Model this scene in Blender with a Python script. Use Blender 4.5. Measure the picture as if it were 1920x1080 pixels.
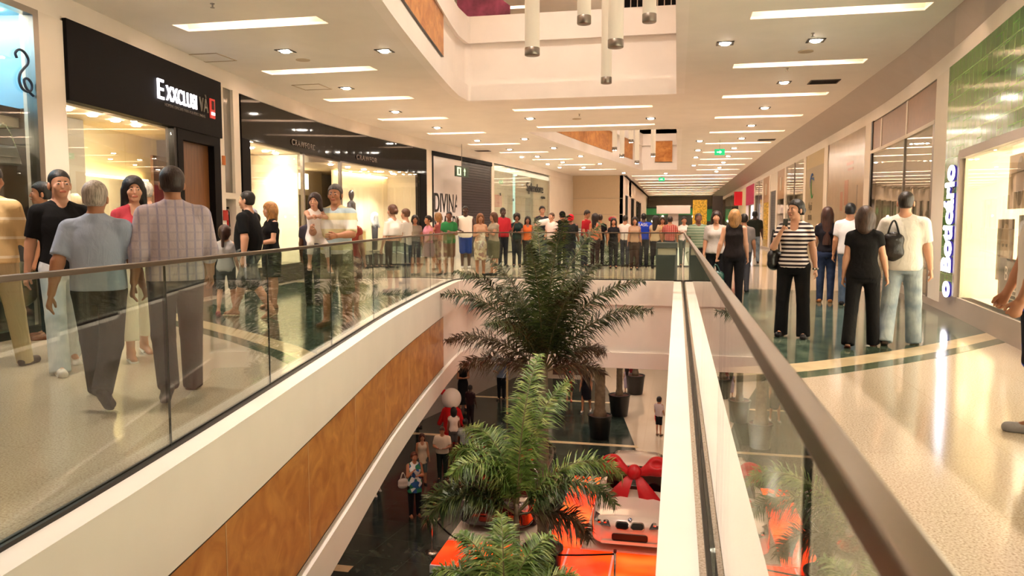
import bpy, bmesh, math, random
import numpy as np
from mathutils import Vector, Matrix, geometry
random.seed(7)
R=math.radians
scn=bpy.context.scene
for o in list(bpy.data.objects): bpy.data.objects.remove(o)
COL=scn.collection
# ------------------------------------------------------------ camera, world, exposure
FPX=1450.0; HOR=418.0; VPX=1270.0; CH=1.40
PITCH=math.atan((540-HOR)/FPX); YAW=math.atan((VPX-960)/FPX*math.cos(PITCH))
cd=bpy.data.cameras.new('camera'); cam=bpy.data.objects.new('camera',cd); COL.objects.link(cam)
cd.sensor_width=36.0; cd.lens=36.0*FPX/1920.0; cd.clip_start=0.05; cd.clip_end=300
cam.location=(0,0,CH); cam.rotation_euler=(math.pi/2-PITCH,0,YAW)
scn.camera=cam
cd.dof.use_dof=True; cd.dof.focus_distance=7.5; cd.dof.aperture_fstop=5.6
w=bpy.data.worlds.new('world'); scn.world=w; w.use_nodes=True
w.node_tree.nodes['Background'].inputs[0].default_value=(1.0,0.88,0.76,1)
w.node_tree.nodes['Background'].inputs[1].default_value=0.10
scn.view_settings.view_transform='Standard'; scn.view_settings.look='None'
scn.view_settings.gamma=1.0; scn.view_settings.use_curve_mapping=False
scn.view_settings.exposure=1.85
# ------------------------------------------------------------ helpers
def srgb(h):
    if isinstance(h,str):
        h=h.lstrip('#'); c=[int(h[i:i+2],16)/255 for i in (0,2,4)]
    else: c=[v/255 for v in h]
    return tuple(((v+0.055)/1.055)**2.4 if v>0.04045 else v/12.92 for v in c)
_m={}
def mat(name,col,rough=0.6,metal=0.0,emit=0.0,spec=0.5,noise=0.0,nscale=8.0,bump=0.0,bscale=60.0,coat=0.0,ecol=None):
    if name in _m: return _m[name]
    m=bpy.data.materials.new(name); m.use_nodes=True; nt=m.node_tree; b=nt.nodes['Principled BSDF']
    c=srgb(col) if not isinstance(col,tuple) or max(col)>1 else col
    b.inputs['Base Color'].default_value=(*c,1); b.inputs['Roughness'].default_value=rough
    b.inputs['Metallic'].default_value=metal; b.inputs['Specular IOR Level'].default_value=spec
    b.inputs['Coat Weight'].default_value=coat
    if emit>0:
        e=srgb(ecol) if ecol else c
        b.inputs['Emission Color'].default_value=(*e,1); b.inputs['Emission Strength'].default_value=emit
    if noise>0 or bump>0:
        tc=nt.nodes.new('ShaderNodeTexCoord')
    if noise>0:
        n=nt.nodes.new('ShaderNodeTexNoise'); n.inputs['Scale'].default_value=nscale; n.inputs['Detail'].default_value=4
        nt.links.new(tc.outputs['Object'],n.inputs['Vector'])
        mr=nt.nodes.new('ShaderNodeMapRange'); mr.inputs[1].default_value=0.3; mr.inputs[2].default_value=0.7
        mr.inputs[3].default_value=1-noise; mr.inputs[4].default_value=1+noise
        nt.links.new(n.outputs[0],mr.inputs[0])
        mx=nt.nodes.new('ShaderNodeVectorMath'); mx.operation='SCALE'; mx.inputs[0].default_value=c
        nt.links.new(mr.outputs[0],mx.inputs['Scale']); nt.links.new(mx.outputs[0],b.inputs['Base Color'])
    if bump>0:
        n2=nt.nodes.new('ShaderNodeTexNoise'); n2.inputs['Scale'].default_value=bscale; n2.inputs['Detail'].default_value=3
        nt.links.new(tc.outputs['Object'],n2.inputs['Vector'])
        bp=nt.nodes.new('ShaderNodeBump'); bp.inputs['Strength'].default_value=bump; bp.inputs['Distance'].default_value=0.02
        nt.links.new(n2.outputs[0],bp.inputs['Height']); nt.links.new(bp.outputs[0],b.inputs['Normal'])
    _m[name]=m; return m
class NT:
    """tiny node helper"""
    def __init__(s,m): s.nt=m.node_tree; s.n=s.nt.nodes; s.b=s.n['Principled BSDF']
    def new(s,t,**kw):
        x=s.n.new('ShaderNode'+t)
        for k,v in kw.items():
            if k.startswith('i'):
                x.inputs[int(k[1:])].default_value=v
            else: setattr(x,k,v)
        return x
    def l(s,a,b): s.nt.links.new(a,b)
def ramp(h,fac,stops):
    r=h.new('ValToRGB'); cr=r.color_ramp
    while len(cr.elements)<len(stops): cr.elements.new(0.5)
    for e,(p,c) in zip(cr.elements,stops): e.position=p; e.color=(*c,1)
    h.l(fac,r.inputs[0]); return r
def glass_mat(name,tint=(0.90,0.95,0.91),rough=0.0,ior=1.5):
    m=bpy.data.materials.new(name); m.use_nodes=True; h=NT(m); h.n.remove(h.b)
    out=h.n['Material Output']
    tr=h.new('BsdfTransparent'); tr.inputs[0].default_value=(*tint,1)
    gl=h.new('BsdfGlossy'); gl.inputs['Roughness'].default_value=rough; gl.inputs[0].default_value=(1,1,1,1)
    fr=h.new('Fresnel'); ge=h.new('NewGeometry'); mi=h.new('Mix'); mi.inputs[2].default_value=ior; mi.inputs[3].default_value=1.0/ior; h.l(ge.outputs['Backfacing'],mi.inputs[0]); h.l(mi.outputs[0],fr.inputs[0])
    mx=h.new('MixShader'); h.l(fr.outputs[0],mx.inputs[0]); h.l(tr.outputs[0],mx.inputs[1]); h.l(gl.outputs[0],mx.inputs[2])
    h.l(mx.outputs[0],out.inputs[0]); _m[name]=m; return m
def link_mesh(name,me,m=None,parent=None,loc=None,smooth=False):
    o=bpy.data.objects.new(name,me); COL.objects.link(o)
    if m is not None:
        for q in (m if isinstance(m,(list,tuple)) else [m]): me.materials.append(q)
    if parent is not None: o.parent=parent
    if loc is not None: o.location=loc
    if smooth: me.polygons.foreach_set('use_smooth',[True]*len(me.polygons))
    return o
class MB:
    def __init__(s): s.v=[]; s.f=[]; s.mi=[]
    def add(s,vs,fs,mi=0):
        n=len(s.v); s.v+= [tuple(v) for v in vs]; s.f+=[tuple(i+n for i in f) for f in fs]; s.mi+=[mi]*len(fs); return s
    def box(s,x0,x1,y0,y1,z0,z1,mi=0):
        return s.add([(x0,y0,z0),(x1,y0,z0),(x1,y1,z0),(x0,y1,z0),(x0,y0,z1),(x1,y0,z1),(x1,y1,z1),(x0,y1,z1)],
            [(0,3,2,1),(4,5,6,7),(0,1,5,4),(1,2,6,5),(2,3,7,6),(3,0,4,7)],mi)
    def obox(s,c,sx,sy,sz,M=None,mi=0):
        M=M or Matrix.Identity(3); c=Vector(c); vs=[]
        for z in (-1,1):
            for x,y in ((-1,-1),(1,-1),(1,1),(-1,1)): vs.append(c+M@Vector((x*sx/2,y*sy/2,z*sz/2)))
        return s.add(vs,[(0,3,2,1),(4,5,6,7),(0,1,5,4),(1,2,6,5),(2,3,7,6),(3,0,4,7)],mi)
    def tube(s,pts,r,n=10,mi=0,cap=True):
        pts=[Vector(p) for p in pts]; rs=r if isinstance(r,(list,tuple)) else [r]*len(pts); rings=[]; up=None
        for i,p in enumerate(pts):
            d=(pts[min(i+1,len(pts)-1)]-pts[max(i-1,0)]).normalized()
            if up is None:
                up=Vector((0,0,1)) if abs(d.z)<0.9 else Vector((1,0,0))
            a=d.cross(up).normalized(); b=a.cross(d).normalized(); up=b
            rings.append([p+a*math.cos(2*math.pi*k/n)*rs[i]+b*math.sin(2*math.pi*k/n)*rs[i] for k in range(n)])
        vs=[v for r_ in rings for v in r_]; fs=[]
        for i in range(len(pts)-1):
            for k in range(n):
                k2=(k+1)%n; fs.append((i*n+k,i*n+k2,(i+1)*n+k2,(i+1)*n+k))
        if cap: fs.append(tuple(range(n-1,-1,-1))); fs.append(tuple((len(pts)-1)*n+k for k in range(n)))
        return s.add(vs,fs,mi)
    def lathe(s,prof,c=(0,0,0),n=24,mi=0):
        vs=[];fs=[]
        for r,z in prof:
            for k in range(n): vs.append((c[0]+r*math.cos(2*math.pi*k/n),c[1]+r*math.sin(2*math.pi*k/n),c[2]+z))
        for i in range(len(prof)-1):
            for k in range(n):
                k2=(k+1)%n; fs.append((i*n+k,i*n+k2,(i+1)*n+k2,(i+1)*n+k))
        fs.append(tuple(range(n-1,-1,-1))); fs.append(tuple((len(prof)-1)*n+k for k in range(n)))
        return s.add(vs,fs,mi)
    def ribbon(s,path,z0,z1,o0,o1,mi=0):
        """solid following a plan path, between normal offsets o0 and o1 (left of travel positive)"""
        P=[Vector(p) for p in path]; n=len(P); N=[]
        for i in range(n):
            d=(P[min(i+1,n-1)]-P[max(i-1,0)]).normalized(); N.append(Vector((-d.y,d.x)))
        vs=[]
        for p,q in zip(P,N):
            a=p+q*o0; b=p+q*o1
            vs+=[(a.x,a.y,z0),(b.x,b.y,z0),(b.x,b.y,z1),(a.x,a.y,z1)]
        fs=[]
        fl=o1>o0
        for i in range(n-1):
            for k in range(4):
                q=(i*4+k,i*4+(k+1)%4,(i+1)*4+(k+1)%4,(i+1)*4+k)
                fs.append(q if fl else q[::-1])
        e0=(3,2,1,0); e1=tuple((n-1)*4+k for k in (0,1,2,3))
        fs.append(e0 if fl else e0[::-1]); fs.append(e1 if fl else e1[::-1])
        return s.add(vs,fs,mi)
    def prism(s,poly,z0,z1,mi=0):
        n=len(poly); vs=[(x,y,z0) for x,y in poly]+[(x,y,z1) for x,y in poly]
        fs=[tuple(range(n-1,-1,-1)),tuple(range(n,2*n))]+[(k,(k+1)%n,n+(k+1)%n,n+k) for k in range(n)]
        return s.add(vs,fs,mi)
    def plate(s,outer,holes,z0,z1,mi=0):
        """slab with holes"""
        loops=[[Vector((x,y,0)) for x,y in outer]]+[[Vector((x,y,0)) for x,y in h] for h in holes]
        tr=geometry.tessellate_polygon(loops); pts=[p for l in loops for p in l]; n=len(pts)
        vs=[(p.x,p.y,z0) for p in pts]+[(p.x,p.y,z1) for p in pts]; fs=[]
        for t in tr:
            a,b,c=[pts[i] for i in t]
            if (b-a).cross(c-a).z<0: t=(t[0],t[2],t[1])
            fs.append((t[2],t[1],t[0])); fs.append((t[0]+n,t[1]+n,t[2]+n))
        k=0
        for l in loops:
            m_=len(l)
            for i in range(m_): a=k+i; b=k+(i+1)%m_; fs.append((a,b,b+n,a+n))
            k+=m_
        return s.add(vs,fs,mi)
    def build(s,name,m,parent=None,smooth=False,bevel=0.0,loc=None,fix=False):
        me=bpy.data.meshes.new(name); me.from_pydata(s.v,[],s.f)
        o=link_mesh(name,me,m,parent,loc,smooth)
        if any(s.mi): me.polygons.foreach_set('material_index',s.mi)
        if fix:
            bm=bmesh.new(); bm.from_mesh(me); bmesh.ops.recalc_face_normals(bm,faces=bm.faces); bm.to_mesh(me); bm.free()
        me.update()
        if bevel>0:
            b=o.modifiers.new('b','BEVEL'); b.width=bevel; b.segments=2; b.limit_method='ANGLE'
        return o
def tag(o,label=None,cat=None,group=None,kind=None):
    if label: o['label']=label
    if cat: o['category']=cat
    if group: o['group']=group
    if kind: o['kind']=kind
    return o
def st(o): o['kind']='structure'; return o
def empty(name,loc=(0,0,0),rz=0.0):
    o=bpy.data.objects.new(name,None); COL.objects.link(o); o.location=loc; o.rotation_euler=(0,0,rz); o.empty_display_size=0.1; return o
def text_mesh(name,s,size,m,parent,M,ext=0.01,align='LEFT',sx=1.0,bold=0.0,sp=1.0,fit=None):
    c=bpy.data.curves.new('txt','FONT'); c.body=s; c.size=size; c.extrude=ext; c.align_x=align; c.offset=bold; c.space_character=sp
    o=bpy.data.objects.new('txt',c); COL.objects.link(o)
    dg=bpy.context.evaluated_depsgraph_get(); me=bpy.data.meshes.new_from_object(o.evaluated_get(dg)); bpy.data.objects.remove(o)
    if fit:
        a=np.array([v.co[:2] for v in me.vertices]); lo,hi=a.min(0),a.max(0); me.transform(Matrix.Diagonal((fit[0]/(hi[0]-lo[0]),fit[1]/(hi[1]-lo[1]),1,1))@Matrix.Translation((-lo[0],-lo[1],0)))
    me.transform(M@Matrix.Diagonal((sx,1,1,1))); me.materials.clear()
    me.name=name
    return link_mesh(name,me,m,parent)
def frame(origin,xdir,up=(0,0,1)):
    """matrix: local x along xdir, local y up, local z out"""
    x=Vector(xdir).normalized(); y=Vector(up).normalized(); z=x.cross(y).normalized(); y=z.cross(x)
    M=Matrix(((x.x,y.x,z.x,0),(x.y,y.y,z.y,0),(x.z,y.z,z.z,0),(0,0,0,1))); M.translation=Vector(origin); return M
def interp(x,xs,ys): return float(np.interp(x,xs,ys))
def smoothpath(Ys,Xs,y0,y1,step):
    """smooth (monotone catmull) plan curve x(y) sampled"""
    n=max(2,int(math.ceil((y1-y0)/step))+1); out=[]
    for i in range(n):
        y=y0+(y1-y0)*i/(n-1); out.append((X_of(Ys,Xs,y),y))
    return out
def X_of(Ys,Xs,y):
    # cubic hermite
    k=max(0,min(len(Ys)-2,int(np.searchsorted(Ys,y)-1)))
    def sl(i):
        if i<=0: return (Xs[1]-Xs[0])/(Ys[1]-Ys[0])
        if i>=len(Ys)-1: return (Xs[-1]-Xs[-2])/(Ys[-1]-Ys[-2])
        return (Xs[i+1]-Xs[i-1])/(Ys[i+1]-Ys[i-1])
    h=Ys[k+1]-Ys[k]; t=(y-Ys[k])/h; t2=t*t;t3=t2*t
    return (2*t3-3*t2+1)*Xs[k]+(t3-2*t2+t)*h*sl(k)+(-2*t3+3*t2)*Xs[k+1]+(t3-t2)*h*sl(k+1)
EY=[-3,2.6,6.9,11,16.3,18.7]; EX=[-2.0,-2.6,-3.35,-4.12,-4.92,-5.2]
def E(y): return X_of(EY,EX,y)
LY=[-6,3,9,14,19.6,24,28,33.5,43,49.6]; LX=[-7.0,-7.25,-8.02,-8.78,-9.36,-9.25,-8.82,-8.05,-7.1,-6.6]
def LW(y): return X_of(LY,LX,y)
RY=[-6,4,9.3,13.3,17,20.4,26,95]; RX=[3.1,3.3,3.75,4.17,4.45,4.6,4.65,4.65]
def RW(y): return X_of(RY,RX,y)
E2Y=[25.6,30,34.5,39.3,45]; E2X=[-4.9,-4.35,-3.7,-2.9,-2.0]
def E2(y): return X_of(E2Y,E2X,y)
def lpath(y0,y1,st_=0.5): return smoothpath(LY,LX,y0,y1,st_)
def rpath(y0,y1,st_=0.6): return smoothpath(RY,RX,y0,y1,st_)
ZC=4.4; ZL=-6.2; ZU=6.4; VF=18.75   # ceiling, lower floor, upper floor, far edge of first void
# ------------------------------------------------------------ materials
def wallpaint(name,c,noise=0.03,rough=0.7): return mat(name,c,rough=rough,noise=noise,nscale=1.5)
M_ceil=wallpaint('ceiling_paint','#efe8de'); M_wall=wallpaint('cream_paint','#e6dbcd')
M_white=wallpaint('white_fascia','#f3ebe2',rough=0.45); M_pill=wallpaint('pillar_cream','#e0d4c4')
M_grey=mat('satin_grey_cladding','#a4968a',rough=0.35,noise=0.03,nscale=2)
M_black=mat('black_cladding','#0b0706',rough=0.6,spec=0.12,noise=0.1,nscale=10)
M_blackgloss=mat('black_glass_cladding','#0c0806',rough=0.05,spec=0.1)
M_steel=mat('brushed_steel','#b8b2a8',rough=0.22,metal=1.0)
M_steel2=mat('satin_steel','#9a938a',rough=0.35,metal=1.0)
M_dark=mat('dark_metal','#2a2622',rough=0.4,metal=0.6)
M_glass=glass_mat('clear_glass'); M_sglass=glass_mat('shop_glass',(0.96,0.97,0.95))
M_emit=mat('trough_diffuser','#ffe9c4',emit=14.0,ecol='#ffe3d0')
M_emit2=mat('lamp_glow','#fff4e0',emit=40.0,ecol='#fff0dc')
def terrazzo():
    m=mat('terrazzo','#b5a487',rough=0.12); h=NT(m); tc=h.new('TexCoord')
    v=h.new('TexVoronoi'); v.inputs['Scale'].default_value=90; h.l(tc.outputs['Object'],v.inputs['Vector'])
    n=h.new('TexNoise'); n.inputs['Scale'].default_value=85; n.inputs['Detail'].default_value=5; h.l(tc.outputs['Object'],n.inputs['Vector'])
    r=ramp(h,n.outputs[0],[(0.33,srgb('#9a8872')),(0.45,srgb('#bfad97')),(0.58,srgb('#cdbda8')),(0.72,srgb('#dccfbc'))])
    br=h.new('TexBrick'); br.offset=0.0; br.inputs['Scale'].default_value=1.0; br.inputs['Mortar Size'].default_value=0.0025
    br.inputs['Brick Width'].default_value=1.0; br.inputs['Row Height'].default_value=1.0
    br.inputs['Color1'].default_value=(1,1,1,1); br.inputs['Color2'].default_value=(0.96,0.96,0.96,1); br.inputs['Mortar'].default_value=(0.7,0.66,0.6,1)
    h.l(tc.outputs['Object'],br.inputs['Vector'])
    mx=h.new('MixRGB',blend_type='MULTIPLY'); mx.inputs[0].default_value=1; h.l(r.outputs[0],mx.inputs[1]); h.l(br.outputs[0],mx.inputs[2])
    h.l(mx.outputs[0],h.b.inputs['Base Color']); return m
M_terr=terrazzo()
def marble(name,a,b_,c,rough=0.1,tile=0.8,mort=(0.30,0.30,0.24)):
    m=mat(name,'#2c3a2e',rough=rough); h=NT(m); tc=h.new('TexCoord')
    n=h.new('TexNoise'); n.inputs['Scale'].default_value=2.2; n.inputs['Detail'].default_value=8; n.inputs['Distortion'].default_value=1.2; h.l(tc.outputs['Object'],n.inputs['Vector'])
    r=ramp(h,n.outputs[0],[(0.3,srgb(a)),(0.5,srgb(b_)),(0.7,srgb(c))])
    br=h.new('TexBrick'); br.offset=0.0; br.inputs['Scale'].default_value=1.0; br.inputs['Mortar Size'].default_value=0.004
    br.inputs['Brick Width'].default_value=tile; br.inputs['Row Height'].default_value=tile
    br.inputs['Color1'].default_value=(1.15,1.15,1.1,1); br.inputs['Color2'].default_value=(0.72,0.74,0.72,1); br.inputs['Mortar'].default_value=(2.2,2.1,1.9,1)
    mp=h.new('Mapping'); mp.inputs['Rotation'].default_value=(0,0,R(8)); h.l(tc.outputs['Object'],mp.inputs[0]); h.l(mp.outputs[0],br.inputs['Vector'])
    mx=h.new('MixRGB',blend_type='MULTIPLY'); mx.inputs[0].default_value=1; h.l(r.outputs[0],mx.inputs[1]); h.l(br.outputs[0],mx.inputs[2])
    h.l(mx.outputs[0],h.b.inputs['Base Color']); return m
M_green=marble('green_marble','#26322a','#46554a','#64705c')
M_greenlow=marble('dark_green_marble','#1d2521','#2f3934','#444b42',rough=0.14,tile=1.0)
M_beige=mat('beige_marble','#cdb893',rough=0.1,noise=0.08,nscale=5)
M_greenthin=mat('green_marble_band','#56604c',rough=0.1,noise=0.15,nscale=3)
def woodmat(name,a,b_,scale=(6,6,0.35),rough=0.4,dist=2.0):
    m=mat(name,a,rough=rough); h=NT(m); tc=h.new('TexCoord'); mp=h.new('Mapping'); mp.inputs['Scale'].default_value=scale
    h.l(tc.outputs['Object'],mp.inputs[0]); n=h.new('TexNoise'); n.inputs['Scale'].default_value=2.5; n.inputs['Detail'].default_value=7; n.inputs['Distortion'].default_value=dist
    h.l(mp.outputs[0],n.inputs['Vector']); r=ramp(h,n.outputs[0],[(0.3,srgb(a)),(0.7,srgb(b_))]); h.l(r.outputs[0],h.b.inputs['Base Color']); return m
M_woodf=woodmat('orange_veneer','#a9642a','#d6964e',scale=(1.2,1.2,1.6),dist=1.0)
M_woodd=woodmat('door_veneer','#5a3519','#7c4f29'); M_woodl=woodmat('light_veneer','#9c7248','#b88e60')
M_leafgreen=mat('green_tile','#4f7a2c',rough=0.15)
# ------------------------------------------------------------ floor of this level
def void1(off=0.0,far=None,r=0.85):
    """outline of the first void pushed outward by off (rounded far-left corner)"""
    far=VF+off if far is None else far
    L=[(E(y)-off,y) for y in np.linspace(-3,17.9,24)]
    cx,cy=L[-1]; L.append((cx,far-r))
    arc=[]
    for k in range(1,7):
        a=math.pi-k*math.pi/2/6
        arc.append((cx+r+r*math.cos(a),far-r+r*math.sin(a)))
    return L+arc
def rect(x0,x1,y0,y1): return [(x0,y0),(x1,y0),(x1,y1),(x0,y1)]
VX1=-0.06
def void1_loop(off=0.0,r=0.85): return void1(off,r=r)+[(VX1+off,VF+off),(VX1+off,-3-off)]
def void2_loop(off=0.0): return [(E2(y)-off,y) for y in np.linspace(25.6-off,45+off,9)]+[(VX1+off,45+off),(VX1+off,25.6-off)]
YE=92.0
outer=[(-12.9,-5),(-12.9,49.6)]+[(-3.4,49.6),(-3.4,YE)]+[(RW(y)+0.15,y) for y in (YE,50,26,20.4,17,13.3,9.3,4,-5)]
st(MB().plate(outer,[void1_loop(0.16),void2_loop(0.16)],-0.3,0.0).build('floor',M_terr))
RA=[(x,X_of([.34,1.12,1.9,2.8,4.0],[6.9,7.3,7.95,8.85,10.25],x)) for x in np.linspace(.34,4.0,22)]
def shift(p,d): return [(x,y+d) for x,y in p]
def inlay(poly,m,z):
    st(MB().prism(poly,0.0005,z).build('floor',m,fix=True))
inlay([(x,y) for x,y in RA]+shift(RA,0.28)[::-1],M_greenthin,0.0022)
inlay([(x,y) for x,y in shift(RA,0.28)]+shift(RA,0.72)[::-1],M_beige,0.0022)
gp=shift(RA,0.72); inlay(gp+[(RW(y)-0.02,y) for y in (11.5,13.3,15,17)]+[(0.34,17.0)],M_green,0.0022)
inlay([(0.34,17.0),(RW(17)-0.02,17.0),(RW(17.3)-0.02,17.3),(0.34,17.3)],M_beige,0.0022)
inlay([(0.34,26),(4.6,26),(4.6,27),(0.34,27)],M_greenthin,0.0022)
inlay([(0.34,36),(4.6,36),(4.6,37),(0.34,37)],M_greenthin,0.0022)
LA=[(-8.1,10.35),(-6.63,9.24),(-5.17,8.19),(-4.2,7.4),(-3.75,6.95)]
def gl(y): return E(y)-0.34
inlay(LA+[(gl(6.6),6.6),]+[(gl(6.9),6.9)]+shift(LA,0.25)[::-1],M_greenthin,0.0022)
inlay(shift(LA,0.25)+[(gl(7.2),7.2),(gl(7.5),7.5)]+shift(LA,0.62)[::-1],M_beige,0.0022)
inlay(shift(LA,0.62)+[(gl(y),y) for y in (7.8,10,12,14,16)]+[(LW(y)+0.3,y) for y in (16.8,14,12)],M_green,0.0022)
inlay([(gl(16),16.0),(gl(16.3),16.3)]+[(LW(17.1)+0.3,17.1),(LW(16.8)+0.3,16.8)],M_beige,0.0022)
inlay([(-5.3,20.2),(0,20.2),(0,20.5),(-5.3,20.5)],M_beige,0.0022)
# ------------------------------------------------------------ ceiling of this level (light troughs are cut into it)
TR=[]  # troughs: x0,x1,y
for k in range(22):
    y=12+3.72*k
    if y<48: TR.append((1.0,3.37,y,0.42))
TR+= [(1.0,3.37,8.3,0.42),(1.0,3.37,4.6,0.42)]
for x0,x1,y in [(-7.57,-5.2,10.92),(-8.12,-5.83,14.45),(-8.49,-6.28,17.95),(-8.55,-6.5,21.6),(-8.3,-6.3,25.3),(-7.9,-5.9,29.1),(-7.5,-5.4,32.7),(-6.8,-4.85,36.6),(-6.1,-4.2,40.2),(-5.5,-3.4,44.0),(-7.1,-4.7,7.2),(-6.7,-4.4,3.6)]: TR.append((x0,x1,y,0.42))
TR+=[(-4.34,-0.68,20.55,0.36),(-4.36,-0.72,24.3,0.36)]
for k in range(9): TR.append((-2.9,3.6,50.5+4.2*k,0.5))
holes=[rect(x0,x1,y-d/2,y+d/2) for x0,x1,y,d in TR]
ceil_out=[(LW(y)-0.15,y) for y in np.linspace(-5,49.8,28)]+[(-3.2,49.8),(-3.2,YE)]+[(RW(y)-d,y) for y,d in ((YE,1.05),(50,1.05),(30,1.0),(20.4,0.75),(15,0.45),(9.3,0.1),(4,0.1),(-5,0.1))]
st(MB().plate(ceil_out,[void1_loop(0.0,0.1),void2_loop(0.0)]+holes,ZC,ZC+0.04).build('ceiling',M_ceil))
M_trough=mat('trough_lining','#f2e6d2',rough=0.6)
def trough(x0,x1,y,d,lab,grp,z=ZC,em=M_emit):
    e=empty('ceiling_light',((x0+x1)/2,y,z)); tag(e,lab,'ceiling light',grp)
    L=(x1-x0)/2; h=0.16; w_=d/2
    b=MB(); t=0.01
    # lining: near vertical side, sloping far side, ends
    b.add([(-L,-w_,.0415),(L,-w_,.0415),(L,-w_,h),(-L,-w_,h)],[(0,1,2,3)])
    b.add([(-L,w_,.0415),(L,w_,.0415),(L,w_-0.08,h),(-L,w_-0.08,h)],[(3,2,1,0)])
    b.add([(-L,-w_,h),(L,-w_,h),(L,w_-0.08,h),(-L,w_-0.08,h)],[(0,1,2,3)])
    for s_ in (-1,1): b.add([(s_*L,-w_,.0415),(s_*L,w_,.0415),(s_*L,w_-0.08,h),(s_*L,-w_,h)],[(0,1,2,3)])
    b.build('housing',M_trough,e)
    g=MB(); g.box(-L+0.25,L-0.35,-w_+0.015,-w_+0.075,h-0.05,h-0.012); g.build('diffuser',em,e)
    return e
ORD=['first','second','third','fourth','fifth','sixth','seventh','eighth','ninth','tenth','eleventh','twelfth','thirteenth']
cnt={}
def nth(k,y):
    if y<9.5: return None
    cnt[k]=cnt.get(k,0)+1; return ORD[cnt[k]-1]
for x0,x1,y,d in sorted(TR,key=lambda t:t[2]):
    if y>49: lab,grp=nth('f',y)+' long glowing trough across the far corridor ceiling, counted from its mouth','ceiling troughs of the far corridor'
    elif x0>0:
        q=nth('r',y); lab,grp=(q+' glowing ceiling trough over the right walkway, counted from the camera' if q else 'ceiling trough over the right walkway beside or behind the viewpoint'),'ceiling troughs over the right walkway'
    elif d<0.4: lab,grp=('wide glowing ceiling trough over the bridge, '+('nearer the void with hanging tubes' if y<22 else 'nearer the second opening')),None
    else:
        q=nth('l',y); lab,grp=(q+' glowing ceiling trough over the left walkway, counted from the camera' if q else 'ceiling trough over the left walkway beside or behind the viewpoint'),'ceiling troughs over the left walkway'
    trough(x0,x1,y,d,lab,grp)
def spot(loc,power,size=R(95),blend=0.6,col=(1,0.845,0.735),rad=0.05):
    l=bpy.data.lights.new('lamp_beam','SPOT'); l.energy=power; l.spot_size=size; l.spot_blend=blend; l.color=col; l.shadow_soft_size=rad
    o=bpy.data.objects.new('lamp_beam',l); COL.objects.link(o); o.location=loc; return o
DLM=None
def downlight(x,y,grp,lab,z=ZC,power=125,square=True):
    global DLM
    e=empty('downlight',(x,y,z)); tag(e,lab,'downlight',grp)
    if DLM is None:
        f=MB(); 
        for a,b_,c_,d_ in ((-.14,.14,-.14,-.10),(-.14,.14,.10,.14),(-.14,-.10,-.10,.10),(.10,.14,-.10,.10)): f.box(a,b_,c_,d_,-0.012,-0.0005)
        o1=f.build('frame',M_dark); 
        g=MB(); g.lathe([(0.085,-0.011),(0.07,-0.028),(0.04,-0.033),(0.001,-0.034)],n=16); o2=g.build('lamp',M_emit2,smooth=True)
        DLM=(o1,o2); o1.parent=e; o2.parent=e
    else:
        for q in DLM: c=q.copy(); COL.objects.link(c); c.parent=e
    s_=spot((0,0,-0.05),power); s_.parent=e; s_.name='lamp_beam'
for y in (10.0,13.8,17.7,21.45,25.2,28.9,32.6,36.4,40.1,43.8,47.0): downlight(2.18,y,'square downlights over the right walkway',(nth('dr',y) or 'overhead')+' square downlight in line over the right walkway, counted from the camera')
for x,y in ((0.73,13.7),(0.75,29.5),(0.78,33.2),(0.78,36.8),(0.78,41.9)): downlight(x,y,'downlights along the right edge of the voids',nth('er',y)+' square downlight hugging the right edge of the ceiling openings')
for x,y in ((-6.2,5.4),(-6.5,9.0),(-6.76,12.7),(-7.27,16.4),(-7.5,20.1),(-7.46,23.7),(-7.2,27.7),(-6.75,31.2),(-6.25,34.8),(-5.6,38.3),(-5.0,42)): downlight(x,y,'square downlights over the left walkway',('nearest overhead' if y<6 else nth('dl',y) or 'leftmost near')+' square downlight between the troughs of the left walkway')
for x,y in ((-5.06,13.05),(-5.4,27.5),(-4.9,31),(-4.3,35),(-3.9,39.7)): downlight(x,y,'downlights along the left edge of the voids',nth('el',y)+' square downlight hugging the left curved edge of the ceiling openings')
downlight(-0.8,22.9,None,'square downlight over the bridge, at the right end between the two wide troughs'); downlight(-4.2,22.2,None,'square downlight over the bridge, at the left end between the two wide troughs')
downlight(-3.2,47.2,None,'small square downlight at the left of the far corridor mouth'); downlight(-.75,48.2,None,'small square downlight at the middle of the far corridor mouth')
def ceil_thing(name,x,y,lab,cat,build,m,grp=None):
    b=MB(); build(b); o=b.build(name,m); o.location=(x,y,ZC); tag(o,lab,cat,grp); return o
M_ventd=mat('vent_dark','#4a4038',rough=0.6)
for x,y,lab in ((3.0,17.8,'dark slatted air vent in the ceiling above the right walkway, nearest one'),(3.1,29.6,'dark slatted air vent in the ceiling above the right walkway, farther one'),(-8.0,31.7,'dark slatted air vent in the ceiling near the left storefronts')):
    e=empty('air_vent',(x,y,ZC)); tag(e,lab,'air vent')
    f=MB(); f.box(-.3,.3,-.24,-.2,-.015,-.001);f.box(-.3,.3,.2,.24,-.015,-.001);f.box(-.3,-.27,-.2,.2,-.015,-.001);f.box(.27,.3,-.2,.2,-.015,-.001); f.build('frame',M_ventd,e)
    g=MB()
    for k in range(9): g.obox((0,-.18+.045*k,-.008),.54,.034,.004,Matrix.Rotation(R(25),3,'X'))
    g.build('slats',M_ventd,e)
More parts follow.
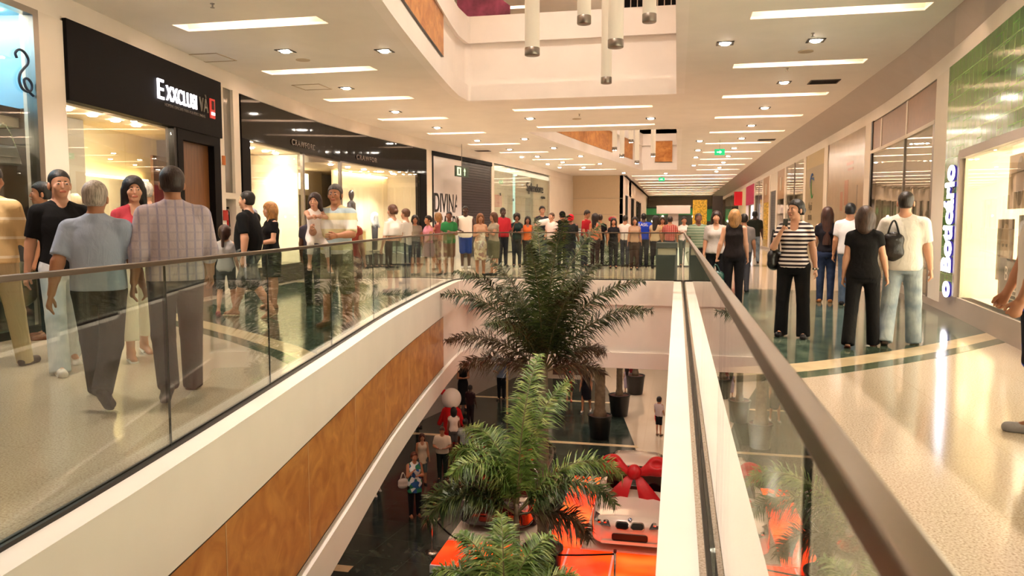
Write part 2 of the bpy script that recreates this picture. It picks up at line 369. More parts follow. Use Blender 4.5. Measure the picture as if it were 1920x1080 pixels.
for x,y,lab in ((2.05,13.28,'small sprinkler head under the ceiling beside the first right downlight'),(2.04,16.14,'small sprinkler head under the ceiling beyond the second right trough'),(-6.29,9.8,'small sprinkler head under the ceiling above the leftmost shops'),(-2.7,21.6,'small sprinkler head under the ceiling over the bridge')):
    e=empty('sprinkler',(x,y,ZC)); tag(e,lab,'sprinkler'); g=MB(); g.lathe([(0.03,0.0),(0.03,-0.01),(0.012,-0.012),(0.01,-0.05),(0.03,-0.055),(0.03,-0.06)],n=12,); g.build('head',M_steel2,e,fix=True)
for x,y,lab in ((2.15,14.63,'flat round ceiling speaker above the right walkway'),(-6.81,13.45,'flat round ceiling speaker above the left walkway'),(-2.9,22.6,'flat round ceiling speaker over the bridge')):
    e=empty('ceiling_speaker',(x,y,ZC)); tag(e,lab,'speaker'); g=MB(); g.lathe([(0.13,-0.0005),(0.13,-0.012),(0.11,-0.016),(0.001,-0.016)],n=28); g.build('grille',mat('speaker_beige','#bca88c'),e,fix=True)
for x,y,lab in ((-7.96,16.13,'square access hatch in the ceiling before the dark storefront'),(-8.36,12.92,'square access hatch in the ceiling above the dark sign')):
    e=empty('access_hatch',(x,y,ZC)); tag(e,lab,'ceiling hatch'); g=MB()
    g.box(-.3,.3,-.3,.3,-.004,-.0005); g.build('panel',M_ceil,e)
    h=MB(); 
    for a,b_,c_,d_ in ((-.33,.33,-.33,-.305),(-.33,.33,.305,.33),(-.33,-.305,-.305,.305),(.305,.33,-.305,.305)): h.box(a,b_,c_,d_,-.01,-.0005)
    h.build('frame',mat('hatch_frame','#b09c80'),e)
# ------------------------------------------------------------ slab edges of the voids
def loopribbon(name,pts,z0,z1,o0,o1,m):
    return st(MB().ribbon(pts,z0,z1,o0,o1).build(name,m,fix=True))
V1=void1(0.0)+[(VX1,VF)]       # goes up the left side and across the far end
V1s=void1(0.0,r=0.1)+[(VX1,VF)]
def slab_edge(path,ztop,zbot,tag_='trim_1',low=None):
    top=path; path=low or path
    # path travels with the void on its right; outward = left = positive offset
    loopribbon(tag_,top,ztop-0.58,ztop+0.012,0.0,0.17,M_white)       # top band
    loopribbon(tag_,path,zbot+0.38,ztop-0.58,0.05,0.17,M_white)       # recessed face
    loopribbon(tag_,path,zbot-.004,zbot+0.38,-0.02,0.17,M_white)      # lip
slab_edge(V1,0.0,-2.12,low=V1s)
VR=[(VX1,VF),(VX1,9),(VX1,4),(VX1,-3)]
slab_edge(VR,0.0,-2.12,'trim_2')
V2=[(E2(y),y) for y in np.linspace(25.6,45,9)]+[(VX1,45),]
slab_edge(V2,0.0,-2.12,'trim_3'); slab_edge([(VX1,45),(VX1,25.6)],0.0,-2.12,'trim_4'); slab_edge([(VX1,25.6),(E2(25.6),25.6)],0.0,-2.12,'trim_5')
# upper slab
def slab_edge_up(path,t):
    loopribbon(t,path,ZC-0.004,ZC+0.38,-0.012,0.17,M_white); loopribbon(t,path,ZC+0.38,ZU-0.62,0.07,0.17,M_white); loopribbon(t,path,ZU-0.62,ZU+0.02,-0.02,0.17,M_white)
slab_edge_up(V1s,'trim_6'); slab_edge_up(VR,'trim_7'); slab_edge_up(V2,'trim_8'); slab_edge_up([(VX1,45),(VX1,25.6)],'trim_9'); slab_edge_up([(VX1,25.6),(E2(25.6),25.6)],'trim_10')
# orange veneer panels in the recesses
def veneer(path,z0,z1,lab,o0=0.015,seams=True):
    e=empty('veneer_panel',(path[0][0],path[0][1],z0)); tag(e,lab,'wall panel'); ox,oy,oz=path[0][0],path[0][1],z0
    P=[(x-ox,y-oy) for x,y in path]
    MB().ribbon(P,0,z1-z0,o0,0.06).build('panel',M_woodf,e,fix=True)
    b=MB(); b.ribbon(P,z1-z0,z1-z0+0.012,o0-0.004,0.06); b.ribbon(P,-0.012,0,o0-0.004,0.06); b.build('edge_trim',M_dark,e,fix=True)
    if seams:
        s_=MB(); k=3
        while k<len(P)-1:
            x,y=P[k]; s_.box(x-0.002-o0-0.0,x-o0+0.003,y-0.004,y+0.004,0,z1-z0); k+=4
        s_.build('joint',mat('joint_pale','#d9b48a'),e)
vp=[(E(y),y) for y in np.linspace(-2.5,15.75,40)]
veneer(vp,-1.66,-0.6,'long curved orange veneer panel below the left glass balustrade')
veneer([(E(y),y) for y in np.linspace(2,16.1,30)],4.92,6.5-0.72,'curved orange veneer panel on the upper level, left of the hanging tubes',o0=0.02)
vz=4.9
veneer([(E2(y)+0.0,y) for y in np.linspace(28.5,38.0,12)],4.8,5.85,'orange veneer panel inside the second ceiling opening, widest one',o0=0.02)
veneer([(E2(y)+0.0,y) for y in np.linspace(40,42.5,4)],4.8,5.8,'narrow orange veneer panel inside the second ceiling opening',o0=0.02,seams=False)
veneer([(-1.3,44.98),(-0.35,44.98)],4.85,6.0,'small square orange veneer panel on the far side of the second ceiling opening',o0=0.0,seams=False)
# upper level floor, its ceiling, lower level
up_out=[(-13,-5),(-13,YE),(5.2,YE),(5.2,-5)]
st(MB().plate(up_out,[void1_loop(0.16,0.1),void2_loop(0.16)],ZC+0.42,ZU).build('floor',M_terr))
TU=[(-8.6,-6.2,y,0.42) for y in range(4,44,6)]+[(0.9,3.4,y,0.42) for y in range(4,44,6)]+[(-4.0,-0.8,y,0.5) for y in range(0,44,4)]
st(MB().plate(up_out,[rect(a,b_,y-d/2,y+d/2) for a,b_,y,d in TU],10.8,10.85).build('ceiling',M_ceil))
for a,b_,y,d in TU: trough(a,b_,y,d,'glowing ceiling trough of the level above','ceiling troughs of the level above',z=10.8)
st(MB().box(-13.2,-13,-5,YE,ZL,10.85).build('wall_left',M_wall)); st(MB().box(5.2,5.4,-5,YE,ZL,10.85).build('wall_right',M_wall))
st(MB().box(-13,5.4,-5.2,-5,ZL,10.85).build('wall_back',M_wall)); st(MB().box(-13,5.4,YE,YE+0.2,ZL,10.85).build('wall_front',M_wall))
# lower level
st(MB().box(-13,5.4,-5.2,YE,ZL-0.2,ZL).build('floor',M_terr))
def low(poly,m,z=0.004): st(MB().prism(poly,ZL+0.0005,ZL+z).build('floor',m,fix=True))
low([(-13,2),(-2.3,2),(-2.3,2.0),(-1.0,24),(-1.35,26.6),(-2.0,30.5),(-3.4,37),(-13,37)],M_greenlow)
low([(-9.8,26.0),(-1.15,26.0),(-1.2,26.25),(-9.8,26.25)],M_beige,0.006)
low([(-9.8,32.3),(-2.35,32.3),(-2.4,32.55),(-9.8,32.55)],M_beige,0.006)
low([(-9.8,15.2),(-6.9,15.2),(-6.9,15.5),(-9.8,15.5)],M_beige,0.006)
TL=[(-8.6,-6.0,y,0.42) for y in range(2,44,5)]+[(0.9,3.4,y,0.42) for y in range(2,44,5)]+[(-4.2,-0.9,20.4,0.4),(-4.2,-0.9,23.4,0.4)]+[(-5,-0.9,y,0.4) for y in (47,51,55)]
st(MB().plate([(-13,-5),(-13,60),(5.2,60),(5.2,-5)],[void1_loop(0.0,0.1),void2_loop(0.0)]+[rect(a,b_,y-d/2,y+d/2) for a,b_,y,d in TL],-2.12,-2.08).build('ceiling',M_ceil,fix=True))
for a,b_,y,d in TL: trough(a,b_,y,d,'glowing ceiling trough of the level below','ceiling troughs of the level below',z=-2.12)
st(MB().box(-13,5.2,59,59.2,ZL,-2.1).build('wall_front',M_wall))
# ------------------------------------------------------------ glass balustrades
def balustrade(lab,path,seams,z0=0.0,zt=1.16,inset=0.0,rail=True,rw=0.022,rh=.028):
    """path = centre line of glass; seams = indices where panels meet"""
    ox,oy=path[0]; e=empty('glass_balustrade',(ox,oy,0)); tag(e,lab,'balustrade')
    P=[(x-ox,y-oy) for x,y in path]
    idx=[0]+list(seams)+[len(P)-1]
    for a,b_ in zip(idx[:-1],idx[1:]):
        seg=[Vector(p) for p in P[a:b_+1]]
        g=0.007
        seg[0]=seg[0]+(seg[1]-seg[0]).normalized()*g; seg[-1]=seg[-1]+(seg[-2]-seg[-1]).normalized()*g
        MB().ribbon(seg,0.005,zt-0.005,-0.006,0.006).build('glass_panel',M_glass,e,fix=True)
    b=MB(); b.ribbon(P,zt+.016-rh,zt+0.016,-rw,rw); b.build('handrail',M_rail,e,bevel=0.004,fix=True)
    for i_ in seams:
        x,y=P[i_]; dx,dy=P[min(i_+1,len(P)-1)][0]-P[i_-1][0],P[min(i_+1,len(P)-1)][1]-P[i_-1][1]; MB().obox((x,y,zt/2),.012,.010,zt-.04,Matrix.Rotation(math.atan2(dy,dx),3,'Z')).build('joint',mat('glass_joint','#1c2420',rough=.3),e)
    c=MB(); c.ribbon(P,0.0,0.035,0.007,0.026); c.ribbon(P,0.0,0.035,-0.026,-0.007); c.build('base_channel',M_dark,e,fix=True)
    return e
M_rail=mat('handrail_steel','#82766a',rough=0.3,metal=1.0)
gy=[-2.8,-1.6,-0.3,1.1,2.6,4.13,5.9,7.9,10.2,12.7,15.2,17.3]
pth=[]; seams=[]
for a,b_ in zip(gy[:-1],gy[1:]):
    for t in range(3):
        y=a+(b_-a)*t/3; pth.append((E(y)-0.19,y))
    seams.append(len(pth))
pth.append((E(17.3)-0.19,17.3))
seams=seams[:-1]
gx=E(17.3)-0.19
pth2=[(E(17.3)-0.19,17.3)]
cx,cy=E(17.9)-0.17,17.95; r_=0.95
for k in range(0,9):
    a=math.pi-k*math.pi/2/8; pth2.append((cx+r_+r_*math.cos(a),cy+r_*math.sin(a)))
yf=pth2[-1][1]
balustrade('long curved glass balustrade with steel rail in front of the left walkway',pth,seams)
far=pth2+[(x,yf) for x in (-3.3,-2.3,-1.25,-0.2,0.14)]
balustrade('glass balustrade across the far end of the near void, at the bridge',far,[9,10,11,12])
ry=[-2.5,-0.9,1.0,2.9,4.8,6.7,8.6,10.5,12.4,14.3,16.2,yf]
balustrade('straight glass balustrade with steel rail beside the right walkway',[(0.165,y) for y in ry[::-1]],list(range(1,len(ry)-1)),rw=0.0165,rh=.036)
v2=[(x-0.18 if i<9 else x,y) for i,(x,y) in enumerate(void2_loop(0.0)[:9])]
balustrade('glass balustrade on the near side of the second void',[(v2[0][0],25.42),(-3.6,25.42),(-2.4,25.42),(-1.2,25.42),(0.12,25.42)],[1,2,3])
balustrade('glass balustrade on the left curved side of the second void',[(x,y) for x,y in v2],[2,4,6])
balustrade('glass balustrade on the right side of the second void',[(0.12,y) for y in (25.42,28,31,34,37,40,43,45.2)],[1,2,3,4,5,6])
# ------------------------------------------------------------ right wall and its shops
def wr(b,y0,y1,z0,z1,o0=0.0,o1=-0.15,mi=0): b.ribbon(rpath(y0,y1),z0,z1,o0,o1,mi); return b
# grey sloping bulkhead between ceiling and wall
bk=MB(); Ys=[-5,4,9.3,15,20.4,30,50,YE]; Ds=[0.12,0.12,0.12,0.46,0.76,1.02,1.07,1.07]
for (a,da),(b_,db) in zip(zip(Ys[:-1],Ds[:-1]),zip(Ys[1:],Ds[1:])):
    n=4
    for k in range(n):
        y0=a+(b_-a)*k/n; y1=a+(b_-a)*(k+1)/n; d0=da+(db-da)*k/n; d1=da+(db-da)*(k+1)/n
        bk.add([(RW(y0)-d0,y0,ZC+.04),(RW(y1)-d1,y1,ZC+.04),(RW(y1),y1,4.12),(RW(y0),y0,4.12)],[(0,1,2,3)])
st(bk.build('wall_right',M_grey))
st(wr(MB(),-5,YE,3.85,4.4).build('wall_right',M_wall,fix=True))
for k,(a,b_) in enumerate(((13.65,14.55),(20.5,21.15),(26.3,26.95),(30.6,31.1),(36,36.5),(39.0,39.3),(42,42.4),(45.2,45.7),(50,50.5),(56,56.5),(62,63))):
    st(wr(MB(),a,b_,0,3.85,0.02,-0.15).build('wall_right',M_pill,fix=True))
st(wr(MB(),-5,13.65,0.0,0.30,0.03,-0.15).build('baseboard_right',M_grey,fix=True))
st(wr(MB(),13.65,YE,0.0,0.12,0.03,-0.15).build('baseboard_right',M_grey,fix=True))
def rnorm(y):
    d=Vector((RW(y+0.1)-RW(y-0.1),0.2)).normalized(); return Vector((-d.y,d.x)),d
def tilemat():
    m=mat('green_glazed_tile','#4f7a2c',rough=0.12); h=NT(m); tc=h.new('TexCoord'); 
    sp=h.new('SeparateXYZ'); h.l(tc.outputs['Object'],sp.inputs[0]); cb=h.new('CombineXYZ'); h.l(sp.outputs['Y'],cb.inputs[0]); h.l(sp.outputs['Z'],cb.inputs[1])
    br=h.new('TexBrick'); br.offset=0.5; br.inputs['Scale'].default_value=1; br.inputs['Brick Width'].default_value=0.24; br.inputs['Row Height'].default_value=0.30
    br.inputs['Mortar Size'].default_value=0.007; br.inputs['Color1'].default_value=(*srgb('#3f7026'),1); br.inputs['Color2'].default_value=(*srgb('#5a8c38'),1); br.inputs['Mortar'].default_value=(*srgb('#86a860'),1)
    h.l(cb.outputs[0],br.inputs['Vector'])
    v=h.new('TexBrick'); v.offset=.37; v.inputs['Scale'].default_value=1; v.inputs['Brick Width'].default_value=.41; v.inputs['Row Height'].default_value=.17; v.inputs['Mortar Size'].default_value=.006; v.inputs['Color1'].default_value=(.85,.9,.85,1); v.inputs['Color2'].default_value=(1.15,1.1,1.1,1); v.inputs['Mortar'].default_value=(1.5,1.4,1.3,1); h.l(cb.outputs[0],v.inputs['Vector'])
    m2=h.new('MixRGB',blend_type='MULTIPLY'); m2.inputs[0].default_value=0.8; h.l(br.outputs[0],m2.inputs[1]); h.l(v.outputs['Color'],m2.inputs[2])
    h.l(m2.outputs[0],h.b.inputs['Base Color'])
    bp=h.new('Bump'); bp.inputs['Strength'].default_value=0.25; bp.inputs['Distance'].default_value=0.01; h.l(br.outputs['Fac'],bp.inputs['Height']); h.l(bp.outputs[0],h.b.inputs['Normal']); return m
M_tile=tilemat()
# perfume shop with the green tile front
e=empty('storefront',(RW(10),10,0)); tag(e,'green-tiled shopfront with a bright display window and a lit vertical sign','storefront')
def rb(name,m,y0,y1,z0,z1,o0,o1,par,fix=True,**k):
    b=MB(); P=rpath(y0,y1,0.6); P=[(x-par.location.x,y-par.location.y) for x,y in P]; b.ribbon(P,z0,z1,o0,o1); return b.build(name,m,par,fix=fix,**k)
rb('tile_cladding',M_tile,2,13.65,2.42,3.85,0.03,-0.1,e); rb('tile_cladding',M_tile,12.62,13.65,0.3,2.42,0.03,-0.1,e)
rb('window_frame',M_grey,2,12.62,2.34,2.46,0.07,-0.1,e); rb('window_frame',M_grey,12.55,12.66,0.3,2.42,0.07,-0.1,e)
rb('window_glass',M_sglass,2,12.55,0.3,2.34,0.01,0.0,e)
M_disp=mat('display_white','#fff3d2',emit=0.0,rough=0.6)
M_lit=mat('emissive_display_back','#fff3d2',emit=1.5,ecol='#fff3dc')  # display back wall given its own emission
rb('display_back',M_lit,2,12.4,0.3,2.34,-0.75,-0.8,e); rb('display_floor',M_disp,2,12.5,0.24,0.3,0.0,-0.8,e); rb('display_ceiling',M_disp,2,12.5,2.34,2.4,-0.1,-0.8,e); rb('display_side',M_disp,12.5,12.6,0.3,2.34,0.0,-0.8,e)
M_photo=mat('poster_sepia','#a58a70',rough=0.5,noise=0.5,nscale=2.5); M_photo2=mat('poster_dark','#1c1a16',rough=0.5); M_skinp=mat('poster_skin','#caa88a',noise=0.2,nscale=3)
def poster(y0,y1,z0,z1,m,lab,off=-0.3,lines=None):
    yy=(y0+y1)/2; pe=empty('poster',(RW(yy),yy,z0)); tag(pe,lab,'poster'); n,d=rnorm(yy)
    M=frame((n.x*off,n.y*off,0),(-d.x,-d.y,0)); w_=abs(y1-y0); h=z1-z0
    def q(name,a,b_,c_,d_,t,m): 
        b=MB(); b.box(a,b_,c_,d_,-0.006,t); o=b.build(name,m,pe); o.data.transform(M)
    q('sheet',-w_/2,w_/2,0,h,0.0,m)
    return pe,M,w_,h,q
M_hair=mat('poster_hair','#7d6550',noise=0.4,nscale=6)
def ellipse_plate(par,M,cx,cy,rx,ry,t0,t1,m,name,n=24):
    b=MB(); b.prism([(cx+rx*math.cos(2*math.pi*k/n),cy+ry*math.sin(2*math.pi*k/n)) for k in range(n)],t0,t1); o=b.build(name,m,par); o.data.transform(M)
pe,M,w_,h,q=poster(10.6,11.5,1.58,2.28,M_skinp,'sepia poster of a back and long hair, top one in the green shop window'); ellipse_plate(pe,M,0.05,h*.5,.17,h*.45,0,0.003,M_hair,'printed_hair')
pe,M,w_,h,q=poster(10.35,11.15,0.95,1.5,mat('poster_grey','#8b8379'),'small grey poster at mid height in the green shop window',off=-0.35); ellipse_plate(pe,M,-0.1,h*.45,.12,.17,0,0.003,M_hair,'printed_figure'); ellipse_plate(pe,M,.18,h*.45,.12,.16,0,0.003,M_hair,'printed_figure')
pe,M,w_,h,q=poster(11.15,11.9,0.62,1.45,mat('poster_face_bg','#8a6f59'),'sepia poster of a long-haired woman\'s face in the green shop window')
ellipse_plate(pe,M,0.02,h*.52,.2,.34,0,0.003,M_skinp,'printed_face'); ellipse_plate(pe,M,-0.07,h*.58,.045,.022,0.003,0.005,M_hair,'printed_eye'); ellipse_plate(pe,M,0.1,h*.58,.045,.022,0.003,0.005,M_hair,'printed_eye'); ellipse_plate(pe,M,0.015,h*.27,.06,.022,0.003,0.005,mat('lipc','#9c5b4b'),'printed_mouth'); ellipse_plate(pe,M,-0.3,h*.5,.06,.4,0.0,0.004,M_hair,'printed_hair')
pe,M,w_,h,q=poster(9.9,11.35,0.33,0.95,M_photo2,'black promotional poster with white print, low in the green shop window',off=-0.2)
text_mesh('lettering','B',0.26,mat('print_white','#efe6d6'),pe,M@Matrix.Translation((-0.45,.34,.002)),0.001)
for k in range(4):
    b=MB(); b.box(-.4,.2+.05*(k%2),.22-.055*k,.235-.055*k,0,.002); o=b.build('printed_line',mat('print_white','#efe6d6'),pe); o.data.transform(M)
# vertical lit sign
y=13.12; n,d=rnorm(y); se=empty('shop_sign',(RW(y)+n.x*0.03,RW(y)*0+y+n.y*0.03,0.45)); tag(se,'vertical lit white shop sign reading o Boticario on the green tiles','sign')
M_letter=mat('sign_white','#ffffff',emit=1.8,ecol='#f4f0ff'); M_side=mat('sign_violet_side','#1e1350',emit=0.25,ecol='#3a2a90')
b=MB(); b.obox((n.x*.04,n.y*.04,.95),.02,.4,1.95,Matrix.Rotation(math.atan2(-d.x,d.y),3,'Z')); 
# text reads upward: local x = up, local y = toward far (left in view)
o_='q Boticário'
M=Matrix.Identity(4); xx=Vector((0,0,1)); zz=Vector((n.x,n.y,0)); yy=zz.cross(xx)
M=Matrix(((xx.x,yy.x,zz.x,0),(xx.y,yy.y,zz.y,0),(xx.z,yy.z,zz.z,0),(0,0,0,1))); 
M.translation=Vector((n.x*.13-d.x*.12,n.y*.13-d.y*.12,0.0))
def bott(nm,m,M,ext,bold):
    o=text_mesh(nm,'o Boticário',.5,m,se,Matrix.Identity(4),ext=ext,bold=bold); a=np.array([v.co[:2] for v in o.data.vertices]); lo,hi=a.min(0),a.max(0); o.data.transform(M@Matrix.Diagonal((2.0/(hi[0]-lo[0]),.60/(hi[1]-lo[1]),1,1))@Matrix.Translation((-lo[0],-lo[1],0)))
M.translation=Vector((n.x*.066-d.x*.42,n.y*.066-d.y*.42,-.18)); bott('lettering',M_letter,M,.006,.016)
M2=M.copy(); M2.translation=Vector((n.x*.045-d.x*.42,n.y*.045-d.y*.42,-.18)); bott('letter_sides',M_side,M2,.016,.016)
# second shop: glazed shutter with veneer header
e=empty('storefront',(RW(17),17,0)); tag(e,'glazed shopfront under a brown veneer header, right wall beyond the green tiles','storefront')
rb('header_panel',mat('brown_header','#8a6242',rough=0.35,noise=0.1),14.55,20.5,3.15,3.82,0.0,-0.1,e)
for y in (16.9,19.4): rb('header_joint',M_pill,y,y+0.12,3.15,3.82,0.01,0.0,e)
rb('header_lip',M_pill,14.55,20.5,3.08,3.15,0.03,-0.1,e)
M_mirror=mat('coated_pane','#958671',rough=0.06,metal=0.0,spec=1.0,coat=1.0)
rb('glass_pane',M_sglass,14.7,17.0,0.12,3.08,0.0,-0.012,e); rb('glass_pane',M_sglass,17.08,20.35,0.12,3.08,0.0,-0.012,e)
rb('mullion',M_steel2,17.0,17.08,0.12,3.08,0.02,-0.03,e); rb('mullion',M_dark,20.35,20.5,0.12,3.85,0.02,-0.03,e); rb('mullion',M_steel2,14.55,14.7,0.12,3.08,0.02,-0.03,e)
def papermat(name,a,ink,sc=1.0):
    m=mat(name,a,rough=0.5); h=NT(m); tc=h.new('TexCoord'); sp=h.new('SeparateXYZ'); h.l(tc.outputs['Object'],sp.inputs[0]); cb=h.new('CombineXYZ'); h.l(sp.outputs['Y'],cb.inputs[0]); h.l(sp.outputs['Z'],cb.inputs[1])
    br=h.new('TexBrick'); br.offset=0.3; br.inputs['Scale'].default_value=sc; br.inputs['Brick Width'].default_value=0.95; br.inputs['Row Height'].default_value=0.33; br.inputs['Mortar Size'].default_value=0.012
    br.inputs['Color1'].default_value=(*srgb(a),1); br.inputs['Color2'].default_value=(*[v*.93 for v in srgb(a)],1); br.inputs['Mortar'].default_value=(*srgb(ink),1)
    h.l(cb.outputs[0],br.inputs['Vector']); 
    n=h.new('TexNoise'); n.inputs['Scale'].default_value=3; h.l(cb.outputs[0],n.inputs['Vector']); mx=h.new('MixRGB'); mx.inputs[2].default_value=(*srgb(a),1)
    r=ramp(h,n.outputs[0],[(0.45,(0,0,0)),(0.6,(1,1,1))]); h.l(r.outputs[0],mx.inputs[0]); h.l(br.outputs[0],mx.inputs[1]); h.l(mx.outputs[0],h.b.inputs['Base Color']); return m
rb('inner_blind',papermat('printed_blind','#a3937a','#7d6f5b'),14.6,20.4,0.1,3.08,-0.10,-0.12,e)
# third: hoarding
e=empty('hoarding',(RW(24),24,0)); tag(e,'glossy beige hoarding with faint pink figures, right wall past the glazed shop','hoarding')
M_hoard=mat('hoarding_gloss','#a68e72',rough=0.18,noise=0.05,nscale=3)
rb('panel',M_hoard,21.15,26.3,0.12,3.85,0.0,-0.05,e); rb('joint',M_dark,22.0,22.03,0.12,2.4,0.004,0,e)
M_pink=mat('hoarding_pink','#a8775c',rough=0.2)
for yy,zz,ww,hh in ((23.2,1.9,.5,.7),(23.9,1.75,.35,.55),(22.6,3.0,.9,.08),(22.6,2.85,.7,.06)):
    rb('printed_figure',M_pink,yy,yy+ww,zz,zz+hh,0.004,0,e)
# wall panel with logo "Aqui nov..."
e=empty('hoarding',(RW(28.7),28.7,0)); tag(e,'flat beige hoarding with a blue and green swirl and the word Aqui','hoarding')
rb('panel',mat('hoarding_flat','#a08c6a',rough=0.5),26.95,30.6,0.12,3.35,0.0,-0.05,e); rb('panel_top',mat('hoarding_top','#b39a66',rough=0.5),26.95,30.6,3.35,3.85,0.0,-0.05,e)
def rtext(par,s,y,z,size,m,**k):
    n,d=rnorm(y); return text_mesh('lettering',s,size,m,par,frame((RW(y)+n.x*0.01-par.location.x,y-par.location.y+n.y*.01,z),(-d.x,-d.y,0)),0.002,**k)
M_ink=mat('print_ink','#5d5038'); rtext(e,'Aqui',29.9,1.85,.42,M_ink); rtext(e,'nova',29.9,1.5,.42,M_ink)
n,d=rnorm(29.2); F=frame((RW(29.2)-e.location.x+n.x*.012,29.2-e.location.y+n.y*.012,2.75),(-d.x,-d.y,0))
def arc(name,m,c,rx,ry,a0,a1,r0):
    b=MB(); pts=[]; rs=[]
    for k in range(17):
        t=k/16; a=R(a0+(a1-a0)*t); pts.append((c[0]+rx*math.cos(a),c[1]+ry*math.sin(a),0)); rs.append(r0*(0.2+math.sin(math.pi*t)))
    b.tube(pts,rs,8); o=b.build(name,m,e,smooth=True); o.data.transform(F@Matrix.Diagonal((1,1,0.15,1)))
arc('printed_swirl',mat('ink_blue','#22508a'),(0,0),.42,.36,60,200,.06); arc('printed_swirl',mat('ink_green','#2f8a3c'),(0.08,-.12),.28,.32,110,320,.06); arc('printed_swirl',mat('ink_blue','#22508a'),(0,0.1),.42,.12,0,120,.04)
# further shops on the right
def shop_r(y0,y1,lab,kind):
    e=empty('storefront',(RW((y0+y1)/2),(y0+y1)/2,0)); tag(e,lab,'storefront')
    if kind=='glass':
        rb('glass_pane',M_sglass,y0,(y0+y1)/2,0.12,3.85,0,-.012,e); rb('glass_pane',M_sglass,(y0+y1)/2+.06,y1,0.12,3.85,0,-.012,e); rb('mullion',M_steel2,(y0+y1)/2,(y0+y1)/2+.06,0.12,3.85,.02,-.03,e)
        rb('inner_wall',mat('shop_inner','#b8a48a'),y0,y1,.12,3.85,-.45,-.5,e)
    if kind=='shutter':
        rb('frame',M_pill,y0,y1,3.0,3.85,0,-.05,e); rb('frame',mat('frame_white','#d8cfc0'),y0,y0+.2,0.12,3.0,.02,-.05,e)
        b=MB()
        for k in range(24): 
            P=[(x-e.location.x,y-e.location.y) for x,y in rpath(y0+.2,y1-.2)]; b.ribbon(P,.12+.12*k,.12+.12*k+.1,-.02,-.04)
        b.build('roller_shutter',mat('shutter_slate','#4a4a4e',rough=.4),e,fix=True); rb('shutter_back',M_dark,y0,y1,.12,3.0,-.05,-.08,e)
    if kind=='wood':
        rb('header_panel',M_woodl,y0,y1,2.5,3.85,0,-.05,e); rb('glass_pane',M_sglass,y0,y1,.12,2.5,0,-.012,e); rb('inner_wall',mat('shop_inner','#b8a48a'),y0,y1,.12,2.5,-.45,-.5,e)
        rb('sign_plate',mat('sign_pale','#c8b8a0'),y0+(y1-y0)*.4,y0+(y1-y0)*.65,2.9,3.5,.02,0,e)
    if kind=='red':
        rb('header_panel',mat('magenta_sign','#b0174a',emit=.04),y0,y1,2.6,3.85,0.05,-.05,e); rb('inner_wall',mat('bright_shop','#e8e4f0',emit=.35),y0,y1,.12,2.6,-.3,-.35,e)
    if kind=='cream': rb('panel',mat('cream_lit','#d8c898',emit=.05),y0,y1,.12,3.85,0,-.05,e)
shop_r(31.1,36,'tall glazed shopfront on the right wall, past the swirl hoarding','glass'); shop_r(36.5,39,'shopfront with a veneer header and small pale plate on the right wall','wood'); shop_r(39.3,42,'shopfront closed by a slatted grey roller shutter','shutter')
shop_r(42.4,45.2,'narrow veneer-fronted shop past the grey roller shutter','wood'); shop_r(45.7,50,'distant glazed shopfront on the right wall','glass'); shop_r(50.5,56,'distant right-hand shop with a magenta header','red'); shop_r(56.5,62,'distant cream-coloured shopfront on the right wall','cream'); shop_r(63,80,'farthest glazed shopfront of the right wall','glass')
b=MB(); b.box(-0.09,0.52,-0.35,0.35,-.5,.5); o=b.build('projecting_sign',mat('red_sign','#c01020',emit=.1)); o.location=(4.2,60,3.2); tag(o,'distant red projecting sign on the right wall','sign')
# exit signs
def exit_sign(x,y,z,lab,green='#12b070',w_=.36,em=.3):
    e=empty('exit_sign',(x,y,z)); tag(e,lab,'sign'); MB().box(-w_/2,w_/2,-.02,.02,-.11,.11).build('face',mat('exit_green',green,emit=em,ecol=green),e)
    MB().box(-.008,.008,-.008,.008,.11,ZC-z).build('rod',M_steel2,e)
    a=MB(); a.add([(-.1,-.024,-.02),(.0,-.024,-.02),(0,-.024,-.06),(.08,-.024,0),(0,-.024,.06),(0,-.024,.02),(-.1,-.024,.02)],[(0,1,2,3,4,5,6)]); a.build('arrow',mat('exit_white','#e8fff0',emit=.4),e)
exit_sign(1.45,29.2,3.95,'green exit sign hanging above the right walkway'); exit_sign(-1.0,49.3,4.1,'small green exit sign hanging at the mouth of the far corridor')

# unseen downlights added in the roof to brighten ledges, palms and lower floor
for k,y in enumerate((0.5,3.5,6.5,9.5,12.5,15.5,29,33,37,41)):
    downlight(-2.4 if y<20 else -1.6,y,'added unseen downlights in the roof over the voids','added unseen downlight in the high roof, brightening the openings',z=10.79,power=300)
e=empty('banner_panel',(-5.0,20.6,ZU)); tag(e,'pink sloping panel with dark figure print on the level above, left','panel')
b=MB(); b.add([(-.9,0,1.9),(.55,0,.75),(.55,0,0),(-.9,0,0),(-.9,.08,1.9),(.55,.08,.75),(.55,.08,0),(-.9,.08,0)],[(0,1,2,3),(7,6,5,4),(0,4,5,1),(1,5,6,2),(2,6,7,3),(3,7,4,0)]); b.build('panel',mat('pink_panel','#a04a6a',rough=.5,noise=.5,nscale=3),e)
e=empty('dark_kiosk',(-.75,20.6,ZU)); tag(e,'dark slatted kiosk front on the level above, right of the tube lamps','kiosk')
MB().box(-.75,.75,0,.5,0,2.6).build('body',M_black,e); b=MB()
for k in range(9): b.box(-.7+.17*k,-.68+.17*k,-.02,0,0,2.6)
b.build('slats',M_pill,e)
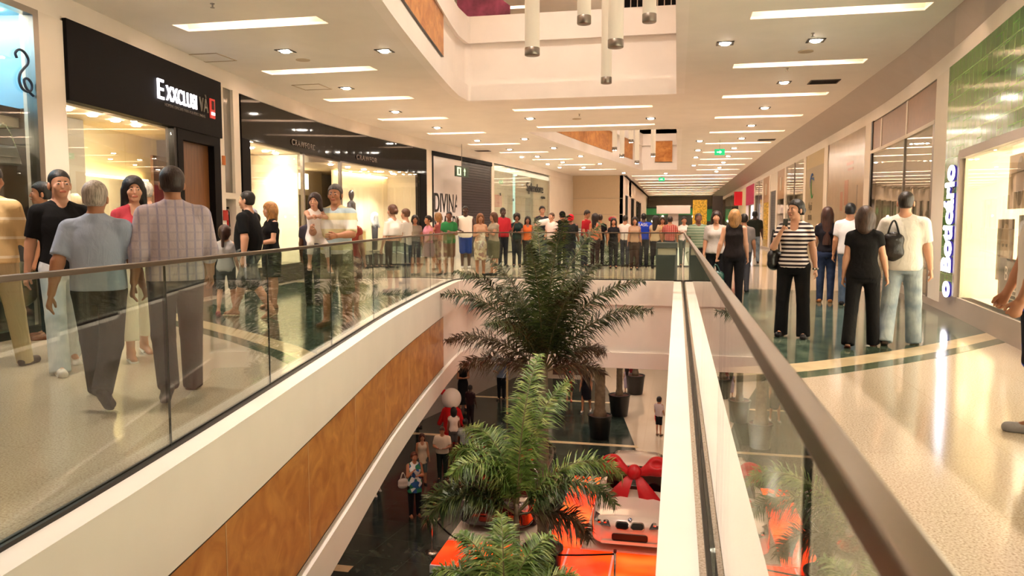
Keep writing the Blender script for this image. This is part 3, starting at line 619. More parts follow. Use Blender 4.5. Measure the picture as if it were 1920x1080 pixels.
# ------------------------------------------------------------ left wall and its shops
def lnorm(y):
    d=Vector((LW(y+0.1)-LW(y-0.1),0.2)).normalized(); return Vector((-d.y,d.x)),d   # normal points away from the room
def lb(name,m,y0,y1,z0,z1,o0,o1,par=None,st_=0.5,**k):
    b=MB(); P=lpath(y0,y1,st_)
    if par is not None: P=[(x-par.location.x,y-par.location.y) for x,y in P]
    b.ribbon(P,z0,z1,o0,o1); return b.build(name,m,par,fix=True,**k)
def lpt(y,off): n,d=lnorm(y); return (LW(y)+n.x*off,y+n.y*off)
def ltext(par,s,y,z,size,m,off=-0.02,ext=.01,**k):
    n,d=lnorm(y); return text_mesh('lettering',s,size,m,par,frame((LW(y)+n.x*off-par.location.x,y+n.y*off-par.location.y,z),(d.x,d.y,0)),ext,**k)
st(lb('wall_left',M_wall,-5,49.6,4.06,4.46,0,.2))
for a,b_ in ((8.5,9.0),(26.98,27.45),(33.4,33.72),(43.35,49.6)): st(lb('wall_left',M_pill,a,b_,0,4.06,-0.03,.2))
st(lb('wall_left',M_pill,13.68,13.86,0,4.06,-0.03,.3)); st(lb('wall_left',M_pill,14.3,14.58,0,4.06,-0.03,.3)); st(lb('wall_left',M_pill,13.86,14.3,0,0.5,-0.03,.3)); st(lb('wall_left',M_pill,13.86,14.3,1.88,2.0,-0.03,.3)); 
st(lb('wall_left',mat('niche_mirror','#6e665a',rough=.12,spec=.8),13.86,14.3,2.0,4.06,0.03,.3)); st(lb('wall_left',mat('niche_dark','#4a3e36',rough=.4),13.86,14.3,.5,1.88,0.2,.3))
for y in (8.75,14.1,27.2,33.55,43.5):  # party walls
    n,d=lnorm(y); x,yy=lpt(y,.2); st(MB().obox((x-1.6,yy,2.05),3.2,.12,4.1).build('wall_left',M_wall))
# exit-height labels on the header
# fire extinguisher
x,y_=lpt(14.05,0.10); fe=empty('fire_extinguisher',(x,y_,1.12)); tag(fe,'red fire extinguisher in the pillar niche left of the black shopfront','extinguisher')
Mred=mat('extinguisher_red','#b01010',rough=.25); MB().lathe([(.001,0),(.075,.01),(.08,.05),(.08,.42),(.06,.50),(.02,.53),(.02,.56)],n=18).build('cylinder',Mred,fe,smooth=True,fix=True)
MB().box(-.02,.1,-.015,.015,.56,.6).build('valve',M_dark,fe); MB().tube([(0.02,0,.57),(.1,0,.5),(.11,0,.2)],.012,8).build('hose',M_dark,fe)
b=MB(); b.obox((0,0,0),.02,.16,.2); x,y_=lpt(13.78,-.045); o=b.build('call_point',mat('sign_red','#a01c10')); o.location=(x,y_,1.55); tag(o,'small red fire call plate on the pillar beside the extinguisher','sign')
b=MB(); b.obox((0,0,0),.02,.1,.18); x,y_=lpt(13.78,-.045); o=b.build('fire_sign',mat('sign_orange','#c06a28')); o.location=(x,y_,2.62); tag(o,'small orange plate high on the pillar next to the black sign','sign')
def arealamp(par,loc,size,sizey,power,col,name='lamp_beam'):
    l=bpy.data.lights.new(name,'AREA'); l.shape='RECTANGLE'; l.size=size; l.size_y=sizey; l.energy=power; l.color=col
    o=bpy.data.objects.new(name,l); COL.objects.link(o); o.location=loc; o.parent=par; return o
def shop_lamp(y,off,z,sx,sy,power,col,lab,grp=None):
    x,yy=lpt(y,off); e=empty('shop_lamp',(x,yy,z)); tag(e,lab,'ceiling light',grp); MB().box(-sx/2,sx/2,-sy/2,sy/2,.0,.03).build('diffuser',mat('lamp_%d%d%d'%tuple(int(c*9) for c in col),tuple(col),emit=1.5),e)
    arealamp(e,(0,0,-.01),sx,sy,power,col); return e
def small_spot(y,off,z,lab,grp,power=10,col=(1,.87,.70),tilt=None):
    x,yy=lpt(y,off); e=empty('shop_spot',(x,yy,z)); tag(e,lab,'downlight',grp)
    MB().lathe([(.07,0),(.07,-.02),(.05,-.03),(.001,-.032)],n=14).build('lamp',M_emit2,e,fix=True)
    if power: s_=spot((0,0,-.06),power,size=R(110),col=col); s_.parent=e
# --- shop 1
e=empty('storefront',(LW(6),6,0)); tag(e,'leftmost shopfront with pale blue interior and bags behind tall glass','storefront')
lb('glass_pane',M_sglass,2,8.40,0.1,4.02,.0,.012,e); lb('frame',M_steel2,8.40,8.5,0,4.06,-.05,.08,e); lb('frame',M_steel2,2,8.45,3.98,4.06,-.05,.08,e); lb('frame',M_dark,2,8.45,0,.1,-.03,.08,e)
Mblue=mat('pale_blue_wall','#7fbcd8',rough=.6); Mtaupe=mat('taupe_wall','#38322c',rough=.5,noise=.06)
lb('upper_wall',Mblue,2,9,2.85,4.1,1.6,1.7,e); lb('shop_ceiling',Mblue,2,8.7,4.02,4.1,.05,1.7,e); lb('soffit',mat('soffit_cream','#b8a890'),2,8.6,2.62,2.74,.35,1.7,e); lb('soffit_edge',M_black,2,8.6,2.74,2.86,.32,1.7,e)
lb('lower_wall',Mtaupe,2,8.7,0,2.62,1.0,1.1,e); lb('side_panel',mat('shop_dark','#1d1a18',rough=.3),7.0,8.2,0.1,1.95,.75,1.0,e)
for (z0,z1,m_) in ((2.86,4.05,Mblue),(0,2.6,Mtaupe)): lb('side_wall',m_,8.56,8.64,z0,z1,.06,1.7,e,.05)
for z in (1.0,1.62,2.2): lb('shelf',mat('glass_shelf','#7fa896',rough=.08),2,8.55,z,z+.02,.45,1.0,e)
shop_lamp(6.8,1.0,3.98,1.0,2.0,7,(.5,.8,1.0),'cool white ceiling lamp inside the leftmost blue shop'); small_spot(7.9,.75,2.62,'round spotlight under the soffit of the leftmost shop',None,14); 
for k,(y,o_) in enumerate(((8.1,.55),(8.35,.9),(8.25,.35))): small_spot(y,o_,4.02,nth('ls',99)+' round cool spotlight in the ceiling of the leftmost shop, from its near end','spotlights in the leftmost shop ceiling',0)
# swirl mark on upper wall glass
x,yy=lpt(8.25,-.02); e2=empty('shop_sign',(x,yy,3.0)); tag(e2,'thin dark curled emblem on the leftmost shop glass','sign'); n,d=lnorm(8.2); F=frame((0,0,0),(d.x,d.y,0))
pts=[]
for k in range(30):
    t=k/29; a=R(200-250*t) if t<.5 else 0
P=[(-.12,.44),(-.14,.5),(-.08,.56),(.0,.55),(.06,.48),(.05,.4),(-.02,.32),(-.08,.24),(-.1,.14),(-.06,.05),(.02,.02),(.09,.06),(.1,.14),(.04,.2),(-.02,.17),(0,.08),(.06,.02),(.12,-.02)]
PX=[X_of(list(range(len(P))),[p[0] for p in P],t/4) for t in range(4*len(P)-3)]; PY=[X_of(list(range(len(P))),[p[1] for p in P],t/4) for t in range(4*len(P)-3)]
b=MB(); b.tube([(x*1.1,y*.9,0) for x,y in zip(PX,PY)],.016,8); o=b.build('emblem',mat('ink_navy','#1b2a40'),e2,smooth=True); o.data.transform(F)
# bags in the leftmost shop
def handbag(loc,rz,w_,h,d_,col,lab,strap='chain',name='handbag',cat='bag',grp=None,par_m=None):
    e=empty(name,loc,rz); tag(e,lab,cat,grp); m=mat('leather_'+col.strip('#'),col,rough=.35,bump=.2,bscale=40)
    bm=bmesh.new(); bmesh.ops.create_cube(bm,size=1)
    for v in bm.verts:
        v.co.x*=w_*(1 if v.co.z<0 else .78); v.co.y*=d_*(1 if v.co.z<0 else .45); v.co.z=(v.co.z+.5)*h
    bmesh.ops.bevel(bm,geom=bm.edges[:],offset=min(d_,h)*.22,segments=3,affect='EDGES',profile=.6)
    me=bpy.data.meshes.new('bag'); bm.to_mesh(me); bm.free(); link_mesh('bag_body',me,m,e,smooth=True)
    f=MB(); f.obox((0,-d_*.45,h*.62),w_*.6,.012,h*.5,Matrix.Rotation(R(-8),3,'X')); f.build('flap',m,e,bevel=.005)
    pts=[(-w_*.38+w_*.76*t,0,h*.95+math.sin(math.pi*t)*(h*1.15 if strap=='chain' else h*.55)) for t in [k/14 for k in range(15)]]
    s_=MB()
    if strap=='chain':
        for a,b_ in zip(pts[:-1],pts[1:]):
            c=[(p+q)/2 for p,q in zip(a,b_)]; s_.obox(c,.014,.014,.026)
        s_.tube(pts,.006,6); s_.build('chain_strap',mat('chain_silver','#e0e4e0',rough=.15,metal=1),e)
    else: s_.tube(pts,.011,8); s_.build('strap',m,e,smooth=True)
    return e
x,yy=lpt(8.22,.28); handbag((x,yy,2.12),R(70),.36,.24,.13,'#56584f','grey bow-fronted handbag hung by a silver chain in the leftmost shop')
x,yy=lpt(8.1,.6); handbag((x,yy,1.64),R(70),.3,.2,.12,'#9aa39a','silvery handbag on the middle glass shelf of the leftmost shop')
x,yy=lpt(8.15,.75); handbag((x,yy,1.18),R(80),.34,.24,.14,'#7d8a82','glinting silver bag on the lower shelf of the leftmost shop','strap')
x,yy=lpt(8.3,.25); b=MB(); b.lathe([(.001,-.02),(.28,-.02),(.30,0),(.28,.02),(.001,.02)],n=32); o=b.build('round_plaque',mat('olive_disc','#6f6b45',rough=.4),smooth=True,fix=True); o.location=(x,yy,.62); o.rotation_euler=(R(90),0,R(75)); tag(o,'large olive round disc low in the leftmost shop window','display disc')
# --- shop 2 with the black sign board
e=empty('storefront',(LW(11),11,0)); tag(e,'cream shop window and veneer door under a plain black sign board','storefront')
lb('sign_board',M_black,9.0,13.68,3.03,4.1,-.08,.1,e,bevel=.004); lb('header',M_pill,9.0,13.68,4.06,4.12,-.02,.1,e)
lb('glass_pane',M_sglass,9.0,10.4,.1,3.03,0,.012,e); lb('glass_pane',M_sglass,10.42,11.85,.1,3.03,0,.012,e); lb('frame',M_dark,11.85,11.95,0,3.03,-.05,.1,e); lb('frame',M_dark,9,11.9,0,.1,-.03,.08,e)
lb('door_frame',M_black,11.95,12.15,0,3.03,-.06,.1,e); lb('door_frame',M_black,13.35,13.62,0,3.03,-.06,.1,e); lb('door_frame',M_black,12.15,13.35,2.85,3.03,-.06,.1,e); lb('door',M_woodd,12.15,13.35,0,2.85,.06,.12,e)
lb('back_wall',mat('shop_cream','#efe0b8',rough=.6),9.1,13.5,0,3.0,1.15,1.2,e,); lb('back_panel',mat('shop_cream','#efe0b8'),10.9,13.0,0,2.15,1.0,1.1,e); lb('side_panel',M_woodd,12.35,13.0,0,2.6,.6,.65,e); lb('shop_ceiling',mat('shop_ceiling','#cdbb9a'),9.0,13.6,3.0,3.05,.1,1.2,e); lb('side_wall',mat('shop_grey','#8d8474'),10.1,10.75,0,3.0,.85,.9,e)
lb('cove_strip',mat('cove','#ffe0a0',emit=5,ecol='#ffdf9c'),10.95,12.95,2.17,2.2,1.03,1.09,e)
for y in (9.5,10.1,10.7,11.3): small_spot(y,.3,3.0,nth('us',99)+' round spotlight in the shop ceiling under the black sign, from the left','spotlights under the black sign',16)
ltext(e,'E',11.27,3.42,.36,mat('sign_lit','#ffffff',emit=1.2,ecol='#fbf4ff'),off=-.095,fit=(.20,.32)); ltext(e,'XXCLUSI',11.55,3.43,.30,_m['sign_lit'],off=-.095,sp=1.08,bold=.002,fit=(1.10,.25))
ltext(e,'VÀ',12.74,3.43,.30,mat('sign_dim','#7d7468'),off=-.095,fit=(.34,.32)); 
ltext(e,'HOMENS ESPECIAIS PARA MULHERES LINDAS',11.5,3.33,.075,mat('sign_dim2','#6b625a'),off=-.09,ext=.003,fit=(1.5,.05))
lb('sign_emblem',mat('emblem_red','#9c2a20',emit=.4),13.17,13.36,3.36,3.72,-.10,-.08,e); lb('sign_emblem_bar',_m['sign_lit'],13.20,13.33,3.42,3.47,-.11,-.10,e); lb('sign_emblem_bar',mat('emblem_dark','#3a0c08'),13.22,13.31,3.52,3.68,-.11,-.10,e)
# --- shop 3, black gloss
e=empty('storefront',(LW(20),20,0)); tag(e,'wide curved black-framed shopfront with glowing window displays','storefront')
lb('fascia_board',M_blackgloss,14.6,26.95,3.15,4.03,-.06,.15,e); lb('frame',M_black,14.6,15.0,0,3.15,-.06,.15,e); lb('frame',M_black,26.45,26.95,0,3.15,-.06,.15,e)
lb('plinth',mat('plinth_black','#0c0a09',rough=.12),15,18.2,0,.42,-.04,1.6,e); lb('plinth',_m['plinth_black'],20.6,26.45,0,.42,-.04,1.6,e)
lb('glass_pane',M_sglass,15,18.1,.42,3.15,0,.012,e); lb('glass_pane',M_sglass,20.7,23.6,.42,3.15,0,.012,e); lb('glass_pane',M_sglass,23.65,26.45,.42,3.15,0,.012,e)
lb('mullion',M_steel2,18.1,18.2,.0,3.15,-.03,.05,e); lb('mullion',M_steel2,20.6,20.7,.0,3.15,-.03,.05,e)
Mw=mat('display_cream','#fdf0d0',rough=.7); lb('display_wall',Mw,15.8,17.9,.42,3.1,1.3,1.35,e); lb('display_wall',Mw,23.2,27.0,.42,3.1,1.55,1.6,e); lb('display_wall',mat('display_tan','#c9a468'),15,15.8,.42,3.15,.9,1.0,e); lb('shop_ceiling',mat('shop_ceiling','#cdbb9a'),15,18.2,3.12,3.17,.05,3.2,e); lb('shop_ceiling',mat('shop_ceiling','#cdbb9a'),20.6,26.5,3.12,3.17,.05,3.2,e); lb('shop_ceiling',M_grey,18.2,20.6,3.12,3.17,.05,3.2,e)
lb('inner_wall',mat('shop_taupe','#8d7f6c'),18,24.5,0,3.12,2.7,2.8,e); lb('inner_panel',mat('lit_panel','#ffe8b8',emit=1.5),21.5,23.5,2.5,3.0,2.6,2.68,e); lb('inner_panel',mat('mirror','#b8b4a8',rough=.05,metal=1),21.0,22.2,.3,2.3,2.6,2.68,e); lb('inner_panel',_m['mirror'],22.6,24.0,.3,2.3,2.6,2.68,e)
for z in (.9,1.4,1.9): lb('inner_shelf',M_dark,18.2,20.7,z,z+.03,2.2,2.7,e)
lb('inner_divider',Mw,18.05,18.1,.42,3.1,.1,1.4,e)
for y,o_,p_ in ((15.6,.5,30),(16.3,.5,35),(17.1,.5,35),(17.7,.5,30),(18.9,1.0,30),(19.9,1.0,30),(21.3,.6,45),(22.4,.6,45),(23.5,.6,50),(24.6,.6,45),(25.6,.6,45)): small_spot(y,o_,3.12,nth('bs',99)+' round spotlight inside the wide black-framed shop, counted from its near end','spotlights in the black-framed shop',p_*1.6)
lb('cove_strip',_m['cove'],23.3,26.8,3.02,3.06,1.45,1.5,e)
Mfaint=mat('sign_faint','#6a5c50',rough=.3); ltext(e,'CRAWFORD',17.3,3.28,.2,Mfaint,off=-.075,sx=1.25,sp=1.2); ltext(e,'CRAWFORD',21.6,3.28,.2,Mfaint,off=-.075,sx=1.35,sp=1.2)
# garments and mannequins in the displays
def mannequin(loc,rz,col,lab,h=1.75,gown=False,head=True,skin='#d8c4a4'):
    e=empty('mannequin',loc,rz); tag(e,lab,'mannequin'); s=h/1.75; ms=mat('mannequin_'+skin.strip('#'),skin,rough=.3); mc=mat('garment_'+col.strip('#'),col,rough=.8,noise=.2,nscale=6,bump=.3,bscale=12)
    if head:
        b=MB(); b.lathe([(.04,1.42*s),(.045,1.5*s),(.075,1.56*s),(.092,1.64*s),(.085,1.71*s),(.04,1.76*s),(.001,1.765*s)],n=18); b.build('head',ms,e,smooth=True,fix=True)
    b=MB(); prof=[(.12,.95),(.14,1.05),(.125,1.15),(.15,1.3),(.17,1.4),(.09,1.46),(.045,1.48)] 
    if gown: prof=[(.34,.04),(.3,.3),(.24,.6),(.17,.9)]+prof[1:]
    b.lathe([(r,z*s) for r,z in prof],n=22); o=b.build('garment',mc,e,smooth=True,fix=True); o.scale=(1.12,.72,1)
    b=MB()
    for sd in (-1,1): b.tube([(.17*sd,0,1.38*s),(.23*sd,.01,1.2*s),(.24*sd,-.02,1.05*s),(.22*sd,-.08,.9*s)],[.06,.055,.045,.03],10)
    b.build('sleeve',mc,e,smooth=True)
    if not gown:
        b=MB()
        for sd in (-1,1): b.tube([(.08*sd,0,.98*s),(.09*sd,0,.5*s),(.09*sd,0,.06*s)],[.09,.065,.05],10)
        b.build('trousers',mat('garment_dark','#2a2c38',rough=.8),e,smooth=True)
    MB().lathe([(.2,0),(.2,.02),(.001,.025)],n=20).build('base',M_steel2,e,fix=True)
def at_l(y,off,z=0): x,yy=lpt(y,off); return (x,yy,z)
mannequin(at_l(9.9,.5,.0),R(90),'#cfd6c4','bald cream mannequin in the window under the black sign',h=1.82)
mannequin(at_l(16.6,.7,.42),R(80),'#5c6480','mannequin in a bluish checked coat in the black-framed window',h=1.6,skin='#7a6a60')
mannequin(at_l(23.0,.8,.42),R(90),'#17141c','mannequin in a long dark hooded gown in the warm right display',h=2.0,gown=True,skin='#1c1820')
mannequin(at_l(22.0,.9,.42),R(90),'#28304e','mannequin in a navy jacket left of the long dark gown',h=1.55,head=False)
mannequin(at_l(21.2,1.0,.42),R(90),'#e4e2e0','mannequin in a white shirt near the left edge of the warm display',h=1.5,head=False)
mannequin(at_l(25.0,1.0,.42),R(90),'#c9d4dc','mannequin in a pale shirt and jeans at the right of the warm display',h=1.6,head=False)
# clothes rack in the entrance
x,yy=lpt(19.6,1.6); r=empty('clothes_rack',(x,yy,0)); tag(r,'clothes rail with dark and pale garments inside the black-framed shop entrance','clothes rack')
b=MB(); b.tube([(0,-.7,0),(0,-.7,1.35),(0,.7,1.35),(0,.7,0)],.015,8); b.build('rail',M_steel,r)
for k in range(11):
    c=['#2c2a30','#b8b0a8','#3a2c2c','#8a90a8','#241f22','#d0c8bc'][k%6]; b=MB(); b.add([(-.2,0,1.28),(.2,0,1.28),(.24,.0,.6),(-.24,0,.6),(-.2,.05,1.28),(.2,.05,1.28),(.24,.07,.6),(-.24,.07,.6)],[(0,1,2,3),(7,6,5,4),(0,4,5,1),(1,5,6,2),(2,6,7,3),(3,7,4,0)]); o=b.build('hanging_garment',mat('garment_'+c.strip('#'),c,rough=.8),r,bevel=.01); o.location=(0,-.6+.11*k,0)
x,yy=lpt(22.6,.55); t=empty('display_table',(x,yy,.42)); tag(t,'white display stand with folded clothes before the dark gown','display stand'); MB().box(-.3,.3,-.4,.4,.72,.78).build('top',mat('stand_white','#efe6d2'),t); MB().box(-.26,.26,-.36,.36,0,.72).build('body',mat('stand_glow','#f0d890'),t)
# --- shop 4
e=empty('storefront',(LW(28.8),28.8,0)); tag(e,'white gloss shop hoarding with tall black DIVINA lettering','storefront')
lb('panel',mat('hoard_white','#cfc8c4',rough=.15),27.45,30.2,0,3.88,0,.05,e); lb('top_trim',M_black,27.45,33.4,3.88,4.04,-.06,.05,e); lb('side_trim',M_black,27.45,27.6,0,3.88,-.03,.05,e)
Mk=mat('lettering_black','#14100e'); ltext(e,'DIVINA',27.68,1.80,.86,Mk,off=-.012,bold=.004,fit=(2.3,.72)); ltext(e,'SCARPE',27.68,.98,.86,Mk,off=-.012,bold=.004,fit=(2.3,.70))
x,yy=lpt(28.9,-.6); e=empty('exit_sign',(x,yy,3.35)); tag(e,'dark green illuminated exit board in front of the white hoarding','sign'); n,d=lnorm(28.9); F=frame((0,0,0),(d.x,d.y,0))
for nm,m,bx in (('board',mat('exit_dark','#123018',rough=.3),(-.62,.62,-.2,.2,-.02,.02)),('exit_symbol',mat('exit_pale','#a8c890',emit=.7),(-.48,-.12,-.15,.15,.02,.026)),('exit_symbol',_m['exit_dark'],(-.36,-.24,-.1,.1,.026,.03)),('arrow_stem',_m['exit_pale'],(.2,.26,-.14,.04,.02,.026))):
    b=MB(); b.box(*bx); o=b.build(nm,m,e); o.data.transform(F)
b=MB(); b.add([(.12,.02,.022),(.34,.02,.022),(.23,.15,.022)],[(0,1,2)]); o=b.build('arrow_head',_m['exit_pale'],e); o.data.transform(F); MB().box(-.01,.01,-.01,.01,.2,ZC-3.35).build('rod',M_steel2,e)
# --- shop 5, shutter
e=empty('storefront',(LW(31.8),31.8,0)); tag(e,'shop closed by a dark brown slatted shutter','storefront')
b=MB(); P=[(x-e.location.x,y-e.location.y) for x,y in lpath(30.2,33.4)]
for k in range(36): b.ribbon(P,.02+.107*k,.02+.107*k+.095,.0,.03)
b.build('roller_shutter',mat('shutter_brown','#1c110c',rough=.35),e,fix=True); lb('shutter_back',M_black,30.2,33.4,0,3.88,.04,.08,e)
# --- shop 6
e=empty('storefront',(LW(38),38,0)); tag(e,'pale glazed shopfront covered in printed paper, with small black lettering','storefront')
rbm=papermat('printed_paper','#c3c2b0','#9c8f84'); lb('glass_pane',M_sglass,33.72,43.3,.05,4.0,0,.012,e); lb('paper_lining',rbm,33.8,36.6,.05,4.0,.05,.07,e); lb('paper_lining',rbm,37.0,43.2,.05,4.0,.05,.07,e); lb('paper_lining',mat('teal_glow','#a8cfc4',emit=.35),36.6,37.0,.05,4.0,.05,.07,e); lb('paper_lining',_m['teal_glow'],33.72,33.82,.05,4.0,.04,.07,e)
lb('header_strip',mat('header_glow','#ece4d0',emit=.3),33.72,43.3,3.75,3.95,.03,.045,e)
ltext(e,'Splendore',38.7,3.02,.62,Mk,off=-.02,bold=.006,sx=1.25); ltext(e,'calçados',41.4,2.72,.22,Mk,off=-.02,sx=1.2)
for y,z in ((34.6,3.0),(36.5,2.8)): 
    b=MB(); b.obox((0,0,0),.02,.12,.12); x,yy=lpt(y,-.02); o=b.build('glass_fixing',M_dark); o.parent=e; o.location=(x-e.location.x,yy-e.location.y,z-.3)
for y in (35.0,39.5,42): small_spot(y,-.9,ZC,'small round spotlight in the ceiling before the pale lettered shop','spotlights before the pale lettered shop',20)
# --- end wall and far corridor
Mend=mat('end_wall_beige','#cdb696',rough=.5,noise=.02)
e=MB(); 
for z0,z1 in ((1.0,1.93),(1.95,2.95),(2.97,4.4)): e.box(-7.2,-3.4,49.6,49.8,z0,z1)
st(e.build('wall_front',Mend)); st(MB().box(-7.2,-3.4,49.64,49.8,0,4.4).build('wall_front',M_grey)); 
st(MB().box(-7.2,-3.4,49.55,49.7,0,1.0).build('wall_front',M_woodl))
st(MB().box(-3.6,-3.4,49.6,52,0,4.4).build('wall_left',mat('cor_white','#e9dccd')));st(MB().box(-3.6,-3.4,56,58.5,0,4.4).build('wall_left',_m['cor_white']));st(MB().box(-3.6,-3.4,52,YE,3.3,4.4).build('wall_left',_m['cor_white'])); st(MB().box(-3.6,-3.4,64,66,0,3.3).build('wall_left',_m['cor_white'])); st(MB().box(-3.6,-3.4,76,YE,0,3.3).build('wall_left',_m['cor_white']))
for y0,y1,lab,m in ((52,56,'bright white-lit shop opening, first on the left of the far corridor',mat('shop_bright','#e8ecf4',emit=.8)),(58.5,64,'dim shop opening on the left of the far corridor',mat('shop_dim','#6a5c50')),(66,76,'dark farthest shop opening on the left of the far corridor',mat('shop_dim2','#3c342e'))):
    e=empty('storefront',(-3.5,(y0+y1)/2,0)); tag(e,lab,'storefront'); L=(y1-y0)/2
    L-=.08; MB().box(-1.0,-.95,-L,L,0,3.3).build('inner_wall',m,e); MB().box(-.06,-.05,-L,L,0,3.3).build('glass_pane',M_sglass,e)
    for t in (-1,-.33,.33,1): MB().box(-.1,.02,t*L-.06,t*L+.06,0,3.3).build('mullion',M_dark,e)
# far end of corridor: shop in green and dark with lights
e=empty('storefront',(0.5,88,0)); tag(e,'dark green-fronted shop closing the far corridor','storefront')
MB().box(-3.9,4,-.1,.1,0,3.2).build('facade',mat('far_dark','#22251e'),e); MB().box(-3.9,1.2,-.2,-.1,2.3,3.0).build('green_band',mat('far_green','#1f6a36',emit=.1),e); MB().box(1.6,3.9,-.2,-.1,1.6,2.9).build('green_band',_m['far_green'],e)
for k in range(7): MB().lathe([(.001,-.12),(.1,-.07),(.12,0),(.1,.07),(.001,.12)],(-3.2+1.1*k,-.35,1.6+.5*((k*7)%3)),10).build('globe_lamp',mat('far_lamp','#fff0c0',emit=6),e,fix=True)
e=empty('kiosk',(-.4,78,0)); tag(e,'pale kiosk with a broad white top in the far corridor','kiosk'); MB().box(-.5,.5,-.5,.5,0,2.3).build('column',mat('kiosk_white','#e4dcd8'),e); MB().box(-1.6,1.6,-1,1,2.3,3.1).build('canopy',_m['kiosk_white'],e)
e=empty('pillar_display',(1.9,70,0)); tag(e,'tall yellow sparkling display column in the far corridor','display'); MB().box(-.6,.6,-.4,.4,0,3.4).build('column',mat('yellow_sparkle','#c8a030',emit=.05,noise=.6,nscale=9),e)
e=empty('pillar_display',(3.2,66,0)); tag(e,'dark tall column beside the yellow display in the far corridor','pillar'); MB().box(-.4,.4,-.4,.4,0,3.6).build('column',mat('far_col','#3c342e'),e)
# ------------------------------------------------------------ hanging tube lamps in the openings
M_tube=mat('opal_tube','#efe4d2',rough=.3,emit=.08,ecol='#ffe8c8')
def tube_lamp(x,y,zb,lab,grp=None,L=6.0,r=.13,lit=False):
    e=empty('tube_lamp',(x,y,zb)); tag(e,lab,'pendant lamp',grp); L=min(L,10.78-zb)
    MB().lathe([(r,.12),(r,L)],n=28).build('tube',M_tube,e,smooth=True,fix=True)
    MB().lathe([(r*.95,0),(r*1.03,.01),(r*1.03,.12),(r*.95,.13)],n=28).build('end_cap',M_steel2,e,smooth=True,fix=True)
    MB().tube([(0,0,L),(0,0,max(L+.01,10.78-zb))],.01,6).build('cable',M_steel2,e)
    for dx in ((-.05,.05) if lit else ()): MB().lathe([(.02,-.002),(.018,-.01),(.001,-.012)],(dx,0,0),10).build('lamp',M_emit2,e,fix=True)
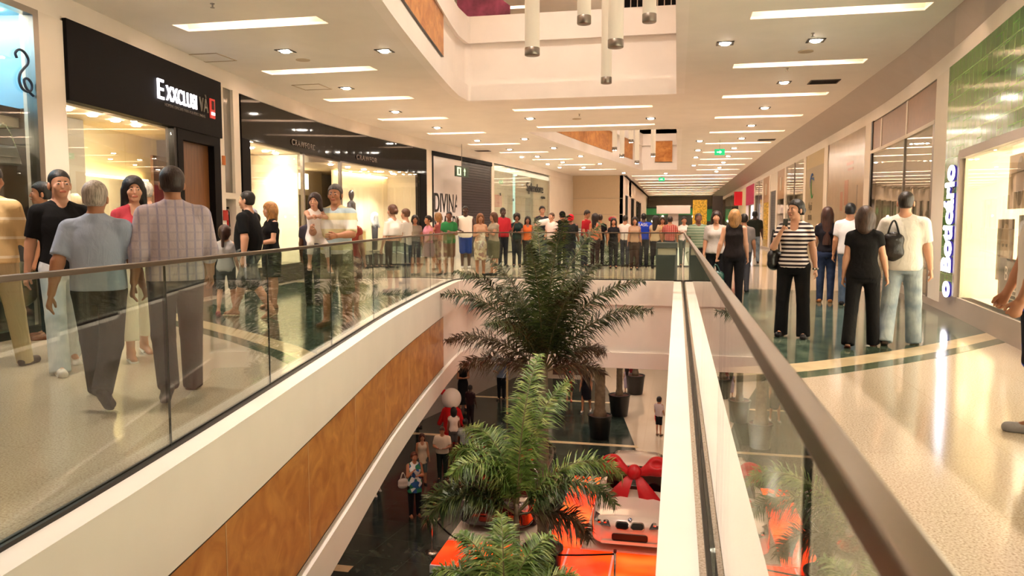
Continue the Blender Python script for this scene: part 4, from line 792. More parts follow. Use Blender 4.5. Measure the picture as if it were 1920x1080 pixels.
# ------------------------------------------------------------ figures: smooth-blended solid fields meshed as one surface
V3=lambda *a: np.array(a,float)
def nrm(v): return v/ (np.linalg.norm(v)+1e-9)
class Field:
    def __init__(s,xs,ys,zs):
        s.xs,s.ys,s.zs=xs,ys,zs; s.F=np.full((len(xs),len(ys),len(zs)),0.5,np.float32)
    def sub(s,lo,hi,pad):
        r=[]
        for a,l,h in zip((s.xs,s.ys,s.zs),lo,hi):
            i0=max(0,int(np.searchsorted(a,l-pad))-1); i1=min(len(a),int(np.searchsorted(a,h+pad))+1)
            if i1-i0<2: return None
            r.append((i0,i1))
        sl=tuple(slice(a,b) for a,b in r)
        return sl,s.xs[sl[0],None,None],s.ys[None,sl[1],None],s.zs[None,None,sl[2]]
    def smin(s,sl,d,k,op='u'):
        A=s.F[sl]
        if op=='u':
            if k<=0: s.F[sl]=np.minimum(A,d); return
            h=np.clip(0.5+0.5*(A-d)/k,0,1); s.F[sl]=A*(1-h)+d*h-k*h*(1-h)
        elif op=='s': # subtract smooth
            if k<=0: s.F[sl]=np.maximum(A,-d); return
            h=np.clip(0.5-0.5*(A+d)/k,0,1); s.F[sl]=A*(1-h)+(-d)*h+k*h*(1-h)
    def cap(s,a,b,r0,r1,k=0.02,clip=None,op='u',flat=None):
        """tapered capsule; flat=(axis vector, factor) squashes across an axis; clip=[(point,normal)] keeps the side where dot<0"""
        a=np.asarray(a,float);b=np.asarray(b,float); m=max(r0,r1); g=s.sub(np.minimum(a,b)-m,np.maximum(a,b)+m,0.06)
        if g is None: return
        sl,X,Y,Z=g; ab=b-a; L2=float(ab@ab)+1e-9
        px,py,pz=X-a[0],Y-a[1],Z-a[2]
        if flat is not None:
            n,f=flat; n=nrm(np.asarray(n,float)); dt=px*n[0]+py*n[1]+pz*n[2]; q=(f-1)*dt; px=px+q*n[0]; py=py+q*n[1]; pz=pz+q*n[2]
        t=np.clip((px*ab[0]+py*ab[1]+pz*ab[2])/L2,0,1)
        d=np.sqrt((px-t*ab[0])**2+(py-t*ab[1])**2+(pz-t*ab[2])**2)-(r0+(r1-r0)*t)
        for p,n in (clip or []):
            n=nrm(np.asarray(n,float)); d=np.maximum(d,(X-p[0])*n[0]+(Y-p[1])*n[1]+(Z-p[2])*n[2])
        s.smin(sl,d,k,op)
    def ell(s,c,r,k=0.02,R_=None,op='u',clip=None):
        c=np.asarray(c,float); r=np.asarray(r,float); m=max(r); g=s.sub(c-m,c+m,0.05)
        if g is None: return
        sl,X,Y,Z=g; px,py,pz=X-c[0],Y-c[1],Z-c[2]
        if R_ is not None:
            q=[px*R_[0,i]+py*R_[1,i]+pz*R_[2,i] for i in range(3)]; px,py,pz=q
        k0=np.sqrt((px/r[0])**2+(py/r[1])**2+(pz/r[2])**2); k1=np.sqrt((px/r[0]**2)**2+(py/r[1]**2)**2+(pz/r[2]**2)**2)+1e-9
        d=k0*(k0-1)/k1
        for p,n in (clip or []):
            n=nrm(np.asarray(n,float)); d=np.maximum(d,(X-p[0])*n[0]+(Y-p[1])*n[1]+(Z-p[2])*n[2])
        s.smin(sl,d,k,op)
    def loft(s,secs,k=0.03,clip=None,off=0.0,twist=0.0):
        """secs: list of (centre xyz, half width, half depth); right axis rotates by twist"""
        Cs=np.array([c for c,_,_ in secs],float); m=max(max(a,b) for _,a,b in secs)+off
        g=s.sub(Cs.min(0)-m*np.array([1,1,.4]),Cs.max(0)+m*np.array([1,1,.4]),0.05)
        if g is None: return
        sl,X,Y,Z=g; zs=Cs[:,2]; o=np.argsort(zs); zq=np.clip(Z,zs[o][0],zs[o][-1])
        cx=np.interp(zq,zs[o],Cs[o,0]); cy=np.interp(zq,zs[o],Cs[o,1]); A=np.interp(zq,zs[o],np.array([a for _,a,_ in secs])[o])+off; B=np.interp(zq,zs[o],np.array([b for _,_,b in secs])[o])+off
        px=X-cx; py=Y-cy
        q=np.power(np.abs(px/A)**2.3+np.abs(py/B)**2.3,1/2.3)
        d=(q-1)*np.minimum(A,B)
        dz=np.maximum(zs.min()-Z,Z-zs.max())
        d=np.where(dz>0,np.sqrt(np.maximum(d,0)**2+dz**2)+np.minimum(d,0)*0,np.maximum(d,dz))
        for p,n in (clip or []):
            n=nrm(np.asarray(n,float)); d=np.maximum(d,(X-p[0])*n[0]+(Y-p[1])*n[1]+(Z-p[2])*n[2])
        s.smin(sl,d,k)
    def clip(s,p,n):
        n=nrm(np.asarray(n,float)); D=(s.xs[:,None,None]-p[0])*n[0]+(s.ys[None,:,None]-p[1])*n[1]+(s.zs[None,None,:]-p[2])*n[2]
        s.F=np.maximum(s.F,D.astype(np.float32))
    def mesh(s):
        F=s.F; xs,ys,zs=s.xs,s.ys,s.zs; S=F<0; nx,ny,nz=F.shape
        c=np.zeros((nx-1,ny-1,nz-1),np.int8)
        for i in (0,1):
            for j in (0,1):
                for k in (0,1): c+=S[i:nx-1+i,j:ny-1+j,k:nz-1+k]
        act=(c>0)&(c<8); I,J,K=np.nonzero(act); n=len(I)
        if n==0: return np.zeros((0,3)),np.zeros((0,4),int)
        idx=np.full(act.shape,-1,np.int64); idx[I,J,K]=np.arange(n)
        acc=np.zeros((n,3)); cnt=np.zeros(n)
        def edge(i0,j0,k0,ax):
            i1,j1,k1=i0+(ax==0),j0+(ax==1),k0+(ax==2)
            a=F[I+i0,J+j0,K+k0]; b=F[I+i1,J+j1,K+k1]; m=(a<0)!=(b<0)
            t=np.where(m,a/(a-b+1e-12),0)
            x=xs[I+i0]+t*(xs[I+i1]-xs[I+i0]); y=ys[J+j0]+t*(ys[J+j1]-ys[J+j0]); z=zs[K+k0]+t*(zs[K+k1]-zs[K+k0])
            acc[m]+=np.stack([x,y,z],1)[m]; cnt[m]+=1
        for a in (0,1):
            for b in (0,1): edge(0,a,b,0); edge(a,0,b,1); edge(a,b,0,2)
        V=acc/np.maximum(cnt,1)[:,None]; Q=[]
        # edges along x
        m=S[:-1,1:-1,1:-1]!=S[1:,1:-1,1:-1]; i,j,k=np.nonzero(m); j+=1;k+=1; fl=S[i,j,k]
        q=np.stack([idx[i,j-1,k-1],idx[i,j,k-1],idx[i,j,k],idx[i,j-1,k]],1); q[~fl]=q[~fl][:,::-1]; Q.append(q)
        m=S[1:-1,:-1,1:-1]!=S[1:-1,1:,1:-1]; i,j,k=np.nonzero(m); i+=1;k+=1; fl=S[i,j,k]
        q=np.stack([idx[i-1,j,k-1],idx[i-1,j,k],idx[i,j,k],idx[i,j,k-1]],1); q[~fl]=q[~fl][:,::-1]; Q.append(q)
        m=S[1:-1,1:-1,:-1]!=S[1:-1,1:-1,1:]; i,j,k=np.nonzero(m); i+=1;j+=1; fl=S[i,j,k]
        q=np.stack([idx[i-1,j-1,k],idx[i,j-1,k],idx[i,j,k],idx[i-1,j,k]],1); q[~fl]=q[~fl][:,::-1]; Q.append(q)
        return V,np.concatenate(Q)
def np_mesh(name,V,Q):
    me=bpy.data.meshes.new(name); n=len(V); m=len(Q)
    me.vertices.add(n); me.vertices.foreach_set('co',np.asarray(V,np.float32).ravel()); me.loops.add(4*m); me.loops.foreach_set('vertex_index',Q.astype(np.int32).ravel())
    me.polygons.add(m); me.polygons.foreach_set('loop_start',np.arange(0,4*m,4,dtype=np.int32)); me.polygons.foreach_set('use_smooth',np.ones(m,bool)); me.update(calc_edges=True); me.validate(); return me
def axis_grid(lo,hi,base,fine):
    """fine = list of (a,b,step)"""
    out=[lo]; x=lo
    while x<hi:
        st_=base
        for a,b,s_ in fine:
            if a<=x<=b: st_=min(st_,s_)
            elif a-base<x<a: st_=min(st_,max(s_,a-x))
        x+=st_; out.append(x)
    return np.array(out)
def rotm(ax,a):
    c,s_=math.cos(a),math.sin(a)
    return {'x':np.array([[1,0,0],[0,c,-s_],[0,s_,c]]),'y':np.array([[c,0,s_],[0,1,0],[-s_,0,c]]),'z':np.array([[c,-s_,0],[s_,c,0],[0,0,1]])}[ax]
M_skin=bpy.data.materials.new('skin'); M_skin.use_nodes=True; _h=NT(M_skin); _a=_h.new('Attribute',attribute_name='Col'); _h.l(_a.outputs['Color'],_h.b.inputs['Base Color']); _h.b.inputs['Roughness'].default_value=0.5; _h.b.inputs['Subsurface Weight'].default_value=0.05; _h.b.inputs['Subsurface Scale'].default_value=0.02
def cloth(name,c,kind='plain',c2=None,c3=None,scale=1.0,rough=0.85):
    key='cloth_'+name
    if key in _m: return _m[key]
    m=bpy.data.materials.new(key); m.use_nodes=True; h=NT(m); _m[key]=m; tc=h.new('TexCoord'); A=srgb(c); h.b.inputs['Roughness'].default_value=rough; h.b.inputs['Specular IOR Level'].default_value=0.25
    h.b.inputs['Base Color'].default_value=(*A,1)
    def stripes(axis,freq,lo,hi,phase=0.0):
        sp=h.new('SeparateXYZ'); h.l(tc.outputs['Object'],sp.inputs[0]); mu=h.new('Math',operation='MULTIPLY_ADD'); h.l(sp.outputs[axis],mu.inputs[0]); mu.inputs[1].default_value=freq; mu.inputs[2].default_value=phase
        fr=h.new('Math',operation='FRACT'); h.l(mu.outputs[0],fr.inputs[0]); gt=h.new('Math',operation='GREATER_THAN'); gt.inputs[1].default_value=1-lo; h.l(fr.outputs[0],gt.inputs[0]); return gt.outputs[0]
    def mixc(f,a,b):
        x=h.new('MixRGB'); h.l(f,x.inputs[0])
        for i,v in ((1,a),(2,b)):
            if isinstance(v,tuple): x.inputs[i].default_value=(*v,1)
            else: h.l(v,x.inputs[i])
        return x.outputs[0]
    if kind=='stripe': h.l(mixc(stripes('Z',scale,0.5,1),A,srgb(c2)),h.b.inputs['Base Color'])
    elif kind=='thin': h.l(mixc(stripes('Z',scale,0.14,1),A,srgb(c2)),h.b.inputs['Base Color'])
    elif kind=='bands':
        a=mixc(stripes('Z',scale,0.35,1),A,srgb(c2)); h.l(mixc(stripes('Z',scale*0.5,0.3,1,.4),a,srgb(c3)),h.b.inputs['Base Color'])
    elif kind=='plaid':
        a=mixc(stripes('X',scale,0.22,1),A,srgb(c2)); s1=stripes('Z',scale,0.22,1); mm=h.new('Math',operation='MULTIPLY'); h.l(s1,mm.inputs[0]); mm.inputs[1].default_value=.6; h.l(mixc(mm.outputs[0],a,srgb(c3 or c2)),h.b.inputs['Base Color'])
    elif kind=='print':
        v=h.new('TexVoronoi'); v.inputs['Scale'].default_value=scale; h.l(tc.outputs['Object'],v.inputs['Vector']); sp=h.new('SeparateColor'); h.l(v.outputs['Color'],sp.inputs[0])
        r=ramp(h,sp.outputs[0],[(0.0,A),(0.4,srgb(c2)),(0.7,srgb(c3 or c2))]); r.color_ramp.interpolation='CONSTANT'; h.l(r.outputs[0],h.b.inputs['Base Color'])
    elif kind=='denim':
        n=h.new('TexNoise'); n.inputs['Scale'].default_value=6; h.l(tc.outputs['Object'],n.inputs['Vector']); r=ramp(h,n.outputs[0],[(.35,A),(.65,srgb(c2))]); h.l(r.outputs[0],h.b.inputs['Base Color'])
    # soft folds
    mp=h.new('Mapping'); mp.inputs['Scale'].default_value=(7,7,3.2); mp.inputs['Rotation'].default_value=(0,.5,0); h.l(tc.outputs['Object'],mp.inputs[0])
    n=h.new('TexNoise'); n.inputs['Scale'].default_value=1.6; n.inputs['Detail'].default_value=3; n.inputs['Distortion'].default_value=1.3; h.l(mp.outputs[0],n.inputs['Vector'])
    bp=h.new('Bump'); bp.inputs['Strength'].default_value=0.4; bp.inputs['Distance'].default_value=0.025; h.l(n.outputs[0],bp.inputs['Height']); h.l(bp.outputs[0],h.b.inputs['Normal']); return m
def hairmat(c):
    k='hair_'+c.strip('#')
    if k in _m: return _m[k]
    m=bpy.data.materials.new(k); m.use_nodes=True; h=NT(m); _m[k]=m; tc=h.new('TexCoord'); mp=h.new('Mapping'); mp.inputs['Scale'].default_value=(60,60,7); h.l(tc.outputs['Object'],mp.inputs[0])
    n=h.new('TexNoise'); n.inputs['Scale'].default_value=1.5; n.inputs['Detail'].default_value=4; h.l(mp.outputs[0],n.inputs['Vector']); A=srgb(c); r=ramp(h,n.outputs[0],[(.35,tuple(v*.6 for v in A)),(.65,tuple(min(1,v*1.35) for v in A))]); h.l(r.outputs[0],h.b.inputs['Base Color'])
    h.b.inputs['Roughness'].default_value=0.45; bp=h.new('Bump'); bp.inputs['Strength'].default_value=.5; bp.inputs['Distance'].default_value=.01; h.l(n.outputs[0],bp.inputs['Height']); h.l(bp.outputs[0],h.b.inputs['Normal']); return m
SKIN={'light':'#c9967a','tan':'#b07a5a','brown':'#855540','dark':'#44291e','pale':'#d8ad94'}
def person(label,loc,face,h=1.7,sex='m',build=1.0,skin='tan',hair='short',hairc='#1a1210',top=None,bottom=None,shoes='#222222',
           legs=((0,0,0),(0,0,0)),arms=((5,8,12,0),(5,8,12,0)),lean=0,headrot=(0,0),res=1.0,sandal=False,grip=0,group=None,child=False,belly=0.0,seat=None,gy=0.0,cat='person',collar=False,extra=None,glasses=False,waistoff=0.0):
    """face: heading angle in degrees (0 = facing -Y). legs: (swing fwd deg, splay deg, knee bend). arms: (swing fwd, abduct, elbow bend, inward turn)"""
    H=h; S=h/1.75; W=S*build
    hs=0.112*H*(1.28 if child else 1.0)/0.196*1.0   # head scale factor relative to reference head (0.225 m tall)
    hs=(0.225/1.75*h*(1.26 if child else 1.04))/0.225
    fem=sex=='f'
    hipz=0.915*S; shz=1.425*S-(0.02*S if child else 0); 
    le=math.radians(lean)
    def up(x,y,z):  # torso point about pelvis with lean (forward = -y)
        dz=z-hipz; return V3(x,y-dz*math.sin(le),hipz+dz*math.cos(le))
    shw=(0.182 if not fem else 0.158)*W; hw=(0.088 if not fem else 0.092)*W
    # legs
    L=[]
    thL=0.43*S; caL=0.415*S
    for sd,(sw,sp,kn) in zip((-1,1),legs):
        hip=V3(sd*hw,0,hipz-0.03*S); a=math.radians(sw); s_=math.radians(sp)
        d=V3(sd*math.sin(s_),-math.sin(a)*math.cos(s_),-math.cos(a)*math.cos(s_)); knee=hip+d*thL
        a2=math.radians(sw-kn); d2=V3(sd*math.sin(s_)*.6,-math.sin(a2),-math.cos(a2)); d2=nrm(d2); ank=knee+d2*caL
        L.append((hip,knee,ank,d2,a2,sd))
    foot_h=0.075*S
    # ground: lowest ankle rests
    if seat is None:
        low=min(l[2][2]-foot_h for l in L)
        dz0=-low
    else: dz0=seat
    # arms
    A=[]
    for sd,(sw,ab,el,inn) in zip((-1,1),arms):
        sh=up(sd*(shw-.004),0.01,shz-.035*S); a=math.radians(sw); b=math.radians(ab)
        d=V3(sd*math.sin(b),-math.sin(a)*math.cos(b),-math.cos(a)*math.cos(b)); el_=sh+d*0.29*S
        # forearm: rotate d forward by elbow bend about the body's x axis, then inward
        a2=math.radians(sw+el); d2=V3(sd*math.sin(b)*max(0,1-el/60),-math.sin(a2),-math.cos(a2)); d2=nrm(d2)
        iv=math.radians(inn); 
        if inn:
            d2=nrm(d2*math.cos(iv)+V3(-sd,0,0)*math.sin(iv))
        wr=el_+d2*0.245*S; A.append((sh,el_,wr,d2,sd))
    yw,pt=[math.radians(v) for v in headrot]
    Rh=rotm('z',yw)@rotm('x',pt)
    neck0=up(0,0.015*S,shz+0.02*S); hc=up(0,0,shz+0.02*S)+V3(0,0.0,0)+ V3(0,-0.018*S,0.172*S if not child else .165*S)
    def HP(x,y,z): return hc+Rh@(V3(x,y,z)*hs)
    near=res<=1.0
    # ---- grid
    allp=[p for l in L for p in l[:3]]+[p for a in A for p in a[:3]]+[hc]+[a[2]+a[3]*0.2*S for a in A]+[l[2]+V3(0,-.2*S,-.07*S) for l in L]
    P=np.array(allp); lo=P.min(0)-0.22*W; hi=P.max(0)+0.22*W; lo[2]=min(l[2][2] for l in L)-foot_h-0.03; hi[2]=hc[2]+0.2*hs
    base=0.014*res; fh=min(.0055*res,.009); fn=min(.0045*res,.0062)
    fine=[[],[],[]]
    for ax in range(3): fine[ax].append((hc[ax]-0.13*hs,hc[ax]+0.13*hs,fh))
    if res<=2.0:
        for a in A:
            c=a[2]+a[3]*0.085*S
            for ax in range(3): fine[ax].append((c[ax]-0.1*S,c[ax]+0.1*S,fn))
    G=lambda b,f: [axis_grid(lo[i],hi[i],b,f[i]) for i in range(3)]
    gb=G(base,fine)
    F=Field(*gb)
    sk=0.0
    # ---- torso sections (bare body)
    bel=belly
    if not fem: secs=[(0.80,.135,.10),(0.88,.160,.112),(0.96,.160,.108+bel*.3),(1.06,.148+bel*.15,.105+bel),(1.15,.150+bel*.1,.108+bel*.8),(1.25,.163,.112+bel*.3),(1.34,.168,.105),(1.40,.135,.082),(1.44,.085,.062)]
    else: secs=[(0.80,.145,.11),(0.88,.172,.125),(0.95,.168,.118+bel*.4),(1.04,.140+bel*.2,.100+bel),(1.10,.128+bel*.2,.096+bel*.8),(1.20,.138,.105+bel*.3),(1.28,.145,.118),(1.34,.140,.096),(1.385,.115,.078),(1.43,.07,.056)]
    T=[(up(0,0.0,z*S),a*W,b*W) for z,a,b in secs]
    def torso(Fd,off,k=.04,clip=None,shrink=0): Fd.loft(T,k,clip,off)
    F.loft(T,0.03,None,-0.012*S)
    if fem and not child:
        for sd in (-1,1): F.ell(up(sd*.068*W,-.085*W,1.27*S),(.058*W,.052*W,.06*W),.04)
    F.cap(up(0,0.02*S,shz-0.02*S),HP(0,0.02,-0.06),.062*S*(1.0 if not fem else .82),.056*S*(1.0 if not fem else .82),.035)
    for sd in (-1,1): F.cap(up(sd*.04*W,.015*S,shz+.02*S),up(sd*shw*.86,.01,shz-.035*S),.045*W,.046*W,.04)
    # head
    F.ell(HP(0,0.018,0.035),np.array((.077,.097,.088))*hs,.02,Rh); F.ell(HP(0,-0.018,-0.035),np.array((.058,.066,.078))*hs,.03,Rh)
    F.ell(HP(0,-0.058,-0.088),np.array((.028,.022,.02))*hs,.02,Rh)
    if res<=3.1:
        F.cap(HP(0,-.086,.010),HP(0,-.096,-.026),.006*hs,.0105*hs,.014); 
        for sd in (-1,1):
            F.ell(HP(sd*.032,-.100,.008),np.array((.018,.013,.011))*hs,.014,Rh,'s'); F.ell(HP(sd*.031,-.0765,.006),np.array((.0125,.0105,.0105))*hs,.005,Rh)
            F.ell(HP(sd*.080,.012,-.012),np.array((.012,.018,.032))*hs,.008,Rh); F.ell(HP(sd*.043,-.062,-.024),np.array((.019,.019,.02))*hs,.03,Rh)
        F.cap(HP(-.02,-.086,-.058),HP(.02,-.086,-.058),.0075*hs,.0075*hs,.008); 
    # arms
    for sh,el,wr,d,sd in A:
        m=(1.0 if not fem else .86)*W/S*S*(1.0 if not child else .8)
        F.cap(sh,el,.053*m,.041*m,.045); F.cap(el,wr,.042*m,.026*m,.02); F.cap(el,el+(wr-el)*.5,.043*m,.036*m,.02)
        # hand
        side=nrm(np.cross(d,V3(0,0,1)) if abs(d[2])<.9 else V3(0,-1,0)); 
        # palm normal faces the body; finger spread axis = forward
        inw=V3(-sd,0,0); spread=nrm(np.cross(inw,d)); spread=spread if spread[1]<0 else -spread; pn=nrm(np.cross(d,spread)); pn=pn if pn@inw>0 else -pn
        ps=S*(1.0 if not fem else .88)
        p0=wr+d*.012*ps; p1=wr+d*.085*ps
        F.cap(p0,p1,.030*ps,.036*ps,.012,flat=(pn,1.9))
        if res<=2.0:
            gr=grip if isinstance(grip,(int,float)) else grip[0 if sd<0 else 1]
            for q,(o,ln) in enumerate(((.030,.072),(.010,.080),(-.010,.074),(-.029,.058))):
                b0=wr+d*.082*ps+spread*o*ps; c=math.radians(18+gr*.8+q*3); d1=nrm(d*math.cos(c)+pn*math.sin(c)); c2=c+math.radians(22+gr*.9); d2=nrm(d*math.cos(c2)+pn*math.sin(c2))
                b1=b0+d1*ln*.5*ps+spread*o*.1*ps; b2=b1+d2*ln*.48*ps
                F.cap(b0,b1,.0098*ps,.009*ps,.004); F.cap(b1,b2,.009*ps,.0072*ps,.003)
            t0=wr+d*.03*ps+spread*.026*ps; t1=t0+nrm(d*.75+spread*.55+pn*.45)*.042*ps; t2=t1+nrm(d+pn*.45+spread*.1)*.032*ps
            F.cap(t0,t1,.014*ps,.0115*ps,.008); F.cap(t1,t2,.0115*ps,.009*ps,.003)
        else:
            F.cap(p1,p1+nrm(d+pn*.5)*.065*ps,.032*ps,.02*ps,.012,flat=(pn,2.0)); F.cap(wr+d*.03*ps,wr+d*.06*ps+spread*.04*ps,.013*ps,.01*ps,.01)
    # legs
    B=bottom or dict(t='pants',c='#222222'); bt=B['t']
    for hip,kn,an,d2,a2,sd in L:
        lm=W*(1.0 if not child else .85)*(1.04 if fem else 1.0)
        F.cap(hip,kn,.082*lm,.054*lm,.03); F.cap(kn,an,.052*lm,.034*lm,.02); F.cap(kn+(an-kn)*.12+V3(0,.012*S,0),kn+(an-kn)*.5+V3(0,.012*S,0),.05*lm,.044*lm,.02)
        fd=nrm(V3(sd*.12,-math.cos(a2*.55),-math.sin(-a2*.0)*0-0.0)); 
        tip=math.radians(-1*math.degrees(a2)); 
        fdir=V3(sd*.12,-1,0) 
        if a2<-0.15: fdir=V3(sd*.1,-math.cos(a2*.9),math.sin(a2*.9))  # heel lifted, toes down
        fdir=nrm(fdir); heel=an+V3(0,.028*S,-.042*S) ; toe=an+fdir*.145*S+V3(0,0,-.05*S)
        F.cap(an,heel,.036*S,.030*S,.02); F.cap(heel,toe,.030*S,.026*S,.02,flat=((0,0,1),1.25)); F.cap(an+V3(0,-.01,0),toe,.032*S,.02*S,.03)
    V,Q=F.mesh(); V=V+V3(0,0,dz0); me=np_mesh('person',V,Q)
    # colours
    sc=np.array(srgb(SKIN.get(skin,skin))); col=np.tile(sc,(len(V),1)); q=(V-V3(0,0,dz0)-hc)@Rh/hs
    hd=(np.abs(q)<.14).all(1)
    if res<=3.1:
        lip=hd&(q[:,1]<-.07)&(np.abs(q[:,0])<.024)&(np.abs(q[:,2]+.058)<.0085); col[lip]=sc*np.array([.85,.5,.5])
        for sd in (-1,1):
            ey=hd&(q[:,1]<-.07)&(((q[:,0]-sd*.031)/.0125)**2+((q[:,2]-.006)/.0058)**2<1); col[ey]=(.36,.33,.30)
            ir=hd&(q[:,1]<-.07)&(((q[:,0]-sd*.031)/.006)**2+((q[:,2]-.006)/.007)**2<1); col[ir]=(.02,.012,.01)
            br=hd&(q[:,1]<-.07)&(np.abs(q[:,0]-sd*.033)<.02)&(np.abs(q[:,2]-.026)<.005); col[br]=np.array(srgb(hairc))*.8+.01
    if hair=='short' or hair=='buzz': 
        pass
    ca=me.color_attributes.new('Col','FLOAT_COLOR','POINT'); ca.data.foreach_set('color',np.concatenate([col,np.ones((len(V),1))],1).astype(np.float32).ravel())
    root=link_mesh('person',me,M_skin); root.location=loc if len(loc)==3 else (loc[0],loc[1],0.0); root.rotation_euler=(0,0,math.radians(face)); tag(root,label,cat,group)
    def child_mesh(name,Fd,m,pl=None):
        V,Q=Fd.mesh()
        if len(Q)==0: return None
        V=V+V3(0,0,dz0); o=link_mesh(name,np_mesh(name,V,Q),m,root)
        if pl: o['label']=pl
        return o
    cb=0.0105*res if res<=1 else .0135*res
    def grid(zlo,zhi,fx=None):
        l=lo.copy(); h_=hi.copy(); l[2]=max(lo[2],zlo); h_[2]=min(hi[2]+.05,zhi); 
        return Field(*[axis_grid(l[i],h_[i],cb,[]) for i in range(3)])
    # ---- top
    tp=top or dict(c='#888888'); tm=tp.get('m') or cloth(tp['c'].strip('#'),tp['c'])
    loose=tp.get('loose',.012)*S; hem=tp.get('hem',.87)*S; sl=tp.get('sleeve',.55)
    if not tp.get('none'):
        Fd=grid(hem-.1*S,shz+.15*S)
        zz=[(c,a,b) for c,a,b in T]; Tt=[]
        for (z,a,b),(c,a2_,b2_) in zip(secs,T):
            lf=loose*(1.0 if z<1.3 else .6); Tt.append((c,a2_+lf,b2_+lf))
        if hem<.80*S: Tt=[(up(0,0,hem-.01),Tt[0][1]*(tp.get('flare',1.0)),Tt[0][2]*tp.get('flare',1.0))]+Tt
        nk=up(0,-.02*S,shz+.035*S); Fd.loft(Tt,.02)
        [Fd.cap(up(sd*.045*W,.012*S,shz+.012*S),up(sd*shw*.84,.01,shz-.036*S)  ,.056*W,.056*W,.035) for sd in (-1,1)]
        if fem and not child:
            for sd in (-1,1): Fd.ell(up(sd*.068*W,-.088*W,1.27*S),(.062*W,.056*W,.064*W),.05)
        m=(1.0 if not fem else .86)*W*(1 if not child else .8)
        if sl>0:
            for sh,el,wr,d,sd in A:
                ud=nrm(el-sh)
                e1=sh+(el-sh)*min(1,sl); sw_=tp.get('sw',.014)
                Fd.cap(sh+V3(0,0,-.012*S),e1 if sl<=1 else el,.0585*m+loose*.45,(.048*m+sw_) if sl<=1 else .048*m+sw_*.8,.035,clip=[(e1,ud)] if sl<=1 else None)
                if sl>1:
                    e2=el+(wr-el)*(sl-1); Fd.cap(el,e2,.048*m+sw_*.8,.036*m+sw_*.7,.02,clip=[(e2,d)])
        Fd.clip(up(0,0,hem),(0,math.sin(le),-math.cos(le)))
        # neckline
        nz=tp.get('neck',.0)
        Fd.cap(up(0,-.06*S,shz+.13*S-nz*S*0),up(0,-.08*S-(.02*S if nz else 0),shz+.045*S-nz*S),.068*S,.055*S+nz*.3*S,.0,op='s')
        if collar: Fd.cap(up(-.014*S,.014*S,shz+.03*S),up(.014*S,.014*S,shz+.03*S),.069*S,.069*S,.02,clip=[(up(0,0,shz+.075*S),(0,0,1)),(up(0,0,shz-.02*S),(0,0,-1))])
        child_mesh(tp.get('name','shirt'),Fd,tm)
    # ---- bottom
    bm_=B.get('m') or cloth(B['c'].strip('#'),B['c']); bl=B.get('loose',.014)*S
    if bt in('pants','shorts'):
        Fd=grid(-1,1.08*S); ln=B.get('len',1.0 if bt=='pants' else .45)
        Fd.loft([(c,a+bl*.5,b+bl*.5) for (c,a,b),(z,_,_) in zip(T,secs) if z<=1.06],.03,clip=[(up(0,0,B.get('waist',1.0)*S),(0,0,1))])
        for hip,kn,an,d2,a2,sd in L:
            lm=W*(1.0 if not child else .85)*(1.04 if fem else 1.0); fl=B.get('flare',0.0)
            tot=ln
            k1=kn
            if ln<=.5:
                e1=hip+(kn-hip)*(ln/.5); Fd.cap(hip,e1,.088*lm+bl*.6,(.066*lm if ln>.3 else .075*lm)+bl*1.4,.03,clip=[(e1,kn-hip)])
            else:
                Fd.cap(hip,kn,.086*lm+bl*.5,.060*lm+bl*.7,.03); f=(ln-.5)/.5; e1=kn+(an+d2*.055*S-kn)*f
                Fd.cap(kn,e1,.059*lm+bl*.7,(.044*lm if f>.7 else .05*lm)+bl*.9+fl*S,.02,clip=[(e1,d2)])
                Fd.cap(kn+(an-kn)*.12+V3(0,.012*S,0),kn+(an-kn)*.45+V3(0,.012*S,0),.052*lm+bl*.5,.048*lm+bl*.5,.02) if f>.5 else None
        child_mesh(B.get('name','trousers' if bt=='pants' else 'shorts'),Fd,bm_)
    elif bt=='skirt':
        e=B.get('len',.55)*S; Fd=grid(e-.1,1.08*S); kx=max(abs(l[1][0]) for l in L)+.08*W; ky0=min(l[1][1] for l in L)-.07*W; ky1=max(l[1][1] for l in L)+.07*W
        cy=(ky0+ky1)/2*.7; Fd.loft([(up(0,0,1.02*S),T[3][1]+.012,T[3][2]+.012),(up(0,0,.9*S),T[1][1]+.02,T[1][2]+.02),(V3(0,cy,e-.02),max(kx,T[1][1]*B.get('flare',1.0)),max((ky1-ky0)/2,T[1][2]*B.get('flare',1.0)))],.02,clip=[(V3(0,0,e),(0,0,-1))])
        child_mesh(B.get('name','skirt'),Fd,bm_)
    # belt
    if B.get('belt'):
        Fd=grid(.9*S,1.1*S); Fd.loft([(c,a+bl*.5+.006,b+bl*.5+.006) for (c,a,b),(z,_,_) in zip(T,secs) if z<=1.06],.03,clip=[(up(0,0,1.0*S),(0,0,1)),(up(0,0,.96*S),(0,0,-1))]); child_mesh('belt',Fd,cloth('belt','#1a120c'))
